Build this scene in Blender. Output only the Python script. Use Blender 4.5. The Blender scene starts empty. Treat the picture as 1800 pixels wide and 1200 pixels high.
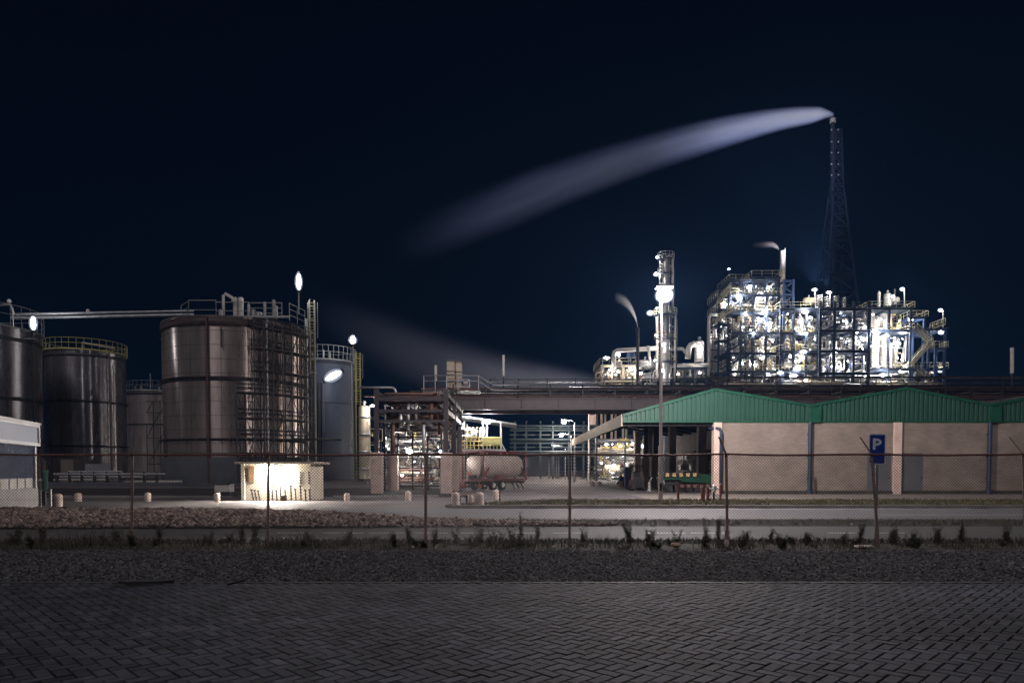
import bpy, bmesh, math, random
import numpy as np
from mathutils import Vector, Matrix, Euler
random.seed(11)
np.random.seed(5)
SC = bpy.context.scene
COL = SC.collection
R = math.radians

# ------------------------------------------------------------------ camera
F = 1200.0                      # focal length in pixels of an 1800 px wide picture (24 mm lens)
TH = R(2.0)                     # slight downward pitch
HZ = 825.0                      # horizon row
CYC = HZ + F * math.tan(TH)
HC = 1.55
cam_d = bpy.data.cameras.new('camera')
cam = bpy.data.objects.new('camera', cam_d)
COL.objects.link(cam)
cam.location = (0, 0, HC)
cam.rotation_euler = (R(90) - TH, 0, 0)
cam_d.lens = 24
cam_d.sensor_width = 36
cam_d.shift_y = (CYC - 600) / 1800.0
cam_d.clip_end = 3000
cam_d.clip_start = 0.05
SC.camera = cam


def W(px, py, Y):
    """world point at depth Y that stands at a place measured on the photograph"""
    cx = (px - 900) / F
    cy = -(py - CYC) / F
    dy = math.cos(TH) + cy * math.sin(TH)
    dz = -math.sin(TH) + cy * math.cos(TH)
    t = Y / dy
    return Vector((cx * t, Y, HC + dz * t))


def X(px, Y, py=760):
    return W(px, py, Y).x


def Z(py, Y):
    return W(900, py, Y).z


def G(px, py):
    cy = -(py - CYC) / F
    dy = math.cos(TH) + cy * math.sin(TH)
    dz = -math.sin(TH) + cy * math.cos(TH)
    t = -HC / dz
    return Vector(((px - 900) / F * t, dy * t, 0))


# ------------------------------------------------------------------ materials
MATS = {}


def M(name, rgb, rough=0.6, metal=0.0, var=0.25, scale=2.0, bump=0.0, bscale=30.0, spec=0.5, stretch=None, rvar=0.12):
    if name in MATS:
        return MATS[name]
    m = bpy.data.materials.new(name)
    m.use_nodes = True
    nt = m.node_tree
    b = nt.nodes['Principled BSDF']
    b.inputs['Roughness'].default_value = rough
    b.inputs['Metallic'].default_value = metal
    b.inputs['Specular IOR Level'].default_value = spec
    tc = nt.nodes.new('ShaderNodeTexCoord')
    mp = nt.nodes.new('ShaderNodeMapping')
    if stretch:
        mp.inputs['Scale'].default_value = stretch
    nt.links.new(tc.outputs['Object'], mp.inputs['Vector'])
    n = nt.nodes.new('ShaderNodeTexNoise')
    n.inputs['Scale'].default_value = scale
    n.inputs['Detail'].default_value = 6
    n.inputs['Roughness'].default_value = 0.65
    nt.links.new(mp.outputs['Vector'], n.inputs['Vector'])
    cr = nt.nodes.new('ShaderNodeValToRGB')
    lo = [c * (1 - var) for c in rgb] + [1]
    hi = [min(1, c * (1 + var)) for c in rgb] + [1]
    cr.color_ramp.elements[0].position = 0.3
    cr.color_ramp.elements[1].position = 0.7
    cr.color_ramp.elements[0].color = lo
    cr.color_ramp.elements[1].color = hi
    nt.links.new(n.outputs['Fac'], cr.inputs['Fac'])
    nt.links.new(cr.outputs['Color'], b.inputs['Base Color'])
    if rvar:
        mr = nt.nodes.new('ShaderNodeMapRange')
        mr.inputs['To Min'].default_value = max(0.05, rough - rvar)
        mr.inputs['To Max'].default_value = min(1, rough + rvar)
        nt.links.new(n.outputs['Fac'], mr.inputs['Value'])
        nt.links.new(mr.outputs['Result'], b.inputs['Roughness'])
    if bump:
        n2 = nt.nodes.new('ShaderNodeTexNoise')
        n2.inputs['Scale'].default_value = bscale
        n2.inputs['Detail'].default_value = 4
        nt.links.new(tc.outputs['Object'], n2.inputs['Vector'])
        bp = nt.nodes.new('ShaderNodeBump')
        bp.inputs['Strength'].default_value = bump
        bp.inputs['Distance'].default_value = 0.02
        nt.links.new(n2.outputs['Fac'], bp.inputs['Height'])
        nt.links.new(bp.outputs['Normal'], b.inputs['Normal'])
    MATS[name] = m
    return m


def streaky(m, aniso=0.85):
    """brushed sheet: highlights drawn out along the height of a round tank"""
    nt = m.node_tree
    b = nt.nodes['Principled BSDF']
    tg = nt.nodes.new('ShaderNodeTangent')
    tg.direction_type = 'RADIAL'
    tg.axis = 'Z'
    nt.links.new(tg.outputs[0], b.inputs['Tangent'])
    b.inputs['Anisotropic'].default_value = aniso
    b.inputs['Anisotropic Rotation'].default_value = 0.25
    return m


def EM(name, rgb, strength):
    if name in MATS:
        return MATS[name]
    m = bpy.data.materials.new(name)
    m.use_nodes = True
    nt = m.node_tree
    b = nt.nodes['Principled BSDF']
    b.inputs['Base Color'].default_value = (0.8, 0.8, 0.8, 1)
    b.inputs['Emission Color'].default_value = (*rgb, 1)
    b.inputs['Emission Strength'].default_value = strength
    MATS[name] = m
    return m


def island_var(m, amount=0.5):
    """vary the base colour a little from stone to stone"""
    nt = m.node_tree
    b = nt.nodes['Principled BSDF']
    src = b.inputs['Base Color'].links[0].from_socket
    g = nt.nodes.new('ShaderNodeNewGeometry')
    mr = nt.nodes.new('ShaderNodeMapRange')
    mr.inputs['To Min'].default_value = 1 - amount
    mr.inputs['To Max'].default_value = 1 + amount
    nt.links.new(g.outputs['Random Per Island'], mr.inputs['Value'])
    mx = nt.nodes.new('ShaderNodeVectorMath')
    mx.operation = 'SCALE'
    nt.links.new(src, mx.inputs[0])
    nt.links.new(mr.outputs['Result'], mx.inputs['Scale'])
    nt.links.new(mx.outputs['Vector'], b.inputs['Base Color'])
    return m


def stain(m, scale, lo, hi, stretch=(1, 1, 1), detail=5):
    """broad dirt and wear: multiplies the base colour by a second noise"""
    nt = m.node_tree
    b = nt.nodes['Principled BSDF']
    src = b.inputs['Base Color'].links[0].from_socket
    tc = nt.nodes.new('ShaderNodeTexCoord')
    mp = nt.nodes.new('ShaderNodeMapping')
    mp.inputs['Scale'].default_value = stretch
    nt.links.new(tc.outputs['Object'], mp.inputs['Vector'])
    n = nt.nodes.new('ShaderNodeTexNoise')
    n.inputs['Scale'].default_value = scale
    n.inputs['Detail'].default_value = detail
    n.inputs['Roughness'].default_value = 0.6
    nt.links.new(mp.outputs['Vector'], n.inputs['Vector'])
    mr = nt.nodes.new('ShaderNodeMapRange')
    mr.inputs['From Min'].default_value = 0.32
    mr.inputs['From Max'].default_value = 0.68
    mr.inputs['To Min'].default_value = lo
    mr.inputs['To Max'].default_value = hi
    nt.links.new(n.outputs['Fac'], mr.inputs['Value'])
    mx = nt.nodes.new('ShaderNodeVectorMath')
    mx.operation = 'SCALE'
    nt.links.new(src, mx.inputs[0])
    nt.links.new(mr.outputs['Result'], mx.inputs['Scale'])
    nt.links.new(mx.outputs['Vector'], b.inputs['Base Color'])
    return m


def brick_mat(name, c1, c2, mortar, bw=0.42, bh=0.075, axis='x'):
    m = bpy.data.materials.new(name)
    m.use_nodes = True
    nt = m.node_tree
    b = nt.nodes['Principled BSDF']
    b.inputs['Roughness'].default_value = 0.85
    tc = nt.nodes.new('ShaderNodeTexCoord')
    sp = nt.nodes.new('ShaderNodeSeparateXYZ')
    cb = nt.nodes.new('ShaderNodeCombineXYZ')
    nt.links.new(tc.outputs['Object'], sp.inputs[0])
    nt.links.new(sp.outputs['X' if axis == 'x' else 'Y'], cb.inputs[0])
    nt.links.new(sp.outputs['Z'], cb.inputs[1])
    br = nt.nodes.new('ShaderNodeTexBrick')
    br.inputs['Scale'].default_value = 1.0
    br.inputs['Brick Width'].default_value = bw
    br.inputs['Row Height'].default_value = bh
    br.inputs['Mortar Size'].default_value = 0.006
    br.inputs['Mortar Smooth'].default_value = 0.3
    br.inputs['Color1'].default_value = (*c1, 1)
    br.inputs['Color2'].default_value = (*c2, 1)
    br.inputs['Mortar'].default_value = (*mortar, 1)
    nt.links.new(cb.outputs[0], br.inputs['Vector'])
    n = nt.nodes.new('ShaderNodeTexNoise')
    n.inputs['Scale'].default_value = 0.9
    n.inputs['Detail'].default_value = 7
    nt.links.new(cb.outputs[0], n.inputs['Vector'])
    mr = nt.nodes.new('ShaderNodeMapRange')
    mr.inputs['To Min'].default_value = 0.55
    mr.inputs['To Max'].default_value = 1.4
    nt.links.new(n.outputs['Fac'], mr.inputs['Value'])
    mx = nt.nodes.new('ShaderNodeVectorMath')
    mx.operation = 'SCALE'
    nt.links.new(br.outputs['Color'], mx.inputs[0])
    nt.links.new(mr.outputs['Result'], mx.inputs['Scale'])
    nt.links.new(mx.outputs['Vector'], b.inputs['Base Color'])
    bp = nt.nodes.new('ShaderNodeBump')
    bp.inputs['Strength'].default_value = 0.5
    bp.inputs['Distance'].default_value = 0.01
    nt.links.new(br.outputs['Fac'], bp.inputs['Height'])
    bp.invert = True
    nt.links.new(bp.outputs['Normal'], b.inputs['Normal'])
    MATS[name] = m
    return m


# ------------------------------------------------------------------ mesh builder
class MB:
    def __init__(s):
        s.v = []
        s.f = []
        s.sm = []

    def face(s, idx, smooth=False):
        s.f.append(tuple(idx))
        s.sm.append(smooth)

    def box(s, c, size, rz=0.0, rot=None):
        hx, hy, hz = size[0] / 2, size[1] / 2, size[2] / 2
        m = rot if rot is not None else Matrix.Rotation(rz, 3, 'Z')
        b = len(s.v)
        c = Vector(c)
        for x, y, z in ((-1, -1, -1), (1, -1, -1), (1, 1, -1), (-1, 1, -1), (-1, -1, 1), (1, -1, 1), (1, 1, 1), (-1, 1, 1)):
            s.v.append(tuple(c + m @ Vector((x * hx, y * hy, z * hz))))
        for q in ((0, 3, 2, 1), (4, 5, 6, 7), (0, 1, 5, 4), (1, 2, 6, 5), (2, 3, 7, 6), (3, 0, 4, 7)):
            s.face([b + i for i in q])
        return s

    def box2(s, a, b):
        a = Vector(a)
        b = Vector(b)
        return s.box((a + b) / 2, [abs(b[i] - a[i]) for i in range(3)])

    def bar(s, p, q, w, h=None):
        """rectangular bar from p to q"""
        p = Vector(p)
        q = Vector(q)
        d = q - p
        L = d.length
        if L < 1e-6:
            return s
        m = d.to_track_quat('Z', 'Y').to_matrix()
        return s.box((p + q) / 2, (w, h or w, L), rot=m)

    def cyl(s, p, q, r, n=8, r2=None, caps=True):
        p = Vector(p)
        q = Vector(q)
        d = (q - p)
        if d.length < 1e-6:
            return s
        m = d.to_track_quat('Z', 'Y').to_matrix()
        r2 = r if r2 is None else r2
        b = len(s.v)
        for k in range(n):
            a = 2 * math.pi * k / n
            e = m @ Vector((math.cos(a), math.sin(a), 0))
            s.v.append(tuple(p + e * r))
            s.v.append(tuple(q + e * r2))
        for k in range(n):
            i, j = b + 2 * k, b + 2 * ((k + 1) % n)
            s.face((i, j, j + 1, i + 1), True)
        if caps:
            for base, o, rr, fl in ((p, 0, r, True), (q, 1, r2, False)):
                if rr < 1e-5:
                    continue
                c0 = len(s.v)
                for k in range(n):
                    s.v.append(s.v[b + 2 * k + o])
                idx = list(range(c0, c0 + n))
                s.face(idx[::-1] if fl else idx)
        return s

    def tube(s, pts, r, n=8, closed=False):
        pts = [Vector(p) for p in pts]
        N = len(pts)
        b = len(s.v)
        up = None
        for i, p in enumerate(pts):
            if closed:
                d = (pts[(i + 1) % N] - pts[i - 1])
            else:
                d = pts[min(i + 1, N - 1)] - pts[max(i - 1, 0)]
            d.normalize()
            if up is None:
                up = Vector((0, 0, 1)) if abs(d.z) < 0.9 else Vector((1, 0, 0))
            x = d.cross(up)
            if x.length < 1e-3:
                x = d.cross(Vector((0.3, 1, 0.2)))
            x.normalize()
            y = x.cross(d).normalized()
            up = y
            rr = r[i] if isinstance(r, (list, tuple)) else r
            for k in range(n):
                a = 2 * math.pi * k / n
                s.v.append(tuple(p + (x * math.cos(a) + y * math.sin(a)) * rr))
        for i in range(N if closed else N - 1):
            for k in range(n):
                a0 = b + i * n + k
                a1 = b + i * n + (k + 1) % n
                c0 = b + ((i + 1) % N) * n + k
                c1 = b + ((i + 1) % N) * n + (k + 1) % n
                s.face((a0, a1, c1, c0), True)
        if not closed:
            s.face([b + k for k in range(n)][::-1])
            s.face([b + (N - 1) * n + k for k in range(n)])
        return s

    def lathe(s, prof, c=(0, 0, 0), n=32, a0=0.0, a1=2 * math.pi, axis='z'):
        c = Vector(c)
        b = len(s.v)
        full = abs(a1 - a0 - 2 * math.pi) < 1e-6
        m = n if full else n + 1
        for (r, z) in prof:
            for k in range(m):
                a = a0 + (a1 - a0) * k / n
                e = Vector((r * math.cos(a), r * math.sin(a), z))
                if axis == 'x':
                    e = Vector((e.z, e.x, e.y))
                elif axis == 'y':
                    e = Vector((e.y, e.z, e.x))
                s.v.append(tuple(c + e))
        for i in range(len(prof) - 1):
            for k in range(n):
                k1 = (k + 1) % m
                s.face((b + i * m + k, b + i * m + k1, b + (i + 1) * m + k1, b + (i + 1) * m + k), True)
        return s

    def poly(s, pts, smooth=False):
        b = len(s.v)
        for p in pts:
            s.v.append(tuple(p))
        s.face(range(b, b + len(pts)), smooth)
        return s

    def prism(s, pts, d):
        """closed polygon pts extruded by vector d"""
        b = len(s.v)
        n = len(pts)
        d = Vector(d)
        for p in pts:
            s.v.append(tuple(p))
        for p in pts:
            s.v.append(tuple(Vector(p) + d))
        s.face([b + i for i in range(n)][::-1])
        s.face([b + n + i for i in range(n)])
        for i in range(n):
            j = (i + 1) % n
            s.face((b + i, b + j, b + n + j, b + n + i))
        return s

    def dome(s, c, r, axis, depth, n=14):
        """dished vessel end pointing along axis"""
        c = Vector(c)
        ax = Vector(axis).normalized()
        m = ax.to_track_quat('Z', 'Y').to_matrix()
        b = len(s.v)
        st = 4
        for i in range(st):
            t = i / st * math.pi / 2
            for k in range(n):
                a = 2 * math.pi * k / n
                s.v.append(tuple(c + m @ Vector((r * math.cos(t) * math.cos(a), r * math.cos(t) * math.sin(a), depth * math.sin(t)))))
        s.v.append(tuple(c + ax * depth))
        for i in range(st - 1):
            for k in range(n):
                k1 = (k + 1) % n
                s.face((b + i * n + k, b + i * n + k1, b + (i + 1) * n + k1, b + (i + 1) * n + k), True)
        for k in range(n):
            s.face((b + (st - 1) * n + k, b + (st - 1) * n + (k + 1) % n, b + st * n), True)
        return s


def halo_shell_mat():
    """see-through shell added round a lamp, glowing by itself to imitate a soft halo"""
    if 'lamp_halo_shell' in MATS:
        return MATS['lamp_halo_shell']
    m = bpy.data.materials.new('lamp_halo_shell')
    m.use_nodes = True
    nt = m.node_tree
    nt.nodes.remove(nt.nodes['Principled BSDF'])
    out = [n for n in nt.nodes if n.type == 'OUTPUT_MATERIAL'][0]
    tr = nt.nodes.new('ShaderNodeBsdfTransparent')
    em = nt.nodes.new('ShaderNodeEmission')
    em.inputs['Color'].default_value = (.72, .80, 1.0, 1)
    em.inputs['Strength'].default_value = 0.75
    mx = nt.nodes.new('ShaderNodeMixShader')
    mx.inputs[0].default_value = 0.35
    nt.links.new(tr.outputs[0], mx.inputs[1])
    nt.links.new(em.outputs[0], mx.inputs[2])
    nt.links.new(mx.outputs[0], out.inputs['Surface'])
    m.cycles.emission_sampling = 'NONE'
    MATS['lamp_halo_shell'] = m
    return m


ORG = {}


def build(mb, name, mat, parent=None, loc=None, bevel=0.0):
    if parent is not None:
        o3 = ORG[parent.name]
    elif loc is not None:
        o3 = Vector(loc)
    else:
        a = np.array(mb.v)
        o3 = Vector(((a[:, 0].min() + a[:, 0].max()) / 2, (a[:, 1].min() + a[:, 1].max()) / 2, a[:, 2].min()))
    me = bpy.data.meshes.new(name)
    me.from_pydata([(x - o3.x, y - o3.y, z - o3.z) for x, y, z in mb.v], [], mb.f)
    me.polygons.foreach_set('use_smooth', mb.sm)
    bm = bmesh.new()
    bm.from_mesh(me)
    bmesh.ops.recalc_face_normals(bm, faces=bm.faces)
    bm.to_mesh(me)
    bm.free()
    me.materials.append(mat)
    o = bpy.data.objects.new(name, me)
    COL.objects.link(o)
    if parent is not None:
        o.parent = parent
    else:
        o.location = o3
    ORG[o.name] = o3
    if bevel:
        md = o.modifiers.new('bevel', 'BEVEL')
        md.width = bevel
        md.segments = 2
        md.limit_method = 'ANGLE'
    return o


def tag(o, label, cat, group=None, kind=None):
    o['label'] = label
    o['category'] = cat
    if group:
        o['group'] = group
    if kind:
        o['kind'] = kind
    return o


def thing(name, label, cat, loc, group=None):
    o = bpy.data.objects.new(name, None)
    o.empty_display_size = 0.2
    COL.objects.link(o)
    o.location = loc
    ORG[o.name] = Vector(loc)
    return tag(o, label, cat, group)


def struct(mb, name, mat, loc=(0, 0, 0)):
    o = build(mb, name, mat, loc=loc)
    o['kind'] = 'structure'
    o['label'] = name.replace('_', ' ')
    return o


def dup(root, loc, label=None, rz=None, scale=None):
    def cp(o, par):
        c = o.copy()
        COL.objects.link(c)
        if par is not None:
            c.parent = par
        for ch in [x for x in KIDS.get(o.name, [])]:
            cp(ch, c)
        return c
    if root.name not in KIDSDONE:
        for o in COL.objects:
            if o.parent is not None:
                KIDS.setdefault(o.parent.name, [])
                if o not in KIDS[o.parent.name]:
                    KIDS[o.parent.name].append(o)
        KIDSDONE.add(root.name)
    r = cp(root, None)
    r.location = loc
    if rz is not None:
        r.rotation_euler = (0, 0, rz)
    if scale is not None:
        r.scale = (scale, scale, scale) if not isinstance(scale, (tuple, list)) else scale
    if label:
        r['label'] = label
    ORG[r.name] = Vector(loc)
    return r


KIDS = {}
KIDSDONE = set()
ORD = ['ground', 'first', 'second', 'third', 'fourth', 'fifth', 'sixth', 'seventh', 'eighth', 'ninth', 'tenth', 'eleventh', 'twelfth']

# palette
navy = M('navy_steel', (0.022, 0.032, 0.056), 0.5, 0.2)
blue_steel = M('blue_steel', (0.05, 0.085, 0.19), 0.5, 0.1)
tower_paint = M('tower_paint', (0.005, 0.012, 0.034), 0.5, 0.1)
clad = M('aluminium_cladding', (0.50, 0.49, 0.48), 0.38, 0.7, 0.3, 1.2)
white_pipe = M('white_pipe', (0.58, 0.56, 0.53), 0.5, 0.1, 0.25, 1.5)
cream = M('cream_insulation', (0.52, 0.44, 0.32), 0.6, 0.0, 0.3, 1.0)
galv = M('galvanised_steel', (0.42, 0.43, 0.45), 0.45, 0.6, 0.3)
dark_steel = M('dark_steel', (0.05, 0.05, 0.055), 0.55, 0.5, 0.3)
yellow = M('yellow_paint', (0.50, 0.40, 0.14), 0.55, 0, 0.25)
rust = M('rusty_steel', (0.16, 0.085, 0.07), 0.7, 0.2, 0.4, 3)
brown_steel = M('brown_girder', (0.095, 0.078, 0.083), 0.55, 0.1, 0.3, 1.0)
concrete = M('concrete', (0.34, 0.30, 0.27), 0.85, 0, 0.25, 2.0, 0.4, 20)
black = M('black_rubber', (0.015, 0.015, 0.016), 0.7)
green_pipe = M('green_pipe', (0.03, 0.16, 0.10), 0.5)
lamp_far = EM('lamp_far', (1.0, 0.95, 0.90), 560)
lamp_soft = EM('lamp_soft', (1.0, 0.93, 0.86), 230)
lamp_yard = EM('lamp_yard', (1.0, 0.84, 0.72), 3600)
lamp_hot = EM('lamp_hot', (1.0, 0.96, 0.93), 1000)
lamp_cool = EM('lamp_cool', (0.95, 0.95, 1.0), 300)
lamp_dim = EM('lamp_dim', (0.93, 0.96, 1.0), 34)
lamp_street = EM('lamp_street', (1.0, 0.90, 0.89), 5200)
lamp_warm = EM('lamp_warm', (1.0, 0.91, 0.80), 4200)
PL_D = 2.2; SUN = 0.6; SPOT_W = 60000
HAZE_D = 0.0002
# ------------------------------------------------------------------ ground sheets
asph = stain(M('yard_asphalt', (0.165, 0.150, 0.152), 0.8, 0, 0.35, 0.35, 0.6, 40, 0.4), 0.12, 0.7, 1.25)
road_m = M('road_asphalt', (0.128, 0.123, 0.134), 0.62, 0, 0.3, 0.5, 0.6, 60, 0.5, (0.3, 2.5, 1))
path_m = M('path_asphalt', (0.062, 0.061, 0.064), 0.75, 0, 0.3, 0.8, 0.5, 50, 0.5, (0.4, 2, 1))
soil = M('soil', (0.040, 0.036, 0.030), 0.95, 0, 0.5, 1.6, 0.8, 14, 0.2)
apron_m = M('apron_paving', (0.30, 0.26, 0.235), 0.85, 0, 0.25, 0.8, 0.3, 20)
white_line = M('road_paint', (0.62, 0.62, 0.6), 0.6, 0, 0.35, 4)
kerb_m = M('kerb_concrete', (0.30, 0.28, 0.27), 0.85, 0, 0.25, 1.5)


def sheet(name, pts, z, mat):
    mb = MB()
    mb.poly([(x, y, z) for x, y in pts])
    return struct(mb, name, mat)


sheet('ground', [(-700, -30), (700, -30), (700, 900), (-700, 900)], 0, asph)
sheet('road', [(-80, 21.3), (90, 21.3), (90, 27.25), (-80, 27.25)], 0.004, road_m)
sheet('verge', [(-60, 11.9), (60, 11.9), (60, 21.3), (-60, 21.3)], 0.004, soil)
sheet('path', [(-60, 15.0), (60, 15.0), (60, 18.5), (-60, 18.5)], 0.008, path_m)

mb = MB()                                                     # dashed line on the path
x = X(485, 16.6)
while x < X(1560, 16.6):
    L = random.uniform(0.75, 1.0)
    if random.random() > 0.12:
        mb.poly([(x, 16.56, 0.012), (x + L, 16.56, 0.012), (x + L, 16.64, 0.012), (x, 16.64, 0.012)])
    x += 1.12
struct(mb, 'path_marking', white_line)
mb = MB()
for (a, b, y, w) in ((8.0, 60, 26.85, 0.14), (12.6, 60, 23.3, 0.11)):
    mb.poly([(a, y, 0.008), (b, y, 0.008), (b, y + w, 0.008), (a, y + w, 0.008)])
struct(mb, 'road_marking', white_line)

# raised verge between the road and the warehouse, with a kerb
vx0 = X(771, 27.3)
out = [(vx0 + 0.9, 27.45), (90, 27.45), (90, 33.0), (vx0 + 5.4, 33.0), (vx0 + 1.5, 30.2), (vx0 + 0.2, 28.4)]
mb = MB()
mb.prism([(x, y, 0.004) for x, y in out], (0, 0, 0.10))
struct(mb, 'verge_island', soil)
mb = MB()
pts = [(vx0 + 0.2, 28.4), (vx0 + 0.32, 27.7), (vx0 + 0.9, 27.45), (90, 27.45)]
for p, q in zip(pts[:-1], pts[1:]):
    mb.bar((p[0], p[1] - 0.07, 0.065), (q[0], q[1] - 0.07, 0.065), 0.14, 0.13)
struct(mb, 'kerb', kerb_m)
sheet('apron', [(7.2, 33.2), (90, 33.2), (90, 43.1), (7.2, 43.1)], 0.006, apron_m)
# kerb along the yard on the far side of the tank road
mb = MB()
mb.bar((X(92, 38), 38.2, 0.05), (X(405, 37.5), 37.6, 0.05), 0.15, 0.12)
mb.bar((X(585, 38), 38.0, 0.05), (X(770, 38.5), 38.5, 0.05), 0.15, 0.12)
struct(mb, 'yard_kerb', kerb_m)
for nm, pts in (('tank_terrace', [(-75, 39), (-3.5, 39), (-3.5, 57), (-75, 57)]),):
    sheet(nm, pts, 0.005, M('dark_gravel_ground', (0.022, 0.022, 0.024), 0.95, 0, 0.5, 1.2, 0.8, 9, 0.2))['kind'] = 'structure'

# ------------------------------------------------------------------ herringbone paving
pave = M('paving_clinker', (0.045, 0.049, 0.064), 0.8, 0, 0.35, 5, 0.35, 90, 0.22)
island_var(pave, 0.38)
stain(pave, 0.55, 0.6, 1.35)
stain(pave, 2.3, 0.75, 1.2)
sheet('paving_bed', [(-16, -8), (16, -8), (16, 9.25), (-16, 9.25)], 0.004, M('joint_sand', (0.040, 0.040, 0.043), 0.95))


def herringbone():
    L, Wd, gap, h = 0.214, 0.107, 0.0085, 0.05
    V, Fc = [], []
    ang = R(45)
    ca, sa = math.cos(ang), math.sin(ang)
    rng = random.Random(3)
    N = 170

    def add(x0, y0, lx, ly):
        cx, cy = x0 + lx / 2, y0 + ly / 2
        wx, wy = cx * ca - cy * sa, cx * sa + cy * ca + 6.0
        if not (-12.5 < wx < 12.5 and 3.6 < wy < 9.12):
            return
        hx, hy = lx / 2 - gap / 2, ly / 2 - gap / 2
        z = 0.034 + rng.uniform(-0.0022, 0.0022)
        tx, ty = rng.uniform(-.02, .02), rng.uniform(-.02, .02)
        c = 0.006
        b = len(V)
        for (ix, iy, zz) in ((hx, hy, -0.03), (hx, hy, -c), (hx - c, hy - c, 0)):
            for sx, sy in ((-1, -1), (1, -1), (1, 1), (-1, 1)):
                px, py = cx + sx * ix, cy + sy * iy
                V.append((px * ca - py * sa, px * sa + py * ca + 6.0, z + zz + sx * ix * tx + sy * iy * ty))
        for r in range(2):
            for k in range(4):
                k1 = (k + 1) % 4
                Fc.append((b + 4 * r + k, b + 4 * r + k1, b + 4 * r + 4 + k1, b + 4 * r + 4 + k))
        Fc.append((b + 8, b + 9, b + 10, b + 11))
    # herringbone lattice: step (W,W) along the zig-zag, (2L,0)/... between rows
    for i in range(-N, N):
        for j in range(-N // 2, N // 2):
            ox = i * Wd + j * 2 * L
            oy = -i * Wd + 0 * j
            # lattice vectors: a = (W,-W), b = (2L, 0) where L = 2W
            add(ox, oy, L, Wd)
            add(ox + L, oy, Wd, L)
    return V, Fc


V, Fc = herringbone()
me = bpy.data.meshes.new('paving')
me.from_pydata(V, [], Fc)
me.materials.append(pave)
o = bpy.data.objects.new('paving', me)
COL.objects.link(o)
o['kind'] = 'structure'
o['label'] = 'dark herringbone brick paving'
# edging course between the paving and the gravel
mb = MB()
x = -12.4
rng = random.Random(8)
while x < 12.4:
    L = 0.205
    mb.box((x + L / 2, 9.20 + rng.uniform(-.004, .004), 0.004 + rng.uniform(-.003, .003)), (L - .008, 0.10, 0.05))
    x += L
struct(mb, 'paving_edge', M('paving_edge', (0.036, 0.037, 0.042), 0.75, 0, 0.3, 5))


# ------------------------------------------------------------------ loose stones, grass (numpy)
def fast_mesh(name, verts, faces, mat, smooth=False):
    me = bpy.data.meshes.new(name)
    nv, nf, k = len(verts), len(faces), faces.shape[1]
    me.vertices.add(nv)
    me.vertices.foreach_set('co', verts.astype(np.float32).ravel())
    me.loops.add(nf * k)
    me.loops.foreach_set('vertex_index', faces.astype(np.int32).ravel())
    me.polygons.add(nf)
    me.polygons.foreach_set('loop_start', np.arange(0, nf * k, k, dtype=np.int32))
    me.polygons.foreach_set('loop_total', np.full(nf, k, dtype=np.int32))
    me.update(calc_edges=True)
    me.validate()
    me.materials.append(mat)
    o = bpy.data.objects.new(name, me)
    COL.objects.link(o)
    return o


def stones(name, P, S, mat, flat=0.65):
    """P: n x 3 positions, S: n sizes -> lumpy 10-vertex stones"""
    n = len(P)
    bv = [(0, 0, 1)] + [(math.cos(a), math.sin(a), 0.45) for a in np.linspace(0, 2 * math.pi, 5)[:-1]] + \
         [(math.cos(a + .7), math.sin(a + .7), -0.5) for a in np.linspace(0, 2 * math.pi, 5)[:-1]]
    bv = np.array(bv)
    fc = []
    for k in range(4):
        k1 = (k + 1) % 4
        fc.append((0, 1 + k, 1 + k1))
        fc.append((1 + k, 5 + k, 1 + k1))
        fc.append((1 + k1, 5 + k, 5 + k1))
    fc = np.array(fc)
    v = np.repeat(bv[None], n, 0) * np.random.uniform(0.7, 1.3, (n, len(bv), 3))
    ang = np.random.uniform(0, 6.28, n)
    c, s_ = np.cos(ang), np.sin(ang)
    v[:, :, 2] *= flat
    v[:, :, 0] *= np.random.uniform(0.7, 1.4, (n, 1))
    x_, y_ = v[:, :, 0].copy(), v[:, :, 1].copy()
    v[:, :, 0] = x_ * c[:, None] - y_ * s_[:, None]
    v[:, :, 1] = x_ * s_[:, None] + y_ * c[:, None]
    v = v * S[:, None, None] + P[:, None, :]
    f = fc[None] + (np.arange(n) * len(bv))[:, None, None]
    return fast_mesh(name, v.reshape(-1, 3), f.reshape(-1, 3), mat)


def blades(name, P, H, mat, lean=0.5, width=0.012):
    n = len(P)
    a = np.random.uniform(0, 6.28, n)
    dx, dy = np.cos(a), np.sin(a)
    ln = np.random.uniform(0.1, lean, n)
    la = np.random.uniform(0, 6.28, n)
    ox, oy = np.cos(la) * ln * H, np.sin(la) * ln * H
    w = width * np.random.uniform(.6, 1.4, n)
    v = np.zeros((n, 5, 3))
    v[:, 0] = P + np.stack([-dx * w, -dy * w, 0 * w], 1)
    v[:, 1] = P + np.stack([dx * w, dy * w, 0 * w], 1)
    mid = P + np.stack([ox * .35, oy * .35, H * .6], 1)
    v[:, 2] = mid + np.stack([dx * w * .7, dy * w * .7, 0 * w], 1)
    v[:, 3] = mid - np.stack([dx * w * .7, dy * w * .7, 0 * w], 1)
    v[:, 4] = P + np.stack([ox, oy, H * (1 - ln * .3)], 1)
    f = np.array([(0, 1, 2), (0, 2, 3), (3, 2, 4)])
    f = f[None] + (np.arange(n) * 5)[:, None, None]
    return fast_mesh(name, v.reshape(-1, 3), f.reshape(-1, 3), mat)


U = np.random.uniform
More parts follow.
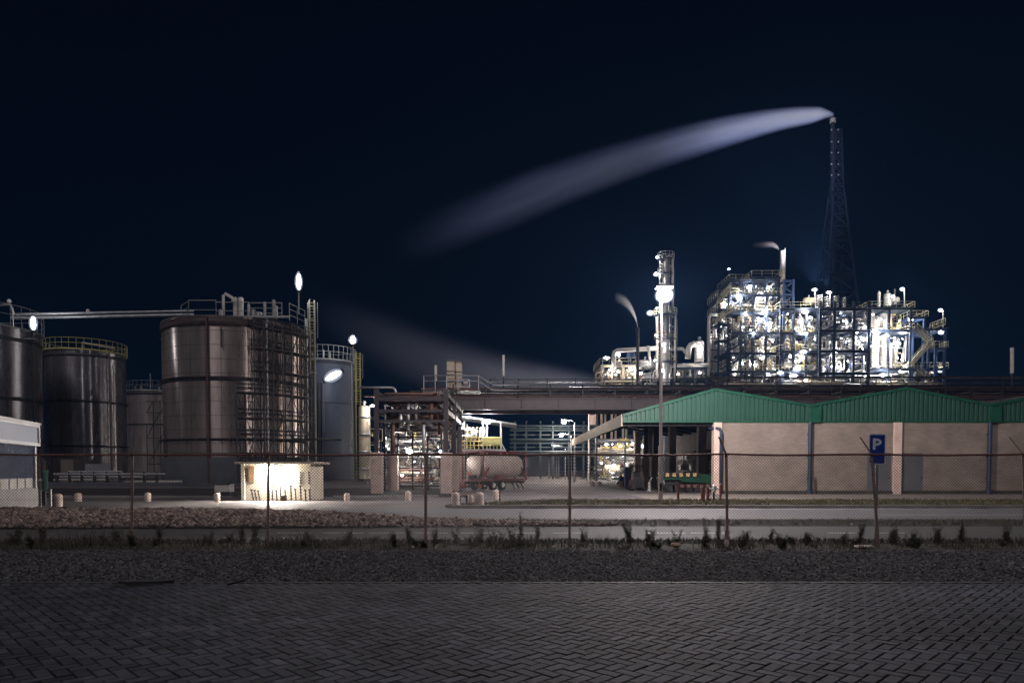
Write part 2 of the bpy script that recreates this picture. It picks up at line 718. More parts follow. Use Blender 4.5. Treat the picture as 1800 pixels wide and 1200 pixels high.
# strip of gravel between the paving and the fence
gbed = sheet('gravel_bed', [(-16, 9.25), (16, 9.25), (16, 12.9), (-16, 12.9)], 0.010, M('gravel_bed', (0.035, 0.034, 0.034), 0.95, 0, 0.5, 8, 1.0, 60, 0.2))
n = 42000
yy = 9.27 + (U(0, 1, n) ** 1.1) * 3.65
P = np.stack([U(-12.5, 12.5, n), yy, U(0.008, 0.03, n)], 1)
gm = island_var(M('gravel_stone', (0.080, 0.079, 0.086), 0.8, 0, 0.4, 6), 0.9)
g = stones('gravel', P, U(0.010, 0.027, n), gm)
tag(g, 'dark loose gravel strip in front of the fence', 'gravel', kind='stuff')

# mound of brown stones beside the road
n = 46000
x = U(-19.5, 2.9, n)
top = np.interp(x, [-19.5, -16, -8.2, -2.6, 2.0, 2.9], [24.6, 24.4, 23.0, 20.2, 18.95, 18.7])
bot = np.interp(x, [-19.5, -6, 0, 2.9], [17.4, 17.9, 18.3, 18.6])
t = U(0, 1, n)
y = bot + (top - bot) * t
keep = U(0, 1, n) < np.clip((top - bot) / 5.5, 0.05, 1)
hmp = 0.28 * np.sin(np.pi * np.clip(t, 0.02, 0.98)) ** 0.6 * np.clip((top - bot) / 4, 0.15, 1)
P = np.stack([x, y, hmp + 0.02 + U(-0.02, .03, n)], 1)[keep]
rm = island_var(M('brown_stone', (0.23, 0.175, 0.15), 0.85, 0, 0.4, 4), 0.85)
g = stones('stone_bed', P, np.clip(np.random.lognormal(-3.45, 0.42, len(P)), 0.015, 0.095), rm, 0.9)
tag(g, 'bed of loose brown stones between path and yard road', 'stones', kind='stuff')

# grass along the fence and on the verges
gr_dark = M('dry_grass', (0.085, 0.082, 0.060), 0.9, 0, 0.5, 1.5, spec=0.2)
gr_dark = island_var(gr_dark, 0.5)
n = 17000
yy = np.random.normal(13.75, 0.48, n)
xx = U(-12.5, 12.5, n)
dens = 0.5 + 0.5 * np.sin(xx * 2.1 + 1) * np.sin(xx * 0.77 + 2)
keep = (U(0, 1, n) < 0.15 + 0.85 * dens ** 1.4) & (yy > 12.6) & (yy < 15.0)
left = np.where(xx < -4, 1.35, 1.0)
H = (0.03 + 0.22 * U(0, 1, n) ** 3.0 * (0.5 + dens) * left + U(0, 0.05, n))[keep]
P = np.stack([xx, yy, 0 * xx], 1)[keep]
g = blades('grass', P, H, gr_dark, 0.9, 0.004)
tag(g, 'dark grass growing along the foot of the fence', 'grass', kind='stuff')
n = 22000
xx = U(-2.6, 34, n)
yy = U(27.7, 32.9, n)
keep = (U(0, 1, n) < 0.35 + 0.65 * (np.sin(xx * 1.3) * np.sin(yy * 2.2 + xx * .4) * .5 + .5)) & ~((xx < 2.4) & (yy > 28.6 + (xx + 2.6) * 0.85))
P = np.stack([xx, yy, 0 * xx + 0.10], 1)[keep]
g = blades('grass', P, U(0.04, 0.16, len(P)), island_var(M('verge_grass', (0.13, 0.12, 0.065), 0.9, 0, 0.5, 1.2, spec=0.2), 0.5), 0.9, 0.014)
tag(g, 'thin dry grass on the kerbed verge before the warehouse', 'grass', kind='stuff')
n = 16000
xx = U(-20, 20, n)
yy = np.concatenate([U(18.55, 21.2, n // 2), U(14.2, 15.05, n - n // 2)])
P = np.stack([xx, yy, 0 * xx], 1)
P = P[(P[:, 0] > -2) | (P[:, 1] < 18)]
g = blades('grass', P, U(0.03, 0.11, len(P)), gr_dark, 0.9, 0.009)
tag(g, 'short rough grass strips either side of the path', 'grass', kind='stuff')
n = 5000
xx = U(-30, -2.5, n)
P = np.stack([xx, 38.6 + np.random.normal(0, .35, n), 0 * xx], 1)
P = P[(P[:, 0] < -13.8) | (P[:, 0] > -9)]
g = blades('grass', P, U(0.04, 0.16, len(P)), gr_dark, 0.8, 0.012)
tag(g, 'grass edge behind the yard road below the tanks', 'grass', kind='stuff')

# ------------------------------------------------------------------ chain link fence
FY = 13.6
fence = thing('chain_link_fence', 'rusty chain link fence with bent outrigger posts along the gravel', 'fence', (0, FY, 0))
fpost = M('fence_post', (0.27, 0.19, 0.17), 0.6, 0.4, 0.3, 6)
frail = M('fence_rail', (0.20, 0.085, 0.07), 0.65, 0.3, 0.35, 8)
wire = M('fence_wire', (0.085, 0.068, 0.064), 0.6, 0.3, 0.3, 3)
ZT = Z(797, FY)
posts = [(-32, -32, 8), (231, 232, 7), (471, 471, None), (748, 748, None), (1001, 1002, None), (1279, 1277, -9), (1545, 1533, -14), (1803, 1800, -16), (2060, 2062, -10)]
tops = []
for pb, pt, arm in posts:
    b = Vector((X(pb, FY, 950), FY, -0.05))
    tpt = Vector((X(pt, FY, 797), FY + 0.02, ZT - 0.01))
    p = build(MB().cyl(b, tpt, 0.027, 10), 'post', fpost, fence)
    if arm is not None:
        a = MB().bar(tpt, (X(pt + arm, FY, 768), FY + 0.16, Z(767, FY)), 0.035, 0.02)
        build(a, 'outrigger', fpost, p)
    tops.append(tpt)
pts = []
for i in range(len(tops) - 1):
    a, b = tops[i], tops[i + 1]
    for k in range(6):
        t = k / 6
        q = a.lerp(b, t)
        q.z += -0.018 * math.sin(math.pi * t) + random.uniform(-.006, .006)
        q.y = FY - 0.03
        pts.append(q)
pts.append(tops[-1])
build(MB().tube(pts, 0.019, 8), 'rail', frail, fence)
xs0, xs1 = X(-32, FY), X(2060, FY)
mb = MB()
dp = 0.062
zt, zb = ZT - 0.005, 0.07
hh = zt - zb
nx = int((xs1 - xs0) / dp)
for i in range(-int(hh / dp), nx + int(hh / dp)):
    for sgn in (1, -1):
        xa = xs0 + i * dp
        xb = xa + sgn * hh
        za, zc = zb, zt
        # clip to the fence ends
        if xa < xs0 or xa > xs1 or xb < xs0 or xb > xs1:
            t0, t1 = 0.0, 1.0
            for lim in (xs0, xs1):
                t = (lim - xa) / (xb - xa)
                inside0 = xs0 <= xa <= xs1
                if 0 < t < 1:
                    if inside0:
                        t1 = min(t1, t)
                    else:
                        t0 = max(t0, t)
            if not (xs0 - 1e-6 <= xa + (xb - xa) * (t0 + t1) / 2 <= xs1 + 1e-6):
                continue
            za, zc = zb + hh * t0, zb + hh * t1
            xa, xb = xa + (xb - xa) * t0, xa + (xb - xa) * t1
        yo = FY - 0.0 + sgn * 0.0022
        mb.cyl((xa, yo, za), (xb, yo, zc), 0.0042, 3, caps=False)
o = build(mb, 'wire_mesh', wire, fence)
mb = MB()
for z in (zb + 0.01, 0.95):
    mb.cyl((xs0, FY + .006, z), (xs1, FY + .006, z), 0.003, 4)
build(mb, 'tension_wire', wire, fence)

# ------------------------------------------------------------------ parking sign
SY = 13.95
sign = thing('parking_sign', 'blue parking sign with white letter P behind the leaning fence post', 'road sign', (X(1545, SY), SY, 0))
x0, x1 = X(1527.5, SY), X(1557.5, SY)
z0, z1 = Z(816, SY), Z(762, SY)
zc = (z0 + z1) / 2
build(MB().cyl((X(1544, SY), SY + .03, -0.05), (X(1544, SY), SY + .03, z1 - .03), 0.024, 10), 'pole', galv, sign)


def rrect(xa, xb, za, zb_, r, n=4):
    pts = []
    for cx_, cz_, a0 in ((xb - r, zb_ - r, 0), (xa + r, zb_ - r, 90), (xa + r, za + r, 180), (xb - r, za + r, 270)):
        for k in range(n + 1):
            a = R(a0 + 90 * k / n)
            pts.append((cx_ + r * math.cos(a), cz_ + r * math.sin(a)))
    return pts


sb = M('sign_blue', (0.016, 0.045, 0.28), 0.35, 0, 0.15, 6)
sw = M('sign_white', (0.62, 0.64, 0.68), 0.4, 0, 0.15, 8)
mb = MB().prism([(a, SY, b) for a, b in rrect(x0, x1, z0, z1, .03)], (0, .004, 0))
pn = build(mb, 'panel', sw, sign)
build(MB().prism([(a, SY - .003, b) for a, b in rrect(x0 + .022, x1 - .022, z0 + .022, z1 - .022, .022)], (0, .002, 0)), 'face', sb, pn)
# letter P
pw0, pz0, pz1 = X(1534.5, SY), Z(790, SY), Z(770, SY)
hgt = pz1 - pz0
st = 0.055
mb = MB()
ly = SY - .005
mb.prism([(pw0, ly, pz0), (pw0 + st, ly, pz0), (pw0 + st, ly, pz1), (pw0, ly, pz1)], (0, .0015, 0))
cxp, rz_o = pw0 + st, hgt * 0.33
czp = pz1 - rz_o
lo = MB()
N = 12
wid = 0.125
for k in range(N):
    a0, a1 = R(90 - 180 * k / N), R(90 - 180 * (k + 1) / N)
    def pt(a, ro):
        return (cxp + (wid - (rz_o - ro)) * max(0, math.cos(a)), ly, czp + ro * math.sin(a))
    mb.prism([pt(a0, rz_o), pt(a1, rz_o), pt(a1, rz_o - st * .95), pt(a0, rz_o - st * .95)], (0, .0015, 0))
build(mb, 'letter', sw, pn)
build(MB().box((X(1544, SY), SY + .03, z1 - .12), (.09, .03, .03)), 'clamp', galv, sign)
build(MB().box((X(1544, SY), SY + .03, z0 + .12), (.09, .03, .03)), 'clamp', galv, sign)

# ------------------------------------------------------------------ weeds by the fence
leaf = island_var(M('weed_leaf', (0.075, 0.088, 0.055), 0.8, 0, 0.45, 6, spec=0.2), 0.5)
stem_m = M('weed_stem', (0.075, 0.062, 0.038), 0.85, 0, 0.3, 8)


def weed(px, h, spread, nst, label, seed, Y=14.0, lean=0.0):
    rg = random.Random(seed)
    base = Vector((X(px, Y, 940), Y, 0))
    t = thing('weed_plant', label, 'weed', base, 'weeds growing along the fence')
    ms, ml = MB(), MB()
    for s_ in range(nst):
        hh_ = h * rg.uniform(.55, 1.0)
        dx, dy = rg.uniform(-spread, spread) + lean, rg.uniform(-spread * .5, spread * .5)
        pts = []
        for k in range(5):
            u = k / 4
            pts.append(base + Vector((dx * u ** 1.5 + rg.uniform(-.01, .01), dy * u, hh_ * u)))
        ms.tube(pts, [.006, .005, .004, .003, .002], 4)
        nl = int(18 + hh_ * 60)
        for q in range(nl):
            u = rg.uniform(.12, 1.0)
            i = min(3, int(u * 4))
            p = pts[i].lerp(pts[i + 1], u * 4 - i)
            a = rg.uniform(0, 6.28)
            L = rg.uniform(.035, .10) * (1.25 - .6 * u)
            d = Vector((math.cos(a), math.sin(a), rg.uniform(-.2, .9)))
            d.normalize()
            sd = d.cross(Vector((0, 0, 1)))
            if sd.length < .01:
                sd = Vector((1, 0, 0))
            sd.normalize()
            wv = sd * L * rg.uniform(.14, .26)
            ml.poly([p, p + d * L * .5 + wv, p + d * L + Vector((0, 0, -.2 * L)), p + d * L * .5 - wv])
    build(ms, 'stem', stem_m, t)
    build(ml, 'leaves', leaf, t)


weeds = [
    (1108, .55, .16, 9, 'tallest bushy weed leaning over the dashed path line', -.10),
    (1138, .33, .13, 7, 'low spreading weed just right of the tallest bushy weed', .08),
    (1262, .55, .05, 4, 'upright narrow weed beside the post with scraps of plastic', .0),
    (1240, .38, .08, 5, 'small leafy weed between the pale bag and the plastic covered post', .0),
    (1312, .26, .12, 5, 'low weed just right of the post with plastic scraps', .03),
    (915, .62, .04, 3, 'tall single stalk weed in front of the drain in the kerb', .0),
    (902, .36, .10, 5, 'leafy weed at the foot of the tall single stalk', -.04),
    (945, .45, .07, 4, 'thin upright weed left of the rusty post before the far lamps', .0),
    (1024, .33, .10, 5, 'weed just right of the post before the far street lamps', .05),
    (845, .30, .09, 5, 'weed under the round bollards on the island', .0),
    (765, .32, .10, 5, 'weed leaning on the post in front of the pipe rack', .03),
    (720, .34, .10, 6, 'weed left of the post in front of the pipe rack', -.03),
    (690, .30, .09, 5, 'weed in front of the end of the stone bed', .0),
    (610, .30, .12, 5, 'low weed below the bollard beside the pump hut', .0),
    (540, .34, .10, 5, 'weed below the right corner of the pump hut', .0),
    (447, .40, .08, 6, 'weed beside the post in front of the pump hut door', .0),
    (425, .42, .07, 5, 'dark upright weed below the pump hut roof edge', .0),
    (280, .42, .10, 5, 'weed right of the post under the second tank', .0),
    (205, .36, .13, 6, 'low weed under the small sign board of the second tank', .0),
    (75, .45, .13, 7, 'dark bushy weed below the corner of the white cabin', .0),
    (30, .40, .16, 8, 'weed clump at the far end of the fence by the cabin', .0),
    (1512, .52, .07, 5, 'arching weed just left of the parking sign', .05),
    (1567, .34, .09, 5, 'weed just right of the parking sign post', .02),
    (1650, .40, .10, 6, 'weed beneath the grey door right of the pale pillar', .0),
    (1690, .48, .08, 6, 'taller weed midway between pale pillar and end downpipe', .0),
    (1770, .42, .12, 6, 'weed at the end of the fence past the last downpipe', .0),
    (1420, .28, .12, 5, 'low weed beneath the downpipe in the middle of the wall', .0),
    (1370, .22, .12, 5, 'small low weed below the blank brick bay', .0),
]
for i, (px, h, sp_, ns, lb, ln) in enumerate(weeds):
    weed(px, h * 1.15, sp_, ns + 2, lb, 100 + i, 14.0 + (i * 37 % 10) * .04 - .1, ln)


rgw = random.Random(404)
for k in range(46):
    weed(rgw.uniform(-10, 1810), rgw.uniform(.14, .44), rgw.uniform(.06, .16), rgw.randint(3, 7), 'small scraggly weed in the row along the fence foot', 500 + k, 13.6 + rgw.uniform(-.35, .9), rgw.uniform(-.06, .06))

# ------------------------------------------------------------------ litter
def litter(px, py, w, h, label, mat, seed, name='plastic_bag', cat='litter', Y=None):
    rg = random.Random(seed)
    Y = Y or (FY - .22)
    c = Vector((X(px, Y, py), Y, 0.02))
    mb = MB()
    prof = []
    b = len(mb.v)
    nu, nv = 12, 6
    for j in range(nv + 1):
        ph = -math.pi / 2 + math.pi * j / nv
        for i in range(nu):
            a = 2 * math.pi * i / nu
            k = rg.uniform(.62, 1.2)
            mb.v.append((c.x + w / 2 * math.cos(a) * math.cos(ph) * k, c.y + w * .35 * math.sin(a) * math.cos(ph) * k, max(0.005, c.z + h * .5 + h / 2 * math.sin(ph) * k)))
    for j in range(nv):
        for i in range(nu):
            i1 = (i + 1) % nu
            mb.face((b + j * nu + i, b + j * nu + i1, b + (j + 1) * nu + i1, b + (j + 1) * nu + i))
    o = build(mb, name, mat)
    tag(o, label, cat, 'litter along the fence')


bagm = M('plastic_bag', (0.62, 0.52, 0.47), 0.5, 0, 0.2, 10)
pink = M('pale_bag', (0.62, 0.40, 0.33), 0.5, 0, 0.2, 10)
litter(1189, 951, .21, .10, 'pale pink crumpled bag lying in the grass under the fence', pink, 1)
litter(1277, 955, .10, .16, 'white plastic scrap wrapped round the foot of a fence post', bagm, 2, 'plastic_scrap')
litter(1519, 953, .38, .05, 'long flat white plastic sheet lying beside the parking sign', bagm, 3, 'plastic_sheet')
litter(726, 961, .045, .05, 'tiny white paper scrap left of the post before the pipe rack', bagm, 4, 'paper_scrap', Y=13.3)
litter(767, 962, .08, .04, 'small white paper scrap right of the post before the pipe rack', bagm, 5, 'paper_scrap', Y=13.3)
litter(975, 960, .09, .05, 'grey crumpled cup left of the post before the far lamps', bagm, 6, 'crumpled_cup', Y=13.35)
litter(1088, 960, .10, .05, 'dull crumpled wrapper under the tallest bushy weed', M('dull_wrapper', (.25, .22, .2), .7), 7, 'wrapper', Y=13.35)
litter(1497, 922, .07, .05, 'white paper scrap on the grass behind the path', bagm, 8, 'paper_scrap', Y=18.9)
# flat dark ragged patch at the paving edge
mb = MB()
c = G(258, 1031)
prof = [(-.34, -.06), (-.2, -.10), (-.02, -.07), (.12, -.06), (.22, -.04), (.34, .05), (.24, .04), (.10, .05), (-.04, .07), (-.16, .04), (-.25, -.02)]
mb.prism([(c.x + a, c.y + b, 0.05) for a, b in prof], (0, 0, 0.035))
tag(build(mb, 'dark_patch', black), 'black ragged patch lying where the gravel meets the paving', 'litter', 'litter along the fence')
mb = MB()
c = G(413, 1030)
mb.bar((c.x - .06, c.y - .1, .045), (c.x + .07, c.y + .12, .06), .03, .02)
tag(build(mb, 'twig', black), 'thin dark twig lying across the paving edge', 'litter', 'litter along the fence')
# drain grates in the kerb
for px, Y, lb in ((946, 27.33, 'black drain opening in the island kerb near the bollards'), (1714, 27.33, 'black drain opening in the kerb below the end downpipe')):
    mb = MB()
    c = Vector((X(px, Y, 897), Y, 0.0))
    mb.box((c.x, Y - .18, .012), (.62, .30, .02))
    for k in range(6):
        mb.box((c.x - .25 + k * .1, Y - .18, .028), (.04, .26, .012))
    tag(build(mb, 'drain_grate', dark_steel), lb, 'drain', 'drains in the kerb')
# ------------------------------------------------------------------ storage tanks
steel_warm = streaky(M('tank_cladding', (0.46, 0.38, 0.35), 0.29, 0.7, 0.3, 0.5, 0.12, 3, stretch=(1.2, 1.2, 0.25), rvar=0.08))
steel_cool = streaky(M('tank_cladding_cool', (0.27, 0.255, 0.27), 0.27, 0.65, 0.3, 0.5, 0.15, 3, stretch=(1.2, 1.2, 0.25), rvar=0.08))
steel_pink = M('tank_cladding_pale', (0.42, 0.36, 0.34), 0.40, 0.6, 0.3, 0.5, 0.15, 3, stretch=(1.2, 1.2, 0.25), rvar=0.08)
tank_blue = M('tank_blue_paint', (0.075, 0.095, 0.14), 0.45, 0.1, 0.15, 0.4)
band_m = M('tank_band', (0.075, 0.05, 0.05), 0.6, 0.3, 0.35)
band_d = M('tank_band_dark', (0.06, 0.06, 0.065), 0.55, 0.4, 0.3)
plinth_m = M('tank_plinth', (0.085, 0.10, 0.12), 0.8, 0, 0.25, 0.7)
rail_m = M('tank_handrail', (0.33, 0.34, 0.34), 0.5, 0.4, 0.2)
rail_y = M('tank_handrail_yellow', (0.52, 0.47, 0.16), 0.5, 0.1, 0.2)
seam_m = M('tank_seam', (0.16, 0.13, 0.12), 0.5, 0.6, 0.2)


def ring(mb, c, r, z, tr, n=72, a0=0, a1=2 * math.pi, k=5):
    full = abs(a1 - a0) > 6.28
    m = n if full else n + 1
    pts = [(c[0] + r * math.cos(a0 + (a1 - a0) * i / n), c[1] + r * math.sin(a0 + (a1 - a0) * i / n), z) for i in range(m)]
    mb.tube(pts, tr, k, closed=full)


def tank(pl, pr_, Yc, ptop, label, mat, bands, rail=None, railh=1.25, plinth=0.0, ladder=None, panels=26, rows=9, clips=()):
    # pl, pr_: the columns of the two silhouette edges on the photograph
    t0, t1 = math.atan((pl - 900) / F), math.atan((pr_ - 900) / F)
    am, ah = (t0 + t1) / 2, (t1 - t0) / 2
    cx = Yc * math.tan(am)
    D = math.hypot(cx, Yc)
    r = D * math.sin(ah)
    Yf = (D - r) * math.cos(am)
    zt = Z(ptop, Yf)
    t = thing('storage_tank', label, 'tank', (cx, Yc, 0), 'storage tanks')
    c = (cx, Yc)
    z0 = plinth
    build(MB().lathe([(r, z0), (r, zt)], (cx, Yc, 0), 96), 'shell', mat, t)
    build(MB().lathe([(r + .05, zt), (r + .12, zt + .08), (r * .5, zt + .55), (0.01, zt + .9)], (cx, Yc, 0), 96), 'roof', M('tank_roof', (.16, .15, .15), .6, .3), t)
    if plinth:
        build(MB().lathe([(r + .25, 0), (r + .25, plinth - .25), (r + .02, plinth)], (cx, Yc, 0), 96), 'plinth', plinth_m, t)
    for zz, hh, pr in bands:
        build(MB().lathe([(r, zz - hh), (r + pr, zz - hh), (r + pr, zz + hh), (r, zz + hh)], (cx, Yc, 0), 96), 'band', band_m if pr > .1 else band_d, t)
    # cladding seams: raised lap joints
    sm = MB()
    for k in range(panels):
        a = 2 * math.pi * k / panels + .07
        p = Vector((cx + (r + .004) * math.cos(a), Yc + (r + .004) * math.sin(a), 0))
        sm.box((p.x, p.y, (z0 + zt) / 2), (.02, .05, zt - z0), rz=a)
    build(sm, 'cladding_seam', seam_m, t)
    hs = MB()
    for k in range(1, rows):
        z = z0 + (zt - z0) * k / rows
        hs.lathe([(r, z - .02), (r + .02, z - .02), (r + .02, z + .02), (r, z + .02)], (cx, Yc, 0), 96)
    build(hs, 'cladding_lap', seam_m, t)
    if rail:
        rb = MB()
        rr = r + .25
        for z in (railh, railh * .55):
            ring(rb, c, rr, zt + z, .045, 64)
        np_ = 36
        for k in range(np_):
            a = 2 * math.pi * k / np_
            p = (cx + rr * math.cos(a), Yc + rr * math.sin(a))
            rb.cyl((p[0], p[1], zt - .1), (p[0], p[1], zt + railh), .035, 4)
        rb.lathe([(rr, zt - .05), (rr, zt + .12), (rr - .02, zt + .12), (rr - .02, zt - .05)], (cx, Yc, 0), 64)
        build(rb, 'handrail', rail, t)
    return t, c, r, zt, Yf


# big central tank
T4, c4, r4, zt4, Yf4 = tank(288, 543, 82, 557, 'huge rust brown clad tank with scaffolding climbing its side', steel_warm,
                            [(Z(562, 73.4), .45, .14), (Z(663, 73.4), .22, .08), (Z(771, 73.4), .14, .06), (Z(797, 73.4), .12, .06)], None, plinth=Z(803, 73.4), panels=30, rows=10)
T1, c1, r1, zt1, Yf1 = tank(-200, 80, 84, 563, 'dark clad tank cut off behind the white cabin', streaky(M('tank_cladding_dark', (0.19, 0.18, 0.195), 0.28, 0.65, 0.3, 0.5, 0.15, 3, stretch=(1.2, 1.2, 0.25), rvar=0.08)),
                            [(Z(575, 75), .22, .05), (Z(690, 75), .16, .06), (Z(770, 75), .16, .06)], rail_m, 2.6, panels=30, rows=9)
T2, c2, r2, zt2, Yf2 = tank(82, 225, 101, 614, 'pale steel tank with a yellow rail round its whole roof', steel_cool,
                            [(Z(620, 95), .2, .06), (Z(703, 95), .14, .06), (Z(783, 95), .14, .06)], rail_y, 1.55, panels=26, rows=8)
T3, c3, r3, zt3, Yf3 = tank(225, 330, 146, 686, 'farthest pinkish tank half hidden behind the huge rusty one', steel_pink,
                            [(Z(690, 140), .25, .06), (Z(745, 140), .15, .06)], rail_m, 2.0, panels=22, rows=7)
T5, c5, r5, zt5, Yf5 = tank(524, 624, 106, 631, 'smooth blue painted tank with a curved roof rail', tank_blue,
                            [(Z(634, 101), .16, .06), (Z(706, 101), .06, .05)], rail_m, 2.1, panels=14, rows=5)


def onring(c, r, px):
    """point on the near side of a ring that shows in column px"""
    best = None
    for k in range(721):
        a = -math.pi + math.pi * k / 720
        p = (c[0] + r * math.cos(a), c[1] + r * math.sin(a))
        q = 900 + F * p[0] / p[1]
        if best is None or abs(q - px) < best[0]:
            best = (abs(q - px), p, a)
    return best[1], best[2]


# red vertical pipe on the big tank and grey down pipe
def vpipe(t, c, r, px, y0, y1, rad, mat, name, off=.25):
    p, a = onring(c, r + off, px)
    mb = MB()
    z0, z1 = Z(y1, p[1]), Z(y0, p[1])
    mb.cyl((p[0], p[1], max(0, z0)), (p[0], p[1], z1), rad, 8)
    q = (c[0] + r * math.cos(a), c[1] + r * math.sin(a))
    for k in range(5):
        z = z0 + (z1 - z0) * (k + .5) / 5
        mb.bar((p[0], p[1], z), (q[0], q[1], z), .06)
    build(mb, name, mat, t)


vpipe(T4, c4, r4, 367, 556, 850, .13, M('red_pipe', (.09, .045, .045), .6, .1), 'riser_pipe')
vpipe(T4, c4, r4, 472, 556, 840, .16, galv, 'down_pipe', .5)
vpipe(T4, c4, r4, 393, 575, 610, .05, dark_steel, 'spray_pipe')
vpipe(T4, c4, r4, 541, 560, 845, .18, white_pipe, 'down_pipe', .4)
vpipe(T1, c1, r1, 72, 575, 850, .09, dark_steel, 'down_pipe', .4)
vpipe(T1, c1, r1, 79, 575, 850, .07, dark_steel, 'down_pipe', .5)
vpipe(T2, c2, r2, 196, 620, 830, .08, seam_m, 'down_pipe', .3)
vpipe(T2, c2, r2, 208, 640, 830, .07, seam_m, 'down_pipe', .3)
vpipe(T5, c5, r5, 562, 700, 845, .06, dark_steel, 'down_pipe', .4)
vpipe(T5, c5, r5, 620, 640, 845, .08, rail_m, 'down_pipe', .4)
# hoop brackets that stick out of the tanks
for (t, c, r, zt, sx) in ((T4, c4, r4, zt4, -1), (T4, c4, r4, zt4, 1), (T1, c1, r1, zt1, 1)):
    mb = MB()
    for k in range(2):
        pts = []
        ax = c[0] + sx * r
        for i in range(9):
            a = math.pi * i / 8
            pts.append((ax + sx * (.9 * math.sin(a)), c[1] - 1.2 * math.cos(a), zt - .35 - k * .9 + .25 * math.sin(a)))
        mb.tube(pts, .07, 5)
    build(mb, 'pipe_loop', rail_m, t)
# ring pipes with valves on tanks 1, 2
for t, c, r, rows in ((T1, c1, r1, (690, 770)), (T2, c2, r2, (703, 783))):
    for py in rows:
        mb = MB()
        z = Z(py, c[1] - r)
        ring(mb, c, r + .22, z, .07, 72, k=6)
        for px in range(40, 240, 14):
            p, a = onring(c, r + .3, px)
            if abs(900 + F * p[0] / p[1] - px) < 1.5:
                mb.box((p[0], p[1], z - .05), (.12, .12, .3), rz=a)
        build(mb, 'spray_ring', band_d, t)
mb = MB()
for py in (663, 771):
    ring(mb, c4, r4 + .2, Z(py, Yf4), .06, 90, k=6)
    for k in range(40):
        a = 2 * math.pi * k / 40
        mb.box((c4[0] + (r4 + .27) * math.cos(a), c4[1] + (r4 + .27) * math.sin(a), Z(py, Yf4) - .12), (.1, .1, .35), rz=a)
build(mb, 'spray_ring', band_m, T4)

# roof equipment of the big tank: rails, boxes, valves
RY = 76.5
mb = MB()


def rail_run(mb, p, q, h=1.25, n=4, r=.045, mids=1):
    p = Vector(p)
    q = Vector(q)
    up = Vector((0, 0, h))
    mb.cyl(p + up, q + up, r, 5)
    for m in range(mids):
        u = up * ((m + 1) / (mids + 1))
        mb.cyl(p + u, q + u, r * .8, 4)
    for k in range(n + 1):
        b = p.lerp(q, k / n)
        mb.cyl(b, b + up, r * .9, 4)


ed = []
for px in (323, 334):
    ed.append(Vector((X(px, RY, 540), RY, zt4 + .1)))
zr = zt4 + .05
P0, P1_ = Vector((X(322, 78), 78, zr)), Vector((X(335, 76), 76, zr))
rail_run(mb, P0, P1_, 2.0, 1, .05, 2)
rail_run(mb, P1_, (X(383, 76), 76, zr), 2.1, 1, .05, 1)
rail_run(mb, (X(383, 76), 76, zr), (X(440, 76), 76, zr), 1.9, 1, .05, 1)
rail_run(mb, (X(440, 75.5), 75.5, zr), (X(498, 75.5), 75.5, zr), 1.7, 2, .05, 2)
rail_run(mb, (X(511, 76.5), 76.5, zr), (X(538, 80), 80, zr), 1.9, 2, .05, 2)
build(mb, 'roof_rail', rail_m, T4)
mb = MB()
mb.tube([(X(396, 76), 76, zr), (X(396, 76), 76, Z(519, 76)), (X(399, 76), 76, Z(516, 76)), (X(411, 76), 76, Z(523, 76)), (X(413, 76), 76, Z(530, 76))], .17, 8)
build(mb, 'vent_pipe', white_pipe, T4)
mb = MB()
mb.cyl((X(468, 76), 76, zr), (X(468, 76), 76, Z(531, 76)), .14, 7)
build(mb, 'vent_pipe', white_pipe, T4)
mb = MB()
for a, b in ((413, 421), (422, 431)):
    p = Vector((X((a + b) / 2, 76.5), 76.5, 0))
    mb.cyl((p.x, p.y, zr), (p.x, p.y, Z(523, 76)), (b - a) / 2 / F * 76, 12)
    mb.dome((p.x, p.y, Z(523, 76)), (b - a) / 2 / F * 76, (0, 0, 1), .18)
build(mb, 'roof_drum', white_pipe, T4)
for k, (px, py, w, h) in enumerate(((483, 545, 10, 12), (481, 533, 6, 9), (446, 548, 8, 5), (437, 540, 5, 8), (388, 548, 8, 5), (455, 552, 12, 4))):
    p = W(px, py, 75.6)
    s_ = 75.6 / F
    mb = MB()
    mb.cyl((p.x, p.y, zr), (p.x, p.y, p.z + h * s_ / 2), w / 2 * s_, 9)
    mb.dome((p.x, p.y, p.z + h * s_ / 2), w / 2 * s_, (0, 0, 1), .12, 9)
    build(mb, 'roof_valve', clad, T4)
mb = MB()
mb.box((X(440, 75.2), 75.2, zr + .12), (9, .25, .22))
build(mb, 'roof_walkway', rail_m, T4)
# roof bits on other tanks
for t, c, r, zt, lst in ((T2, c2, r2, zt2, ((84, 3, .9), (148, 2.5, .9), (90, 2, .6))), (T5, c5, r5, zt5, ((570, 3.0, 1.4), (581, 4, 1.1))), (T3, c3, r3, zt3, ((266, 1.8, 3.4), (250, 5, .8), (240, 4, .7), (281, 3, .6)))):
    for px, w, h in lst:
        mb = MB()
        Yq = c[1] - r * .8
        p = Vector((X(px, Yq), Yq, zt))
        mb.cyl(p, p + Vector((0, 0, h)), w / 2 / F * Yq, 9)
        mb.dome(p + Vector((0, 0, h)), w / 2 / F * Yq, (0, 0, 1), .15, 9)
        build(mb, 'roof_valve', clad, t)
# stair winding up the second tank, name plate boxes at its foot
mb = MB()
mb.tube([(X(146, 94), 94.2, zt2 + .5), (X(170, 94.5), 94.6, zt2 + .25), (X(205, 96), 96, zt2 + .0)], .14, 7)
build(mb, 'roof_pipe', cream, T2)

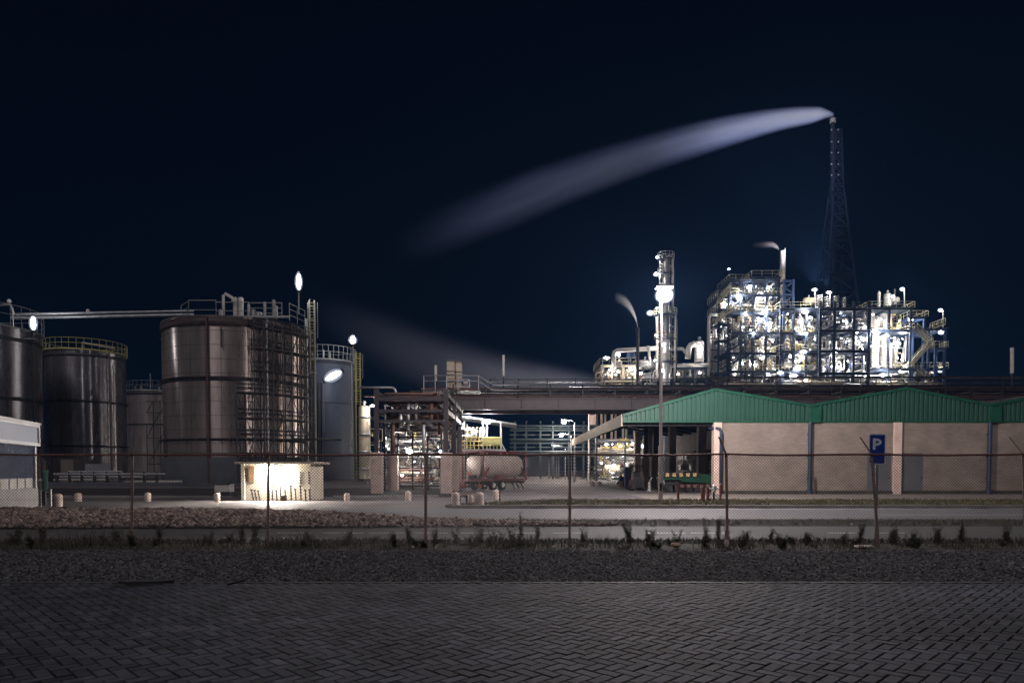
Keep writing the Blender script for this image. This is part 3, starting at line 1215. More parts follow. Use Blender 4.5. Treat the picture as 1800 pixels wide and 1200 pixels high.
# scaffolding against the big tank
sc_m = M('scaffold_tube', (.06, .058, .06), .5, .6, .3)
scaf = thing('scaffold', 'tall tube scaffold curving round the huge rusty tank', 'scaffold', (c4[0] + 4, Yf4 - 1, 0), 'scaffolds')
cols_px = (418, 432, 445, 460, 474, 489, 503, 515, 525, 532, 537)
zs = [Z(v, 74) for v in (852, 812, 771, 735, 691, 651, 612, 575, 560)]
for j, ro in enumerate((.55, 1.75)):
    pr = []
    for px in cols_px:
        p, a = onring(c4, r4 + .55, px)
        p = (c4[0] + (r4 + ro) * math.cos(a), c4[1] + (r4 + ro) * math.sin(a))
        pr.append(p)
        top = zs[-1] if px > 440 else zs[4]
        build(MB().cyl((p[0], p[1], 0), (p[0], p[1], top), .07, 6), 'standard', sc_m, scaf)
    for zi, z in enumerate(zs[1:-1]):
        lst = pr if zi < 4 else pr[2:]
        mb = MB()
        for a, b in zip(lst[:-1], lst[1:]):
            mb.cyl((*a, z), (*b, z), .075, 5)
            mb.cyl((*a, z + .55), (*b, z + .55), .045, 5)
            mb.cyl((*a, z + 1.0), (*b, z + 1.0), .05, 5)
        build(mb, 'ledger', sc_m, scaf)
    if j == 1:
        for zi in range(len(zs) - 2):
            lst = pr if zi < 4 else pr[2:]
            mb = MB()
            for k, (a, b) in enumerate(zip(lst[:-1], lst[1:])):
                if (k + zi) % 2 == 0:
                    mb.cyl((*a, zs[zi]), (*b, zs[zi + 1]), .055, 5)
                else:
                    mb.cyl((*b, zs[zi]), (*a, zs[zi + 1]), .04, 5)
            build(mb, 'brace', sc_m, scaf)
for zi, z in enumerate(zs[1:-1]):
    mb = MB()
    lst = cols_px if zi < 4 else cols_px[2:]
    angs = [onring(c4, r4 + .55, px)[1] for px in lst]
    for a, b in zip(angs[:-1], angs[1:]):
        q = [(c4[0] + (r4 + rr) * math.cos(t), c4[1] + (r4 + rr) * math.sin(t), z + .03) for rr, t in ((.5, a), (1.8, a), (1.8, b), (.5, b))]
        mb.prism(q, (0, 0, .07))
    build(mb, 'deck_board', M('scaffold_board', (.07, .06, .055), .8), scaf)
# outer lower bay of the scaffold with long jutting ledgers
mb = MB()
for py in (770, 772):
    p = W(515, py, 72)
    mb.cyl((p.x, p.y, p.z), (X(600, 74, py), 74, p.z), .06, 5)
build(mb, 'ledger', sc_m, scaf)

# small scaffold on the farthest tank
scaf2 = thing('scaffold', 'smaller scaffold in front of the farthest pinkish tank', 'scaffold', (c3[0], Yf3 - 1, 0), 'scaffolds')
pr = [(X(px, 136), 136) for px in (258, 270, 282, 296)]
zz = [0] + [Z(v, 136) for v in (815, 800, 770, 745, 725, 705)]
for p in pr:
    build(MB().cyl((*p, 0), (*p, zz[-1] if p[0] > pr[0][0] else zz[-3]), .08, 5), 'standard', sc_m, scaf2)
for zi in range(1, len(zz)):
    build(MB().cyl((*pr[0], zz[zi]), (*pr[-1], zz[zi]), .08, 5), 'ledger', sc_m, scaf2)
    for k in range(3):
        if (k + zi) % 2 and zi < len(zz) - 1:
            build(MB().cyl((*pr[k], zz[zi]), (*pr[k + 1], zz[zi + 1]), .07, 5), 'brace', sc_m, scaf2)


# caged ladder towers
def ladder_tower(px, w, Y, y0, y1, label, mat, cage=True):
    s_ = Y / F
    x0, x1 = X(px - w / 2, Y), X(px + w / 2, Y)
    z0, z1 = Z(y1, Y), Z(y0, Y)
    t = thing('caged_ladder', label, 'ladder', ((x0 + x1) / 2, Y, 0), 'caged ladders beside the tanks')
    for x in (x0, x1):
        build(MB().bar((x, Y, 0), (x, Y, z1), .16), 'stile', mat, t)
    mb = MB()
    z = z0
    while z < z1:
        mb.cyl((x0, Y, z), (x1, Y, z), .035, 4)
        z += .35
    build(mb, 'rungs', mat, t)
    if cage:
        mb = MB()
        z = z0 + .3
        while z < z1 + .01:
            pts = [(x0 + (x1 - x0) * .5 - math.cos(a) * (x1 - x0) * .75, Y - math.sin(a) * .8, z) for a in np.linspace(0, math.pi, 7)]
            mb.tube(pts, .05, 4)
            z += 1.5
        mb.bar((x0 + (x1 - x0) * .5, Y - .8, z0), (x0 + (x1 - x0) * .5, Y - .8, z1), .06)
        build(mb, 'cage', mat, t)
    mb = MB()
    for x in (x0 - .2, x1 + .35):
        mb.bar((x, Y, Z((y0 + y1) / 2, Y)), (x, Y, z1 * .99), .05)
    build(mb, 'conduit', galv, t)


ladder_tower(550.5, 9, 80, 528, 660, 'cream caged ladder rising beside the huge rusty tank', M('ladder_cream', (.36, .35, .25), .5))
ladder_tower(630, 8, 96, 620, 710, 'yellow caged ladder beside the blue tank', rail_y)
ladder_tower(562, 7, 96, 672, 845, 'dark lattice pipe support between rusty and blue tanks', dark_steel, False)

# pipe bridging the first and the big tank
ov = thing('overhead_pipe', 'long thin twin pipe spanning between two tank tops', 'pipe', (X(200, 77), 77, 17))
for k, py in enumerate((549.5, 556)):
    a, b = W(20, py + 3, 77 + k), W(340, py - 3, 77 + k)
    build(MB().cyl(a, b, .14 if k == 0 else .17, 8), 'pipe', galv, ov)
mb = MB()
p = W(155, 547.5, 77)
mb.dome(p, .22, (0, 0, 1), .3, 10)
mb.dome(p, .22, (0, 0, -1), .15, 10)
build(mb, 'beacon', white_pipe, ov)
mb = MB()
Yq = 76
mb.tube([W(-10, 537, Yq), W(18, 535, Yq), W(21, 541, Yq), W(24, 552, Yq)], .13, 6)
mb.cyl(W(22, 548, Yq), W(24, 575, Yq), .06, 5)
build(mb, 'support_arm', rail_m, ov)
mb = MB()
mb.dome(W(16, 530, Yq), .22, (0, 0, 1), .3, 10)
mb.dome(W(16, 530, Yq), .22, (0, 0, -1), .15, 10)
build(mb, 'beacon', white_pipe, ov)

# ------------------------------------------------------------------ low yard stuff in front of the tanks
# bund wall and boxes
bd = MB()
bd.box2((-75, 62, 0), (X(560, 62), 62.3, Z(848, 62)))
tag(build(bd, 'bund_wall', plinth_m, loc=(-40, 62, 0)), 'low grey concrete bund wall before the tanks', 'wall')
mp = thing('manifold_pipes', 'low bank of pipes and valves at the foot of the pale tank', 'pipework', (X(170, 70), 70, 0))
rg = random.Random(9)
for k, (py, a, b) in enumerate(((833, 95, 290), (838, 105, 250), (843, 95, 190), (829, 120, 215), (846, 220, 320))):
    Yq = 66 + k * 1.1
    build(MB().cyl(W(a, py, Yq), W(b, py, Yq), .13, 7), 'pipe', white_pipe if k in (2, 4) else galv, mp)
for k in range(9):
    px = 100 + k * 22
    p = W(px, 838, 66)
    build(MB().box((p.x, p.y, p.z / 2), (.2, .2, p.z)).cyl(p, p + Vector((0, 0, .5)), .12, 8), 'valve', dark_steel, mp)
for px0, px1, y0, y1, lb in ((107, 128, 806, 835, 'small tan kiosk at the foot of the pale tank'), (150, 194, 815, 829, 'blank pale sign board low on the pale tank')):
    Yq = 72
    a, b = W(px0, y1, Yq), W(px1, y0, Yq)
    t = thing('kiosk' if px0 < 110 else 'sign_board', lb, 'kiosk' if px0 < 110 else 'sign', ((a.x + b.x) / 2, Yq, 0))
    if px0 < 110:
        build(MB().box2((a.x, Yq, 0), (b.x, Yq + 1, b.z)), 'body', M('kiosk_tan', (.20, .17, .15), .7), t)
        build(MB().box2((a.x - .1, Yq - .1, b.z), (b.x + .1, Yq + 1.1, b.z + .1)), 'roof', dark_steel, t)
    else:
        build(MB().box2((a.x, Yq, a.z), (b.x, Yq + .08, b.z)), 'panel', M('board_grey', (.26, .26, .28), .6), t)
        for x in (a.x + .3, b.x - .3):
            build(MB().bar((x, Yq + .15, 0), (x, Yq + .15, b.z), .1), 'post', dark_steel, t)

# white cabinet box by the big tank
Yq = 40.0
a, b = W(377, 864, Yq), W(403, 851, Yq)
t = thing('equipment_box', 'small pale box with dark lid on the grass near the rusty tank', 'box', ((a.x + b.x) / 2, Yq, 0))
build(MB().box2((a.x, Yq, a.z), (b.x, Yq + .7, b.z)), 'body', white_pipe, t)
build(MB().box2((a.x - .05, Yq - .05, b.z), (b.x + .05, Yq + .75, b.z + .07)), 'lid', dark_steel, t)
build(MB().box2((a.x + .05, Yq + .1, 0), (b.x - .05, Yq + .6, a.z)), 'foot', dark_steel, t)

# ------------------------------------------------------------------ pump hut
hut_m = M('hut_plaster', (.72, .64, .52), .8, 0, .18, 1.2, .3, 25)
HY = 34.0
hx0, hx1 = X(426, HY), X(545, HY)
hz = Z(815, HY)
hut = thing('pump_hut', 'low cream pump hut with a lamp glaring under its eave', 'hut', ((hx0 + hx1) / 2, HY, 0))
build(MB().box2((hx0, HY, 0), (hx1, HY + 2.3, hz)), 'wall', hut_m, hut)
build(MB().box2((hx0 - .32, HY - .28, hz), (hx1 + .28, HY + 2.6, hz + .11)), 'roof', M('hut_roof', (.42, .36, .28), .8), hut)
build(MB().box2((hx0 - .08, HY - .05, 0), (hx0 + .10, HY, hz)), 'corner_pier', hut_m, hut)
dz0, dz1 = Z(846, HY), Z(822, HY)
wn = build(MB().box2((X(427.5, HY), HY - .02, dz0), (X(435, HY), HY, dz1)), 'hatch', M('hatch_brown', (.06, .035, .02), .6), hut)
build(MB().box2((X(437, HY), HY - .015, Z(848, HY)), (X(446, HY), HY, Z(819, HY))), 'door', M('door_tan', (.42, .24, .13), .6), hut)
for px in (527.5, 542.5):
    mb = MB()
    for k in range(5):
        z = Z(830 + k * 4.6, HY)
        mb.box((X(px, HY), HY - .008, z), (.085, .016, .085))
    build(mb, 'vent', black, hut)
lamp = build(MB().box2((X(474, HY), HY - .10, hz - .16), (X(496, HY), HY, hz - .08)), 'lamp_housing', dark_steel, hut)
build(MB().box2((X(475, HY), HY - .15, hz - .24), (X(495, HY), HY - .04, hz - .165)), 'lamp_lens', lamp_warm, lamp)
# stand pipes before the hut
sp_m = M('standpipe', (.05, .045, .04), .5, .4)
spl = [(478, 855, 0), (485.5, 862, 0), (492.5, 855, 0), (501, 862, 0), (511, 854, 0), (519, 860, 0), (528, 854, 0), (536.5, 861, 0), (544, 861, 0), (444.5, 861, -4), (450, 862, -4), (456, 863, -4)]
for k, (px, py, ln) in enumerate(spl):
    Yq = 33.7
    b = Vector((X(px, Yq), Yq, 0))
    tp = W(px + ln * .6, py, Yq)
    if k == 0:
        lb = 'first black stand pipe counted from the fence post'
    lb = ['tall black stand pipe nearest the fence post', 'short stand pipe second from the fence post', 'tall stand pipe left of the small square box', 'short stand pipe right of the small square box', 'tall stand pipe in the middle of the bright wall', 'short stand pipe between two tall ones below the vents', 'tall stand pipe under the inner column of vents', 'short stand pipe between the two columns of vents', 'last short stand pipe at the hut corner', 'leaning stand pipe nearest the hut door', 'leaning stand pipe in the middle of three by the door', 'leaning stand pipe farthest from the hut door'][k]
    t = thing('stand_pipe', lb, 'pipe', b, 'stand pipes before the pump hut')
    build(MB().cyl(b, tp, .035, 7), 'pipe', sp_m, t)
    build(MB().cyl(tp - Vector((0, 0, .02)), tp + Vector((0, 0, .05)), .065, 8), 'cap', sp_m, t)
Yq = 33.6
p = Vector((X(497, Yq), Yq, 0))
t = thing('valve_box', 'small square dark box among the stand pipes', 'box', p)
build(MB().box((p.x, Yq, .12), (.26, .2, .24)), 'body', M('valve_box', (.20, .15, .10), .7), t)
build(MB().box((p.x, Yq, .255), (.30, .24, .03)), 'lid', dark_steel, t)

# ------------------------------------------------------------------ white cabin at the edge
wc = M('cabin_panel', (.26, .28, .34), .5, .1, .12, 1)
wt = M('cabin_trim', (.50, .50, .52), .5, .1, .12, 1)
wdark = M('cabin_glass', (.035, .05, .085), .25, 0, .2)
A, B = Vector((-15.75, 18.0, 0)), Vector((X(61, 26.6), 26.6, 0))
d = (B - A).normalized()
nrm = Vector((d.y, -d.x, 0))
LL = (B - A).length
cab = thing('white_cabin', 'white trimmed cabin with dark shutters above a pale brick base', 'cabin', (A + B) / 2)
rotm = Matrix((d, -nrm, Vector((0, 0, 1)))).transposed()


def cbox(s0, s1, z0, z1, t0, t1):
    mb = MB()
    c = A + d * (s0 + s1) / 2 - nrm * ((t0 + t1) / 2) + Vector((0, 0, (z0 + z1) / 2))
    mb.box(c, (s1 - s0, t1 - t0, z1 - z0), rot=rotm)
    return mb


zt = Z(747, 26.6)
z1 = Z(783, 26.6)
z2 = Z(839, 26.6)
z3 = Z(857, 26.6)
build(cbox(0, LL, 0, zt - .05, .06, 4), 'body', wc, cab)
fa = build(cbox(-.05, LL + .03, z1 + .06, zt, -.10, .06), 'fascia', wc, cab)
mb = cbox(-.06, LL + .06, zt - .10, zt + .02, -.16, -.10)
for m in (cbox(-.06, LL + .06, z1 - .02, z1 + .10, -.16, -.10), cbox(LL - .03, LL + .09, z1, zt, -.16, -.10)):
    b = len(mb.v)
    mb.v += m.v
    mb.f += [tuple(i + b for i in f) for f in m.f]
    mb.sm += m.sm
build(mb, 'fascia_trim', wt, cab)
build(cbox(-.05, LL + .1, zt, zt + .08, -.2, 4.1), 'roof', wt, cab)
build(cbox(LL - .14, LL + .02, 0, z1 - .02, -.04, .06), 'corner_post', wt, cab)
build(cbox(0, LL - .14, z2, z1 - .02, .02, .06), 'shutter', wdark, cab)
mb = MB()
s = LL - .35
k = 0
while s > 0:
    w = .62
    m = cbox(s - w, s, z3 + .03, z2 - .03, .03, .06)
    b = len(mb.v)
    mb.v += m.v
    mb.f += [tuple(i + b for i in f) for f in m.f]
    mb.sm += m.sm
    s -= w + .16
    k += 1
build(mb, 'window', M('cabin_window', (.55, .52, .47), .4), cab)
brm = M('pale_brick', (.33, .32, .32), .85, 0, .2, 3, .8, 8)
build(cbox(0, LL + .02, 0, z3, -.06, .06), 'base_wall', brm, cab)
# little rail and frames right of the cabin
t = thing('gate_frame', 'thin pale gate frame beside the white cabin', 'gate', (X(76, 27.5), 27.5, 0))
for px in (68, 86):
    build(MB().bar((X(px, 27.5), 27.5, 0), (X(px, 27.5), 27.5, Z(861, 27.5)), .07), 'post', wt, t)
build(MB().bar((X(66, 27.5), 27.5, Z(861, 27.5)), (X(88, 27.5), 27.5, Z(861, 27.5)), .07), 'rail', wt, t)
build(MB().box2((X(69, 27.55), 27.55, .1), (X(77, 27.55), 27.6, Z(864, 27.5))), 'panel', M('gate_dark', (.03, .05, .05), .6), t)
t = thing('valve_manifold', 'dark tall valve pipes between cabin and first tank', 'pipework', (X(72, 45), 45, 0))
for k, (px, py) in enumerate(((65, 803), (70, 818), (76, 812), (80, 830), (73, 845))):
    p = W(px, py, 45)
    build(MB().cyl((p.x, 45, 0), p, .14, 8).dome(p, .2, (0, 0, 1), .2), 'pipe', [dark_steel, rust, dark_steel, green_pipe, galv][k], t)

# ------------------------------------------------------------------ bollards
bm_ = M('bollard_white', (.62, .50, .44), .7, 0, .3, 4)


def bollard_mesh(r, h):
    return MB().lathe([(r, 0), (r, h - r * .7), (r * .92, h - r * .35), (r * .65, h - r * .1), (.001, h)], (0, 0, 0), 16)


bo0 = None
bl = [(800.5, 893, 28.05, .17, .53, 'tall white bollard on the island nearest the fence post'),
      (843, 897, 27.75, .17, .54, 'white bollard at the front of the kerbed island'),
      (828, 891, 29.0, .09, .36, 'small pale bollard behind the two big island ones'),
      (717.5, 880, 0, .15, .5, 'pale bollard in front of the pipe rack'),
      (871, 876, 33.2, .15, .48, 'pale bollard under the trailer wheels'),
      (610, 881, 0, .13, .42, 'white bollard just beyond the pump hut corner'),
      (381.5, 882, 0, .15, .45, 'white bollard just left of the pump hut'),
      (260, 881, 0, .15, .45, 'white bollard alone in the middle of the tank road edge'),
      (137.5, 881, 0, .16, .42, 'second white bollard from the white cabin'),
      (101, 890, 0, .20, .55, 'broad white bollard closest to the white cabin')]
for px, py, Yq, r, h, lb in bl:
    g = G(px, py)
    if Yq:
        g = Vector((X(px, Yq), Yq, .10))
    if bo0 is None:
        bo0 = build(bollard_mesh(.17, .53), 'bollard', bm_, loc=(0, 0, 0))
        tag(bo0, lb, 'bollard', 'white bollards along the yard road')
        bo0.location = g
    else:
        dup(bo0, g, lb, rz=random.uniform(0, 6), scale=(r / .17, r / .17, h / .53))
# island sign frame between the bollards
t = thing('low_barrier', 'low pale bar on two legs behind the island bollards', 'barrier', (X(815, 30), 30, 0))
build(MB().bar((X(804, 30), 30, Z(868, 30)), (X(832, 30), 30, Z(868, 30)), .10), 'rail', M('bar_pale', (.5, .4, .34), .7), t)
for px in (808, 820):
    build(MB().bar((X(px, 30), 30, 0), (X(px, 30), 30, Z(868, 30)), .08), 'leg', dark_steel, t)
t = thing('marker_post', 'thin dark marker post on the island right of the bollards', 'post', (X(879, 30), 30, 0))
build(MB().cyl((X(879, 30), 30, 0), (X(879, 30), 30, Z(862, 30)), .035, 7), 'post', rust, t)
build(MB().box((X(879, 30), 30, Z(862, 30)), (.10, .05, .12)), 'cap', dark_steel, t)
# ------------------------------------------------------------------ generic pipework filler
PIPE_MATS = [clad, white_pipe, white_pipe, clad, galv, clad, galv, dark_steel, cream, clad, white_pipe, yellow]


def pipework(label, a, b, n, rmin, rmax, seed, mats=None, group=None, valves=3, name='pipework', xb=0.55, vb=0.35):
    """a connected tangle of axis aligned pipes inside the box a..b"""
    rg = random.Random(seed)
    a, b = Vector(a), Vector(b)
    mats = mats or PIPE_MATS
    t = thing(name, label, 'pipework', ((a.x + b.x) / 2, (a.y + b.y) / 2, a.z), group)
    for k in range(n):
        r = rg.uniform(rmin, rmax) * rg.choice((.6, .8, 1, 1, 1.3))
        p = Vector((rg.uniform(a.x, b.x), rg.uniform(a.y, b.y), rg.uniform(a.z, b.z)))
        pts = []
        ax = rg.choices((0, 1, 2), (xb, 1 - xb - vb, vb))[0]
        p[ax] = a[ax] + (b[ax] - a[ax]) * rg.uniform(0, .25)
        pts.append(p.copy())
        for s_ in range(rg.choice((1, 2, 3, 3, 4))):
            q = p.copy()
            if s_ == 0:
                q[ax] = a[ax] + (b[ax] - a[ax]) * rg.uniform(.55, 1)
            else:
                ax = rg.choice([i for i in (0, 2, 1, 2, 0) if i != ax])
                q[ax] = a[ax] + (b[ax] - a[ax]) * rg.uniform(0, 1)
            if (q - p).length > 3 * r:
                pts.append(q)
                p = q
        if len(pts) < 2:
            continue
        # round the elbows
        path = [pts[0]]
        for i in range(1, len(pts) - 1):
            e = min(2.2 * r, (pts[i] - pts[i - 1]).length * .4, (pts[i + 1] - pts[i]).length * .4)
            u = (pts[i - 1] - pts[i]).normalized() * e
            w = (pts[i + 1] - pts[i]).normalized() * e
            path += [pts[i] + u, pts[i] + (u + w) * .3, pts[i] + w]
        path.append(pts[-1])
        mb = MB().tube(path, r, 8)
        for i in range(len(pts) - 1):
            if rg.random() < .5:
                m = pts[i].lerp(pts[i + 1], rg.uniform(.25, .75))
                dd = (pts[i + 1] - pts[i]).normalized()
                mb.cyl(m - dd * r * .25, m + dd * r * .25, r * 1.5, 8)
        build(mb, 'pipe', rg.choice(mats), t)
    for k in range(valves):
        r = rmax * rg.uniform(1.0, 1.7)
        p = Vector((rg.uniform(a.x, b.x), rg.uniform(a.y, b.y), rg.uniform(a.z, b.z)))
        mb = MB().cyl(p - Vector((0, 0, r)), p + Vector((0, 0, r * 1.2)), r * .7, 8).cyl(p + Vector((0, 0, r * 1.2)), p + Vector((0, 0, r * 2.2)), r * .2, 5)
        mb.cyl(p + Vector((0, 0, r * 2.1)), p + Vector((0, 0, r * 2.3)), r * .8, 10)
        build(mb, 'valve', rg.choice([dark_steel, clad, yellow, rust]), t)
    return t


def vessel_v(px, y0, y1, Y, w, label, mat, group='process vessels', skirt=True, bands=3):
    x = X(px, Y, (y0 + y1) / 2)
    r = w / 2 / F * Y
    z0, z1 = Z(y1, Y), Z(y0, Y)
    t = thing('process_vessel', label, 'vessel', (x, Y, z0), group)
    build(MB().lathe([(r, z0 + r * .4), (r, z1 - r * .5)], (x, Y, 0), 20), 'shell', mat, t)
    build(MB().dome((x, Y, z1 - r * .5), r, (0, 0, 1), r * .5, 20), 'top_head', mat, t)
    if skirt:
        build(MB().lathe([(r * .95, z0), (r * .95, z0 + r * .4)], (x, Y, 0), 20), 'skirt', dark_steel, t)
    for k in range(bands):
        z = z0 + (z1 - z0) * (k + .7) / (bands + .4)
        build(MB().lathe([(r, z - .08), (r + .06, z - .08), (r + .06, z + .08), (r, z + .08)], (x, Y, 0), 20), 'band', galv, t)
    build(MB().cyl((x, Y, z1 - .1), (x, Y, z1 + r * .8), r * .22, 8).cyl((x, Y, z1 + r * .4), (x, Y, z1 + r * .55), r * .4, 8), 'nozzle', galv, t)
    return t


def vessel_h(px0, px1, py, h, Y, label, mat, group='process vessels'):
    x0, x1 = X(px0, Y, py), X(px1, Y, py)
    z = Z(py, Y)
    r = h / 2 / F * Y
    t = thing('process_drum', label, 'vessel', ((x0 + x1) / 2, Y, z - r), group)
    build(MB().lathe([(r, x0 + r * .4), (r, x1 - r * .4)], (0, Y, z), 20, axis='x'), 'shell', mat, t)
    for x, s_ in ((x0 + r * .4, -1), (x1 - r * .4, 1)):
        build(MB().dome((x, Y, z), r, (s_, 0, 0), r * .45, 20), 'head', mat, t)
    for f in (.25, .75):
        xx = x0 + (x1 - x0) * f
        build(MB().box((xx, Y, z - r * 1.05), (r * .35, r * 1.6, r * .9)), 'saddle', dark_steel, t)
    build(MB().cyl((x0 + (x1 - x0) * .4, Y, z + r * .9), (x0 + (x1 - x0) * .4, Y, z + r * 1.7), r * .2, 8), 'nozzle', galv, t)
    return t


# ------------------------------------------------------------------ floodlights
def ico(sub=1):
    bm = bmesh.new()
    bmesh.ops.create_icosphere(bm, subdivisions=sub, radius=1.0)
    mb = MB()
    mb.v = [tuple(v.co) for v in bm.verts]
    for f in bm.faces:
        mb.face([v.index for v in f.verts], True)
    bm.free()
    return mb


def make_flood(mat, sub=1):
    t = thing('floodlight', 'x', 'lamp', (0, 0, 0))
    mb = ico(sub)
    mb.v = [(x * 1.0, y * .8, z * .72) for x, y, z in mb.v]
    mb.v = [(x * .68, y * .68, z * .68) for x, y, z in mb.v]
    build(mb, 'lens', mat, t)
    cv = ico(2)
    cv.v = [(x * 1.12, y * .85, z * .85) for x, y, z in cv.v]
    build(cv, 'halo_shell', halo_shell_mat(), t)
    build(MB().box((0, .95, .1), (.7, .3, .5)).bar((0, .95, .1), (0, 2.4, .1), .14), 'bracket', dark_steel, t)
    return t


FL = {}


def flood(px, py, Y, d, label, kind='far', group='floodlights on the process plant', sx=1.0, sz=1.0):
    """d: diameter on the photograph in pixels"""
    key = kind
    r = d / 2 / F * Y
    p = W(px, py, Y)
    if key not in FL:
        FL[key] = make_flood({'far': lamp_far, 'hot': lamp_hot, 'soft': lamp_soft, 'cool': lamp_cool, 'dim': lamp_dim, 'warm': lamp_warm}[kind])
        o = FL[key]
        o['label'] = label
        o.location = p
        o.scale = (r * sx, r, r * sz)
    else:
        o = dup(FL[key], p, label, scale=(r * sx, r, r * sz))
    o['group'] = group
    return o


# ------------------------------------------------------------------ pipe rack beside the tanks
rack = thing('pipe_rack', 'brown steel pipe rack on tall concrete legs left of the tank trailer', 'pipe rack', (X(720, 46), 46, 0))
rack_steel = M('rack_steel', (.045, .038, .042), .55, .2, .3)
conc_p = M('concrete_leg', (.42, .32, .285), .85, 0, .22, 2.5, .4, 20)
RX = (X(662.5, 44.5), X(784.5, 44.5))
for Yq in (44.5, 50.5, 56.5):
    for x in RX:
        zc = Z(795, 44.5)
        build(MB().box((x, Yq, zc / 2), (.72, .72, zc)), 'concrete_leg', conc_p, rack, bevel=.03)
        build(MB().box((x, Yq, (zc + 6.75) / 2), (.24, .24, 6.75 - zc)).box((x, Yq - .18, (zc + 6.75) / 2), (.30, .03, 6.75 - zc)), 'column', rack_steel, rack)
for Yq in (44.5, 50.5, 56.5):
    for py, h in ((701, .26), (722, .2), (740, .16)):
        z = Z(py, 44.5)
        build(MB().box2((RX[0] + .17, Yq - .12, z - h / 2), (RX[1] - .17, Yq + .12, z + h / 2)), 'beam', rack_steel, rack)
for x in RX:
    for py in (692, 722):
        z = Z(py, 44.5)
        build(MB().box2((x - .1, 44.7, z - .15), (x + .1, 58, z + .15)), 'beam', rack_steel, rack)
rg = random.Random(4)
for k in range(40):
    z = Z(rg.uniform(690, 752), 45)
    Yq = 44.9 + k * .27
    r = rg.uniform(.035, .12)
    xa, xb = RX[0] + rg.uniform(.1, 1), RX[1] - rg.uniform(.1, .8)
    build(MB().tube([(xa, Yq + 3, z), (xa, Yq + .2, z), (xa + .2, Yq, z), (xb - .2, Yq, z), (xb, Yq + .2, z), (xb, Yq + 2.5, z)], r, 8), 'pipe', rg.choice([rust, rust, brown_steel, rack_steel, galv, dark_steel]), rack)
for k in range(8):
    x = RX[0] + .5 + k * .5
    r = rg.uniform(.05, .13)
    z = Z(rg.choice((716, 728, 744)), 45) + .2
    build(MB().tube([(x, 44.8, z - rg.uniform(1, 2.4)), (x, 44.8, z - .2), (x, 45.0, z), (x, 58, z)], r, 8), 'pipe', rg.choice([clad, white_pipe, galv, rust]), rack)
# light pipe on the top with an elbow
build(MB().tube([W(630, 681, 45.5), W(690, 681, 45.5), W(694, 684, 45.5), W(697, 692, 45.5)], .08, 8), 'pipe', galv, rack)
pipework('small valves and conduits crowding the top of the brown pipe rack', (RX[0] + .3, 45, Z(745, 45)), (RX[1] - .3, 56, Z(688, 45)), 34, .03, .09, 21, [rust, galv, brown_steel, dark_steel, clad], valves=14)

# ------------------------------------------------------------------ the long pipe bridge
BY = 58.0
bridge = thing('pipe_bridge', 'long brown girder bridge carrying pipes over the road and warehouse', 'pipe bridge', (X(1000, BY), BY, 0))
bx0, bx1 = X(788, BY), 72.0
zb, zt = Z(720, BY), Z(699, BY)
for Yq in (BY, BY + 4.2):
    mb = MB()
    mb.box2((bx0, Yq - .03, zb + .06), (bx1, Yq + .03, zt - .06))
    mb.box2((bx0, Yq - .22, zt - .06), (bx1, Yq + .22, zt))
    mb.box2((bx0, Yq - .22, zb), (bx1, Yq + .22, zb + .06))
    x = bx0
    while x < bx1:
        mb.box2((x, Yq - .2, zb + .06), (x + .03, Yq - .03, zt - .06))
        x += 3.1
    build(mb, 'girder', brown_steel, bridge)
mb = MB()
x = bx0
while x < bx1:
    mb.box2((x, BY, zb + .3), (x + .2, BY + 4.2, zb + .6))
    x += 3.1
build(mb, 'cross_beam', dark_steel, bridge)
for x in (X(1152, BY), 52.0):
    for Yq in (BY, BY + 4.2):
        build(MB().box2((x - .2, Yq - .2, Z(803, BY)), (x + .2, Yq + .2, zb)), 'column', brown_steel, bridge)
        build(MB().box2((x - .4, Yq - .4, 0), (x + .5, Yq + .5, Z(803, BY))), 'concrete_leg', conc_p, bridge)
shiny = M('bare_pipe', (.5, .5, .52), .22, .95, .3, 1.5)
black_pipe = M('dark_pipe', (.035, .033, .033), .4, .3)
# pipes on several levels
rg = random.Random(17)
for k, (py, Yq, r, m, xa, xb) in enumerate((
        (696.5, 58.5, .07, rust, 640, 1900), (694, 59.3, .08, black_pipe, 745, 1900), (691, 60.4, .09, shiny, 800, 1900), (688, 61.2, .10, black_pipe, 720, 1900),
        (685.5, 58.6, .05, shiny, 900, 1900), (683, 59.5, .09, rust, 740, 1900), (680, 60.6, .06, shiny, 1000, 1900), (677.5, 61.6, .08, black_pipe, 1050, 1900), (663, 62.3, .10, shiny, 1240, 1900),
        (672, 61.0, .05, shiny, 860, 1900))):
    build(MB().cyl(W(xa, py, Yq), (W(xb, py, Yq).x, Yq, W(900, py, Yq).z), r, 8), 'pipe', m, bridge)
x = bx0 + .4
while x < bx1:
    zc = Z(674, BY)
    mb = MB()
    for Yq in (BY + .25, BY + 4.0):
        mb.box2((x - .06, Yq - .06, zt), (x + .06, Yq + .06, zc))
    for py in (688, 680):
        mb.box2((x - .05, BY + .2, Z(py, BY) - .05), (x + .05, BY + 4.0, Z(py, BY) + .03))
    build(mb, 'pipe_support', dark_steel, bridge)
    x += 2.75
mb = MB()
xa, xb = X(862, BY), 72
zr0, zr1 = Z(681, BY), Z(666, BY)
for f in (0, .45, 1):
    z = Z(683, BY) + (Z(670 if f < 1 else 667, BY) - Z(683, BY)) * max(f, .02)
    mb.cyl((xa, BY - .15, z), (xb, BY - .15, z), .035 if f else .05, 5)
x = xa
while x < xb:
    mb.cyl((x, BY - .15, zt), (x, BY - .15, Z(665, BY)), .035, 4)
    x += 2.4
build(mb, 'handrail', dark_steel, bridge)
mb = MB()                         # sloping stair rails down to the bridge
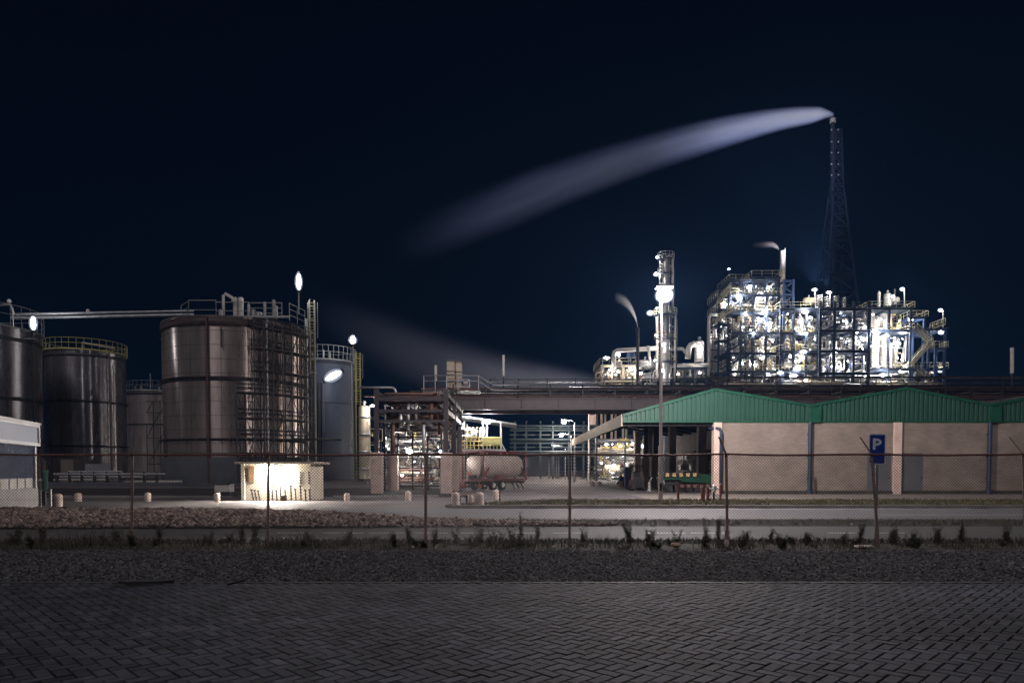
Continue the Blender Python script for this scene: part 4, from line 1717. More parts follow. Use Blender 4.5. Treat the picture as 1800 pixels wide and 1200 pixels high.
for dz in (0, -.45):
    mb.tube([W(745, 660, 57.6) + Vector((0, 0, dz)), W(841, 660, 57.6) + Vector((0, 0, dz)), W(868, 677, 57.6) + Vector((0, 0, dz)), W(930, 676, 57.6) + Vector((0, 0, dz))], .05, 5)
for px in (745, 765, 785, 805, 841):
    mb.cyl(W(px, 660, 57.6), W(px, 692, 57.6), .05, 5)
build(mb, 'stair_rail', galv, bridge)
build(MB().box2(W(742, 686, 57.4), (X(845, 59.5), 60.5, Z(684.5, 57.4))), 'platform', brown_steel, bridge)
# upright equipment standing on the bridge
for i, (px, y0, y1, w, lb, mt) in enumerate(((766, 642, 684, 5, 'slim pale vent pipe on the bridge platform', white_pipe), (885, 624, 681, 5, 'lone tall vent pipe standing on the bridge', white_pipe), (1779, 611, 680, 6, 'vent pipe near the far end of the bridge', white_pipe))):
    p0, p1 = W(px, y1, 59), W(px, y0, 59)
    r = w / 2 / F * 59
    t = thing('vent_pipe', lb, 'vent pipe', p0, 'vent pipes on the bridge')
    build(MB().cyl(p0, p0.lerp(p1, .35), r * .5, 8), 'stem', dark_steel, t)
    build(MB().cyl(p0.lerp(p1, .35), p1, r, 10), 'silencer', mt, t)
for px0, px1, y0, y1, lb in ((785.5, 799, 633, 684, 'broader tan vertical duct on the bridge platform'), (801.5, 811, 635, 684, 'narrow tan vertical duct on the bridge platform')):
    a, b = W(px0, y1, 59.5), W(px1, y0, 59.5)
    t = thing('exhaust_duct', lb, 'duct', ((a.x + b.x) / 2, 59.5, a.z), 'ducts on the bridge platform')
    build(MB().box2((a.x, 59.5, a.z), (b.x, 60.3, b.z)), 'casing', M('duct_tan', (.50, .42, .33), .6, .1, .2), t)
    mb = MB()
    for f in (.25, .5, .62, .97):
        z = a.z + (b.z - a.z) * f
        mb.box2((a.x - .04, 59.45, z - .04), (b.x + .04, 60.34, z + .04))
    build(mb, 'flange', dark_steel, t)
a, b = W(813, 681, 59.5), W(825, 666, 59.5)
t = thing('fan_box', 'small square fan box beside the two tan ducts', 'box', ((a.x + b.x) / 2, 59.5, a.z))
build(MB().box2((a.x, 59.4, a.z), (b.x, 60.2, b.z)), 'casing', galv, t)
build(MB().lathe([(.3, 59.36), (.3, 59.4), (.22, 59.4), (.22, 59.36)], ((a.x + b.x) / 2, 0, (a.z + b.z) / 2), 14, axis='y'), 'fan_ring', dark_steel, t)

# ------------------------------------------------------------------ process area below the rack
vessel_v(641, 712, 845, 60, 20, 'tall cream lagged column beside the blue tank', cream, bands=4)
vessel_v(690, 728, 850, 60, 12, 'slim pale lagged column under the pipe rack', white_pipe, bands=4)
vessel_v(700, 772, 850, 57, 16, 'short white vessel under the pipe rack', white_pipe)
vessel_v(758, 760, 852, 58, 13, 'pinkish upright vessel under the pipe rack', clad)
vessel_h(700, 775, 762, 26, 61, 'long dark horizontal drum high under the pipe rack', galv)
vessel_h(730, 770, 833, 22, 56, 'small cream horizontal drum near the ground under the rack', cream)
a0 = X(670, 52)
for i, (pa, pb, y0, y1, Yq, n, lb) in enumerate((
        (672, 780, 735, 775, 53, 56, 'upper tangle of lit pipes under the brown rack'),
        (672, 780, 775, 825, 53, 56, 'middle tangle of bright pipes under the brown rack'),
        (672, 790, 820, 860, 52, 64, 'lowest tangle of pipes and valves under the brown rack'),
        (628, 660, 720, 850, 61, 9, 'upright pipes beside the tall cream column'),
        (790, 815, 725, 855, 60, 10, 'upright pipes between rack leg and tank trailer'))):
    A_, B_ = W(pa, y1, Yq), W(pb, y0, Yq)
    pipework(lb, (A_.x, Yq, max(.2, A_.z)), (B_.x, Yq + 5, B_.z), n, .025, .09, 40 + i, [clad, white_pipe, white_pipe, galv, dark_steel, dark_steel, rust, cream], valves=16 if n > 20 else 6, xb=.35, vb=.5)
vessel_v(714, 770, 851, 67, 13, 'tall white vessel deep behind the pipe rack, beside the frame', white_pipe)
vessel_v(733, 762, 851, 69, 15, 'widest white vessel deep behind the pipe rack', clad)
vessel_v(750, 776, 851, 66, 10, 'slim white vessel deep behind the pipe rack', white_pipe)
vessel_h(675, 712, 778, 16, 66, 'pale drum deep behind the left rack leg', white_pipe)
for i, (pa, pb, y0, y1, n) in enumerate(((668, 798, 735, 790, 44), (668, 798, 790, 850, 44))):
    A_, B_ = W(pa, y1, 70), W(pb, y0, 70)
    pipework(['high far wall of bright pipes behind the rack bay', 'low far wall of bright pipes behind the rack bay'][i], (A_.x, 70, max(.2, A_.z)), (B_.x, 74, B_.z), n, .04, .13, 240 + i, [clad, white_pipe, white_pipe, galv, dark_steel, cream], valves=12, xb=.5, vb=.4)
rg2 = random.Random(66)
for k in range(12):
    flood(rg2.uniform(674, 795), rg2.uniform(745, 845), 64.5 + rg2.uniform(0, 4), rg2.uniform(2.4, 4.4), 'tiny bulkhead lamp deep behind the pipe rack bay', 'far', 'tiny bulkhead lamps among the pipes')
t = thing('support_frame', 'grey braced steel frame standing under the pipe rack', 'frame', (X(725, 51), 51, 0))
for px in (676, 700, 725, 752, 776):
    build(MB().bar((X(px, 51), 51, 0), (X(px, 51), 51, Z(742, 51)), .12), 'post', dark_steel, t)
for py in (768, 800, 822):
    build(MB().bar(W(676, py, 51), W(776, py, 51), .10), 'beam', dark_steel, t)
for (a, b) in (((676, 800), (700, 742)), ((700, 742), (752, 800)), ((725, 822), (752, 768)), ((752, 768), (776, 800))):
    build(MB().bar(W(*a, 51), W(*b, 51), .06), 'brace', dark_steel, t)
GM = 'floodlights in the yard below the bridge'
flood(720, 793, 51.5, 15, 'dazzling floodlight in the middle of the pipe rack bay', 'hot', GM)
flood(775, 793, 53, 8, 'round floodlight beside the right leg of the pipe rack', 'hot', GM)
flood(655, 713, 59, 8, 'floodlight on top of the tall cream column', 'hot', GM, 1.5, .7)
flood(707, 835, 51.8, 6, 'small lamp near the ground under the pipe rack', 'far', GM)

rg = random.Random(55)
for k in range(14):  # extra lamps at random spots, added to brighten this pipework
    flood(rg.uniform(674, 776), rg.uniform(745, 850), 52.5 + rg.uniform(0, 4), rg.uniform(2.2, 4), 'tiny lamp added to brighten the pipes under the brown rack', 'far', 'tiny bulkhead lamps among the pipes')
for k in range(14):  # more added lamps to brighten the pipes beyond the canopy
    flood(rg.uniform(1050, 1148), rg.uniform(775, 840), 97.5 + rg.uniform(0, 5), rg.uniform(2.2, 4), 'tiny lamp added to brighten the pipes seen under the canopy', 'far', 'tiny bulkhead lamps among the pipes')

# ------------------------------------------------------------------ loading station
lst = thing('loading_station', 'white loading platform with yellow rail under a brightly lit roof', 'loading station', (X(855, 64), 64, 0))
LY = 63.0
zp = Z(789, LY)
zr = Z(744, LY)
build(MB().prism([W(800, 728, LY), W(800, 731, LY), W(908, 747, LY), W(908, 744, LY)], (0, 5, 0)), 'roof', M('shelter_roof', (.30, .32, .32), .5, .3), lst)
build(MB().box2((X(812, LY), LY, zp - .25), (X(888, LY), LY + 4, zp)), 'platform', galv, lst)
for px in (816, 849, 856, 880):
    build(MB().bar((X(px, LY), LY + .1, 0), (X(px, LY), LY + .1, Z(740, LY)), .13), 'post', white_pipe, lst)
for px in (816, 880):
    build(MB().bar((X(px, LY), LY + 3.9, 0), (X(px, LY), LY + 3.9, Z(740, LY)), .13), 'post', white_pipe, lst)
mb = MB()
rail_run(mb, (X(849, LY), LY - .05, zp), (X(880, LY), LY - .05, zp), 1.05, 5, .06, 2)
mb.box2((X(850, LY), LY - .08, zp + .45), (X(879, LY), LY - .03, zp + 1.05))
build(mb, 'handrail', M('rail_bright_yellow', (.55, .52, .20), .5), lst)
mb = MB()
rail_run(mb, (X(812, LY), LY - .05, zp), (X(849, LY), LY - .05, zp), 1.05, 5, .05, 2)
build(mb, 'handrail', yellow, lst)
mb = MB()
for k in range(4):
    p = W(822 + k * 7, 775, LY + 1)
    mb.tube([p, p + Vector((0, 0, .9)), p + Vector((.15, 0, 1.3)), p + Vector((.45, 0, 1.2)), p + Vector((.5, 0, .4))], .08, 6)
build(mb, 'loading_arm', white_pipe, lst)
build(MB().bar(W(882, 780, LY), W(893, 800, LY), .1), 'stair', galv, lst)
pipework('pale pipes and pumps packed on the loading platform', (X(803, LY), LY + .5, zp), (X(846, LY), LY + 3, zp + 2), 12, .05, .12, 77, [cream, white_pipe, clad, yellow], valves=6)
flood(857, 741, LY - .3, 13, 'dazzling floodlight under the middle of the loading roof', 'hot', GM, 1.3, .8)
flood(824, 733, LY - .3, 9, 'wide floodlight under the high end of the loading roof', 'far', GM, 1.5, .6)
flood(813, 752, LY + .5, 7, 'small floodlight at the pipes beside the loading station', 'far', GM)

# ------------------------------------------------------------------ tank container on a trailer
CY = 51.0
s_ = CY / F
tr = thing('tank_container', 'red framed tank container with pale barrel under the bridge', 'tank container', (X(866, CY), CY, Z(846, CY)))
frm = M('container_red', (.17, .06, .058), .55, .1, .3, 4)
brl = M('container_barrel', (.66, .56, .50), .45, .3, .25, 1.2)
ang = R(55)
e1 = Vector((math.cos(ang), math.sin(ang), 0))       # along the container
e2 = Vector((-math.sin(ang), math.cos(ang), 0))      # across it
O = W(850, 845, CY)
Lc, Wc, Hc = 5.7, 2.0, Z(791, CY) - Z(845, CY)


def cp(u, v, w):
    return O + e1 * u + e2 * v + Vector((0, 0, w))


cnrs = [(0, 0), (Lc, 0), (Lc, Wc), (0, Wc)]
for u, v in cnrs:
    build(MB().bar(cp(u, v, 0), cp(u, v, Hc), .13), 'corner_post', frm, tr)
for i in range(4):
    u, v = cnrs[i]
    u2, v2 = cnrs[(i + 1) % 4]
    build(MB().bar(cp(u, v, .06), cp(u2, v2, .06), .12), 'bottom_rail', frm, tr)
    build(MB().bar(cp(u, v, Hc - .06), cp(u2, v2, Hc - .06), .10), 'top_rail', frm, tr)
r = min(Wc, Hc) * .46
mb = MB()
c0, c1 = cp(.32, Wc / 2, Hc * .5), cp(Lc - .32, Wc / 2, Hc * .5)
mb.cyl(c0, c1, r, 28, caps=False)
bar_ = build(mb, 'barrel', brl, tr)
build(MB().dome(c0, r, -e1, .26, 28), 'barrel_end', brl, tr)
build(MB().dome(c1, r, e1, .26, 28), 'barrel_end', brl, tr)
mb = MB()
for f in (.12, .5, .88):
    c = c0.lerp(c1, f)
    mb.cyl(c - e1 * .04, c + e1 * .04, r + .02, 28)
build(mb, 'hoop', brl, bar_)
build(MB().bar(cp(0, 0, .1), cp(.7, 0, Hc * .45), .08).bar(cp(Lc, 0, .1), cp(Lc - .7, 0, Hc * .45), .08).bar(cp(Lc, 0, Hc - .1), cp(Lc - .5, 0, Hc * .62), .08), 'brace', frm, tr)
build(MB().box(cp(-.06, Wc * .5, .3), (.25, .5, .3), rz=ang), 'outlet_box', dark_steel, tr)
build(MB().box(cp(-.1, Wc * .62, .55), (.12, .25, .2), rz=ang), 'warning_plate', M('plate_orange', (.55, .13, .04), .5), tr)
build(MB().box(cp(1.9, -.05, .24), (1.0, .08, .42), rz=ang), 'side_box', frm, tr)
chas = thing('container_trailer', 'dark low trailer with twin wheels under the tank container', 'trailer', cp(1.5, 1, 0) * 1)
chas.location.z = 0
ORG[chas.name] = Vector(chas.location)
for v in (.35, Wc - .35):
    build(MB().bar(cp(-.1, v, -.14), cp(Lc + .2, v, -.14), .16, .2), 'chassis_beam', dark_steel, chas)
zw = O.z
for u in (1.3, 2.5):
    for v in (-.02, Wc - .25):
        c = cp(u, v, 0)
        c.z = .36
        wh = build(MB().cyl(c, c + e2 * .28, .36, 22), 'tyre', black, chas)
        build(MB().cyl(c - e2 * .02, c + e2 * .05, .18, 16), 'rim', white_pipe if u > 1 else rust, wh)
build(MB().bar(cp(1.3, .1, -.3), cp(1.3, Wc - .1, -.3), .12).bar(cp(2.5, .1, -.3), cp(2.5, Wc - .1, -.3), .12), 'axle', dark_steel, chas)
build(MB().box(cp(-.15, .2, -.35), (.12, .28, .2), rz=ang), 'tail_lamp', M('tail_red', (.4, .06, .03), .4), chas)
build(MB().box(cp(-.15, Wc - .2, -.35), (.12, .28, .2), rz=ang), 'tail_lamp', M('tail_red', (.4, .06, .03), .4), chas)
build(MB().box(cp(-.1, Wc / 2, -.42), (.1, Wc, .12), rz=ang), 'bumper', dark_steel, chas)
for u in (3.6, 4.2, 4.8):
    a = cp(u, 0, -.05)
    b = cp(u + .35, -.1, 0)
    b.z = .05
    build(MB().bar(a, b, .09), 'landing_leg', dark_steel, chas)

# ------------------------------------------------------------------ far rack and lamps down the yard street
galv_dim = M('dim_pipe', (.10, .12, .13), .4, .5)
fr = thing('pipe_rack', 'far dim teal pipe rack crossing behind the street lamps', 'pipe rack', (X(960, 110), 110, 0))
teal = M('teal_steel', (.032, .050, .058), .5, .3, .25)
for px in (905, 925, 950, 972, 1000, 1026, 1046):
    build(MB().bar((X(px, 110), 110, 0), (X(px, 110), 110, Z(740, 110)), .3), 'column', teal, fr)
for k, py in enumerate((748, 756, 764, 772, 779, 786, 793, 800)):
    Yq = 109 + k % 3
    build(MB().cyl(W(896, py, Yq), W(1052, py, Yq), .16 + .06 * (k % 2), 7), 'pipe', [teal, teal, galv_dim, teal][k % 4], fr)
for py in (753, 776, 797):
    build(MB().bar(W(898, py, 110.5), W(1050, py, 110.5), .3), 'beam', teal, fr)
sh = thing('dark_shed', 'dark windowless shed far down the yard street', 'shed', (X(955, 160), 160, 0))
build(MB().box2((X(925, 160), 160, 0), (X(985, 160), 170, Z(805, 160))), 'wall', M('shed_dark', (.04, .05, .06), .7), sh)
build(MB().box2((X(923, 160), 159.5, Z(805, 160)), (X(987, 160), 170.5, Z(803, 160))), 'roof', dark_steel, sh)


def yard_lamp(px_head, py_head, px_pole, Y, d, label, base=0):
    p = W(px_head, py_head, Y)
    x = X(px_pole, Y)
    t = thing('street_lamp', label, 'street lamp', (x, Y, 0), 'street lamps along the yard street')
    build(MB().cyl((x, Y, 0), (x, Y, p.z), .10, 8, r2=.06), 'pole', galv, t)
    build(MB().tube([(x, Y, p.z - .05), (x + (p.x - x) * .3, Y, p.z + .25), (p.x, Y, p.z + .2)], .06, 6), 'arm', galv, t)
    r = d / 2 / F * Y
    mb = ico(1)
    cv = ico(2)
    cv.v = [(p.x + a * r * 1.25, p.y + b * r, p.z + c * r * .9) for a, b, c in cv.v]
    mb.v = [(p.x + a * r * .85, p.y + b * r * .7, p.z + c * r * .55) for a, b, c in mb.v]
    hd = build(MB().box(p + Vector((0, 0, r * 1.05)), (r * 2.2, r * 1.5, .16)), 'lamp_head', galv, t)
    build(mb, 'lens', lamp_yard, hd)
    build(cv, 'halo_shell', halo_shell_mat(), hd)


yard_lamp(991, 742, 1010, 80, 9, 'nearest yard street lamp left of the tall pale mast')
yard_lamp(987, 765, 1004, 105, 7, 'middle yard street lamp just below the nearest one')
yard_lamp(973, 785, 994, 135, 7, 'farthest yard street lamp, lowest of the three')
t = thing('mast', 'slim pale mast rising beside the canopy corner', 'mast', (X(1035, 84), 84, 0))
build(MB().cyl((X(1035, 84), 84, 0), (X(1035, 84), 84, Z(728, 84)), .12, 8, r2=.08), 'pole', white_pipe, t)
build(MB().tube([(X(1035, 84), 84, Z(728, 84)), (X(1034.5, 84), 84, Z(726, 84)), (X(1032, 84), 84, Z(725, 84))], .08, 6), 'arm', white_pipe, t)
t = thing('warning_board', 'pinkish square board high beside the pale mast', 'sign', (X(1042, 86), 86, 0))
build(MB().box2(W(1037, 746, 86), W(1047, 729, 86) + Vector((0, .1, 0))), 'board', M('board_pink', (.42, .32, .30), .6), t)
build(MB().bar((X(1049, 86.2), 86.2, 0), (X(1049, 86.2), 86.2, Z(725, 86)), .2), 'post', dark_steel, t)
for i, px in enumerate((1022, 978, 965, 982)):
    if i:
        t = thing('lamp_post', ['', 'thin grey post right of the dark shed', 'thin grey post in front of the dark shed', 'thin grey post by the low wall down the street'][i], 'post', (X(px, 120), 120, 0), 'thin posts down the yard street')
        build(MB().cyl((X(px, 120), 120, 0), (X(px, 120), 120, Z(790 + i * 3, 120)), .12, 7), 'pole', galv, t)
        build(MB().box((X(px, 120), 120, .3), (.5, .5, .6)), 'foot', concrete, t)

# lit process area seen under the canopy
def rack_frame(label, pa, pb, y0s, Yq, dep, mat, ncol, seed):
    t = thing('pipe_rack', label, 'pipe rack', (X((pa + pb) / 2, Yq), Yq, 0))
    for k in range(ncol):
        px = pa + (pb - pa) * k / (ncol - 1)
        for y in (Yq, Yq + dep):
            build(MB().bar((X(px, Yq), y, 0), (X(px, Yq), y, Z(y0s[0], Yq)), .25), 'column', mat, t)
    for py in y0s:
        for y in (Yq, Yq + dep):
            build(MB().bar((X(pa, Yq), y, Z(py, Yq)), (X(pb, Yq), y, Z(py, Yq)), .25), 'beam', mat, t)
    return t


rack_frame('dark pipe rack seen under the green canopy', 1048, 1150, (776, 800, 820), 98, 8, dark_steel, 5, 3)
for i, (y0, y1, n) in enumerate(((772, 798, 16), (800, 819, 14), (820, 846, 18))):
    A_, B_ = W(1048, y1, 98), W(1150, y0, 98)
    pipework(['top row of bright pipes seen under the canopy', 'middle row of bright pipes seen under the canopy', 'lowest row of pipes and pumps seen under the canopy'][i],
             (A_.x, 98.3, max(.2, A_.z)), (B_.x, 106, B_.z), n, .1, .3, 130 + i, [clad, white_pipe, cream, galv, yellow], valves=7)
vessel_h(1062, 1090, 823, 14, 97, 'cream drum low in the area under the canopy', cream)
vessel_v(1103, 812, 846, 97, 9, 'white upright vessel in the area under the canopy', white_pipe)
vessel_v(1070, 826, 846, 95, 9, 'squat pale vessel in the area under the canopy', cream)
vessel_v(1133, 805, 846, 96, 8, 'slim yellowish vessel behind the forklift', cream)
flood(1133, 784, 92, 13, 'dazzling floodlight seen under the canopy edge', 'hot', GM)
flood(1112, 779, 99, 5, 'small floodlight high under the canopy left of the dazzling one', 'far', GM)
flood(1066, 781, 96, 6, 'small floodlight at the canopy corner above the pipes', 'hot', GM, 1.6, .8)
flood(1079, 817, 95, 6, 'low floodlight among pipes under the canopy', 'hot', GM)
flood(1057, 813, 97, 4, 'tiny lamp at the edge of the area under the canopy', 'far', GM)
flood(1120, 825, 98, 4, 'tiny lamp just left of the forklift roof', 'far', GM)
for k, (px, py) in enumerate(((1039, 852), (1052, 853), (1089, 853))):
    p = G(px, py + 2)
    dup(bo0, (p.x, p.y, 0), ['low white stone at the foot of the pale mast', 'low white stone just right of the pale mast foot', 'low white stone before the blue bin'][k], scale=(1.8, 1.8, 1.0))
# ------------------------------------------------------------------ green gabled warehouse
WY = 43.3
green = M('green_sheeting', (0.036, 0.108, 0.080), 0.5, 0.0, 0.14, 0.35, rvar=.08)
green_t = M('green_trim', (0.015, 0.10, 0.06), 0.5)
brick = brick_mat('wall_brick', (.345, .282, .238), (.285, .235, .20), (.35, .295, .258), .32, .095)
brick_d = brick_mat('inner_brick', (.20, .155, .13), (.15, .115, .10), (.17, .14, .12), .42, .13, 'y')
pale_p = M('pillar_pale', (.80, .60, .51), .8, 0, .12, 2, .2, 25)
grey_door = M('grey_door', (.17, .17, .19), .55, .1, .15, .6)
bluepipe = M('downpipe_blue', (.04, .06, .105), .5, .1, .2)
roofm = M('roof_sheet', (.10, .10, .105), .5, .3, .3, .6, stretch=(.3, 3, 1))
wh = thing('warehouse', 'long brick warehouse with three green ribbed gables and open canopy', 'warehouse', (X(1500, WY), WY, 0))
zc = Z(739.5, WY)            # bottom of the sheeting
xe, xv1, xv2 = X(1095, WY), X(1424, WY), X(1739, WY)
xp1, xp2 = X(1256, WY), X(1592, WY)
ze, zv1, zv2 = Z(728, WY), Z(711, WY), Z(710, WY)
zp1, zp2 = Z(682.5, WY), Z(680.5, WY)
xp3 = xv2 + (xv2 - xv1) * .52
xv3 = xv2 + (xv2 - xv1)
roofline = [(xe, ze), (xp1, zp1), (xv1, zv1), (xp2, zp2), (xv2, zv2), (xp3, zp2), (xv3, zv2)]
BACK = 79.0


def rz_at(x):
    for (a, za), (b, zb_) in zip(roofline[:-1], roofline[1:]):
        if a <= x <= b:
            return za + (zb_ - za) * (x - a) / (b - a)
    return roofline[-1][1]


for k in range(3):
    xa, xb = roofline[2 * k][0], roofline[2 * k + 2][0]
    mb = MB()
    pitch = .29
    xs = []
    x = xa
    while x < xb - .01:
        for dx, dy in ((0, 0), (.15, 0), (.18, .085), (.26, .085)):
            if x + dx < xb:
                xs.append((x + dx, dy))
        x += pitch
    xs.append((xb, 0))
    b = len(mb.v)
    for x, dy in xs:
        mb.v.append((x, WY + dy, zc))
        mb.v.append((x, WY + dy, max(zc + .02, rz_at(x) - .10)))
    for i in range(len(xs) - 1):
        mb.face((b + 2 * i, b + 2 * i + 2, b + 2 * i + 3, b + 2 * i + 1))
    g = build(mb, 'gable_cladding', green, wh)
    # edge flashing along the roof line
    fm = MB()
    xp, zp = roofline[2 * k + 1]
    for (p, q) in (((xa, rz_at(xa)), (xp, zp)), ((xp, zp), (xb, roofline[2 * k + 2][1]))):
        d = Vector((q[0] - p[0], 0, q[1] - p[1])).normalized()
        fm.bar((p[0], WY + .12, p[1] - .06), (q[0], WY + .12, q[1] - .06), .34, .16)
    build(fm, 'gable_flashing', green_t, g)
    # roof slopes
    for (p, q) in (((xa, roofline[2 * k][1]), (xp, zp)), ((xp, zp), (xb, roofline[2 * k + 2][1]))):
        rm_ = MB()
        rm_.prism([(p[0], WY + .30, p[1]), (q[0], WY + .30, q[1]), (q[0], BACK, q[1]), (p[0], BACK, p[1])], (0, 0, -.12))
        ro = build(rm_, 'roof', roofm, wh)
        sk = MB()
        for f in (.18, .42, .66, .9):
            y = WY + 3 + f * 30
            a = Vector((p[0] + (q[0] - p[0]) * .08, y, p[1] + (q[1] - p[1]) * .08 + .02))
            c = Vector((p[0] + (q[0] - p[0]) * .9, y, p[1] + (q[1] - p[1]) * .9 + .02))
            sk.prism([a, c, c + Vector((0, .9, 0)), a + Vector((0, .9, 0))], (0, 0, .03))
        build(sk, 'roof_light', M('roof_light', (.42, .43, .42), .35), ro)
# flat bottom trim under the sheeting and valley boxes
build(MB().box2((xe, WY - .03, zc - .10), (xv3, WY + .25, zc)), 'cladding_sill', green_t, wh)
for x, z in ((xv1, zv1), (xv2, zv2)):
    build(MB().box2((x - .02, WY - .16, zc - .1), (x + .62, WY - .031, z - .15)), 'valley_box', green_t, wh)
    build(MB().cyl((x - .06, WY - .16, .2), (x - .06, WY - .16, zc - .1), .115, 12), 'down_pipe', bluepipe, wh)
    build(MB().cyl((x - .06, WY - .16, 0), (x - .06, WY - .16, .28), .2, 12), 'pipe_foot', bluepipe, wh)
    mb = MB()
    for z2_ in (1.0, 2.4, 3.8):
        mb.box((x - .06, WY - .1, z2_), (.3, .14, .06))
    build(mb, 'pipe_clip', bluepipe, wh)
# brick front wall in panels with doors
xw0 = X(1269, WY)
xd = [(X(1526, WY), X(1568, WY)), (X(1585.5, WY), X(1625, WY))]
zd = Z(796, WY)
mb = MB()
edges = [xw0, xd[0][0], xd[0][1], xd[1][0], xd[1][1], xv3]
for i in range(5):
    z0 = zd if i in (1, 3) else 0
    mb.box2((edges[i], WY + .02, z0), (edges[i + 1], WY + .28, zc - .1))
build(mb, 'brick_wall', brick, wh)
for a, b in xd:
    d = build(MB().box2((a, WY + .05, .02), (b, WY + .12, zd)), 'door', grey_door, wh)
    build(MB().box2((b - .16, WY + .0, 1.0), (b - .05, WY + .05, 1.06)), 'handle', dark_steel, d)
mb = MB()
mb.box2((xw0, WY - .04, 0), (xv3, WY + .019, .22))
build(mb, 'wall_plinth', M('plinth_dark', (.07, .065, .05), .9, 0, .5, 1.5), wh)
for a, b in ((1254.5, 1268.5), (1570.5, 1584.5)):
    build(MB().box2((X(a, WY), WY - .12, 0), (X(b, WY), WY + .45, zc - .1)), 'pillar', pale_p, wh, bevel=.02)
mb = MB()
mb.tube([(X(1249, WY), WY + .4, Z(752, WY)), (X(1259, WY), WY - .1, Z(752.5, WY)), (X(1263.5, WY), WY - .26, Z(754, WY)), (X(1265.5, WY), WY - .27, Z(759, WY)), (X(1265.5, WY), WY - .27, .15)], .10, 10)
build(mb, 'down_pipe', bluepipe, wh)
build(MB().box2((X(1427, WY), WY - .2, 0), (X(1432, WY), WY - .041, Z(839, WY))), 'meter_box', M('meter_box', (.12, .10, .09), .7), wh)
# inner walls and columns
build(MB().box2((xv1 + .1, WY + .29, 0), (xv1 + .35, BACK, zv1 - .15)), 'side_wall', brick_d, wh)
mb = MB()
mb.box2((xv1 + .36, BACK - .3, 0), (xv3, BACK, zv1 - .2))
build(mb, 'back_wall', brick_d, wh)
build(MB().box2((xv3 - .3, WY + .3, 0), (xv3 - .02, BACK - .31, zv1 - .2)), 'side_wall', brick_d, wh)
colm = M('canopy_column', (.36, .31, .29), .8, 0, .15, 2)
for Yq in (52.0, 61.5, 71.0, 78.6):
    build(MB().box2((14.4 - .3, Yq - .3, 0), (14.4 + .3, Yq + .3, rz_at(14.4) - .5)), 'column', colm, wh)
# canopy fascia running back on the open side
build(MB().box2((xe - .06, WY + .3, ze - .72), (xe + .04, BACK, ze + .02)), 'fascia', M('fascia_cream', (.62, .53, .42), .6, 0, .2, 1, stretch=(1, .4, 3)), wh)
y = WY + 1.5
while y < BACK:
    mb = MB()
    for (p, q) in ((roofline[0], roofline[1]), (roofline[1], roofline[2])):
        mb.bar((p[0] + .1, y, p[1] - .28), (q[0] - .05, y, q[1] - .28), .12, .26)
    build(mb, 'rafter', dark_steel, wh)
    y += 3.4
mb = MB()
for k in range(1, 7):
    f = k / 7
    (p, q) = (roofline[0], roofline[1])
    mb.box2((p[0] + (q[0] - p[0]) * f - .05, WY + .4, p[1] + (q[1] - p[1]) * f - .30), (p[0] + (q[0] - p[0]) * f + .05, BACK, p[1] + (q[1] - p[1]) * f - .14))
build(mb, 'purlin', M('purlin', (.16, .17, .18), .6), wh)
build(MB().box2((xe + .05, WY + .32, ze - .7), (xp1 + 2, WY + .5, ze - .42)), 'tie_beam', dark_steel, wh)

# things under the canopy --------------------------------------------------
# shelves of goods at the inner wall
t = thing('storage_shelf', 'dim storage shelf with brown goods along the inner brick wall', 'shelf', (18.4, 68, 0))
for y in (62, 66, 70, 74):
    for x in (17.6, 18.8):
        build(MB().bar((x, y, 0), (x, y, 3.2), .10), 'upright', rust, t)
for z in (.3, 1.4, 2.5):
    build(MB().box2((17.55, 61.9, z), (18.85, 74.1, z + .1)), 'shelf_board', brown_steel, t)
rg = random.Random(31)
for z in (.4, 1.5, 2.6):
    y = 62.3
    k = 0
    while y < 73:
        w = rg.uniform(.9, 1.5)
        h = rg.uniform(.45, .8)
        if rg.random() < .75:
            o = build(MB().box((18.2, y + w / 2, z + h / 2), (.9, w * .9, h)).box((18.2, y + w / 2, z + h + .011), (.94, w * .94, .02)), 'goods_crate', rg.choice([M('crate_brown', (.20, .13, .08), .8), M('crate_rust', (.22, .09, .06), .8), galv]))
            tag(o, f'boxy {["grey", "brown", "rust"][k % 3]} crate on the dim shelf by the inner wall', 'crate', 'crates on the dim storage shelf')
            o['label'] = 'brown or grey crate standing on the dim inner storage shelf'
            k += 1
        y += w + .15
# forklift
KY = 50.0
fk = thing('forklift', 'dark forklift seen from behind beside blue containers under the canopy', 'forklift', (X(1122, KY), KY, 0))
x0, x1 = X(1111, KY), X(1134.5, KY)
xm = (x0 + x1) / 2
w = x1 - x0
fdark = M('forklift_dark', (.03, .03, .035), .4, .2)
fred = M('forklift_red', (.30, .05, .035), .45, .1)
mb = MB()
mb.prism([(x0 + .04, KY, .22), (x1 - .04, KY, .22), (x1 - .04, KY, .80), (x1 - .16, KY, .98), (x0 + .16, KY, .98), (x0 + .04, KY, .80)], (0, .55, 0))
build(mb, 'counterweight', fdark, fk, bevel=.04)
build(MB().box2((x0 + .08, KY + .55, .3), (x1 - .08, KY + 1.7, .75)), 'body', fred, fk, bevel=.04)
for x in (x0 + .07, x1 - .13):
    for y in (KY + .1, KY + 1.6):
        c = Vector((x - .06, y + .1, .21))
        wl = build(MB().cyl(c, c + Vector((.18, 0, 0)), .21, 18), 'wheel', black, fk)
        build(MB().cyl(c + Vector((-.01, 0, 0)), c + Vector((.19, 0, 0)), .10, 12), 'rim', fred, wl)
    for y, yt in ((KY + .25, KY + .45), (KY + 1.65, KY + 1.4)):
        build(MB().bar((x + .03, y, .8), (x + .03, yt, 1.80), .06), 'guard_post', fdark, fk)
build(MB().box2((x0 + .02, KY + .4, 1.80), (x1 - .02, KY + 1.45, 1.87)), 'overhead_guard', fdark, fk)
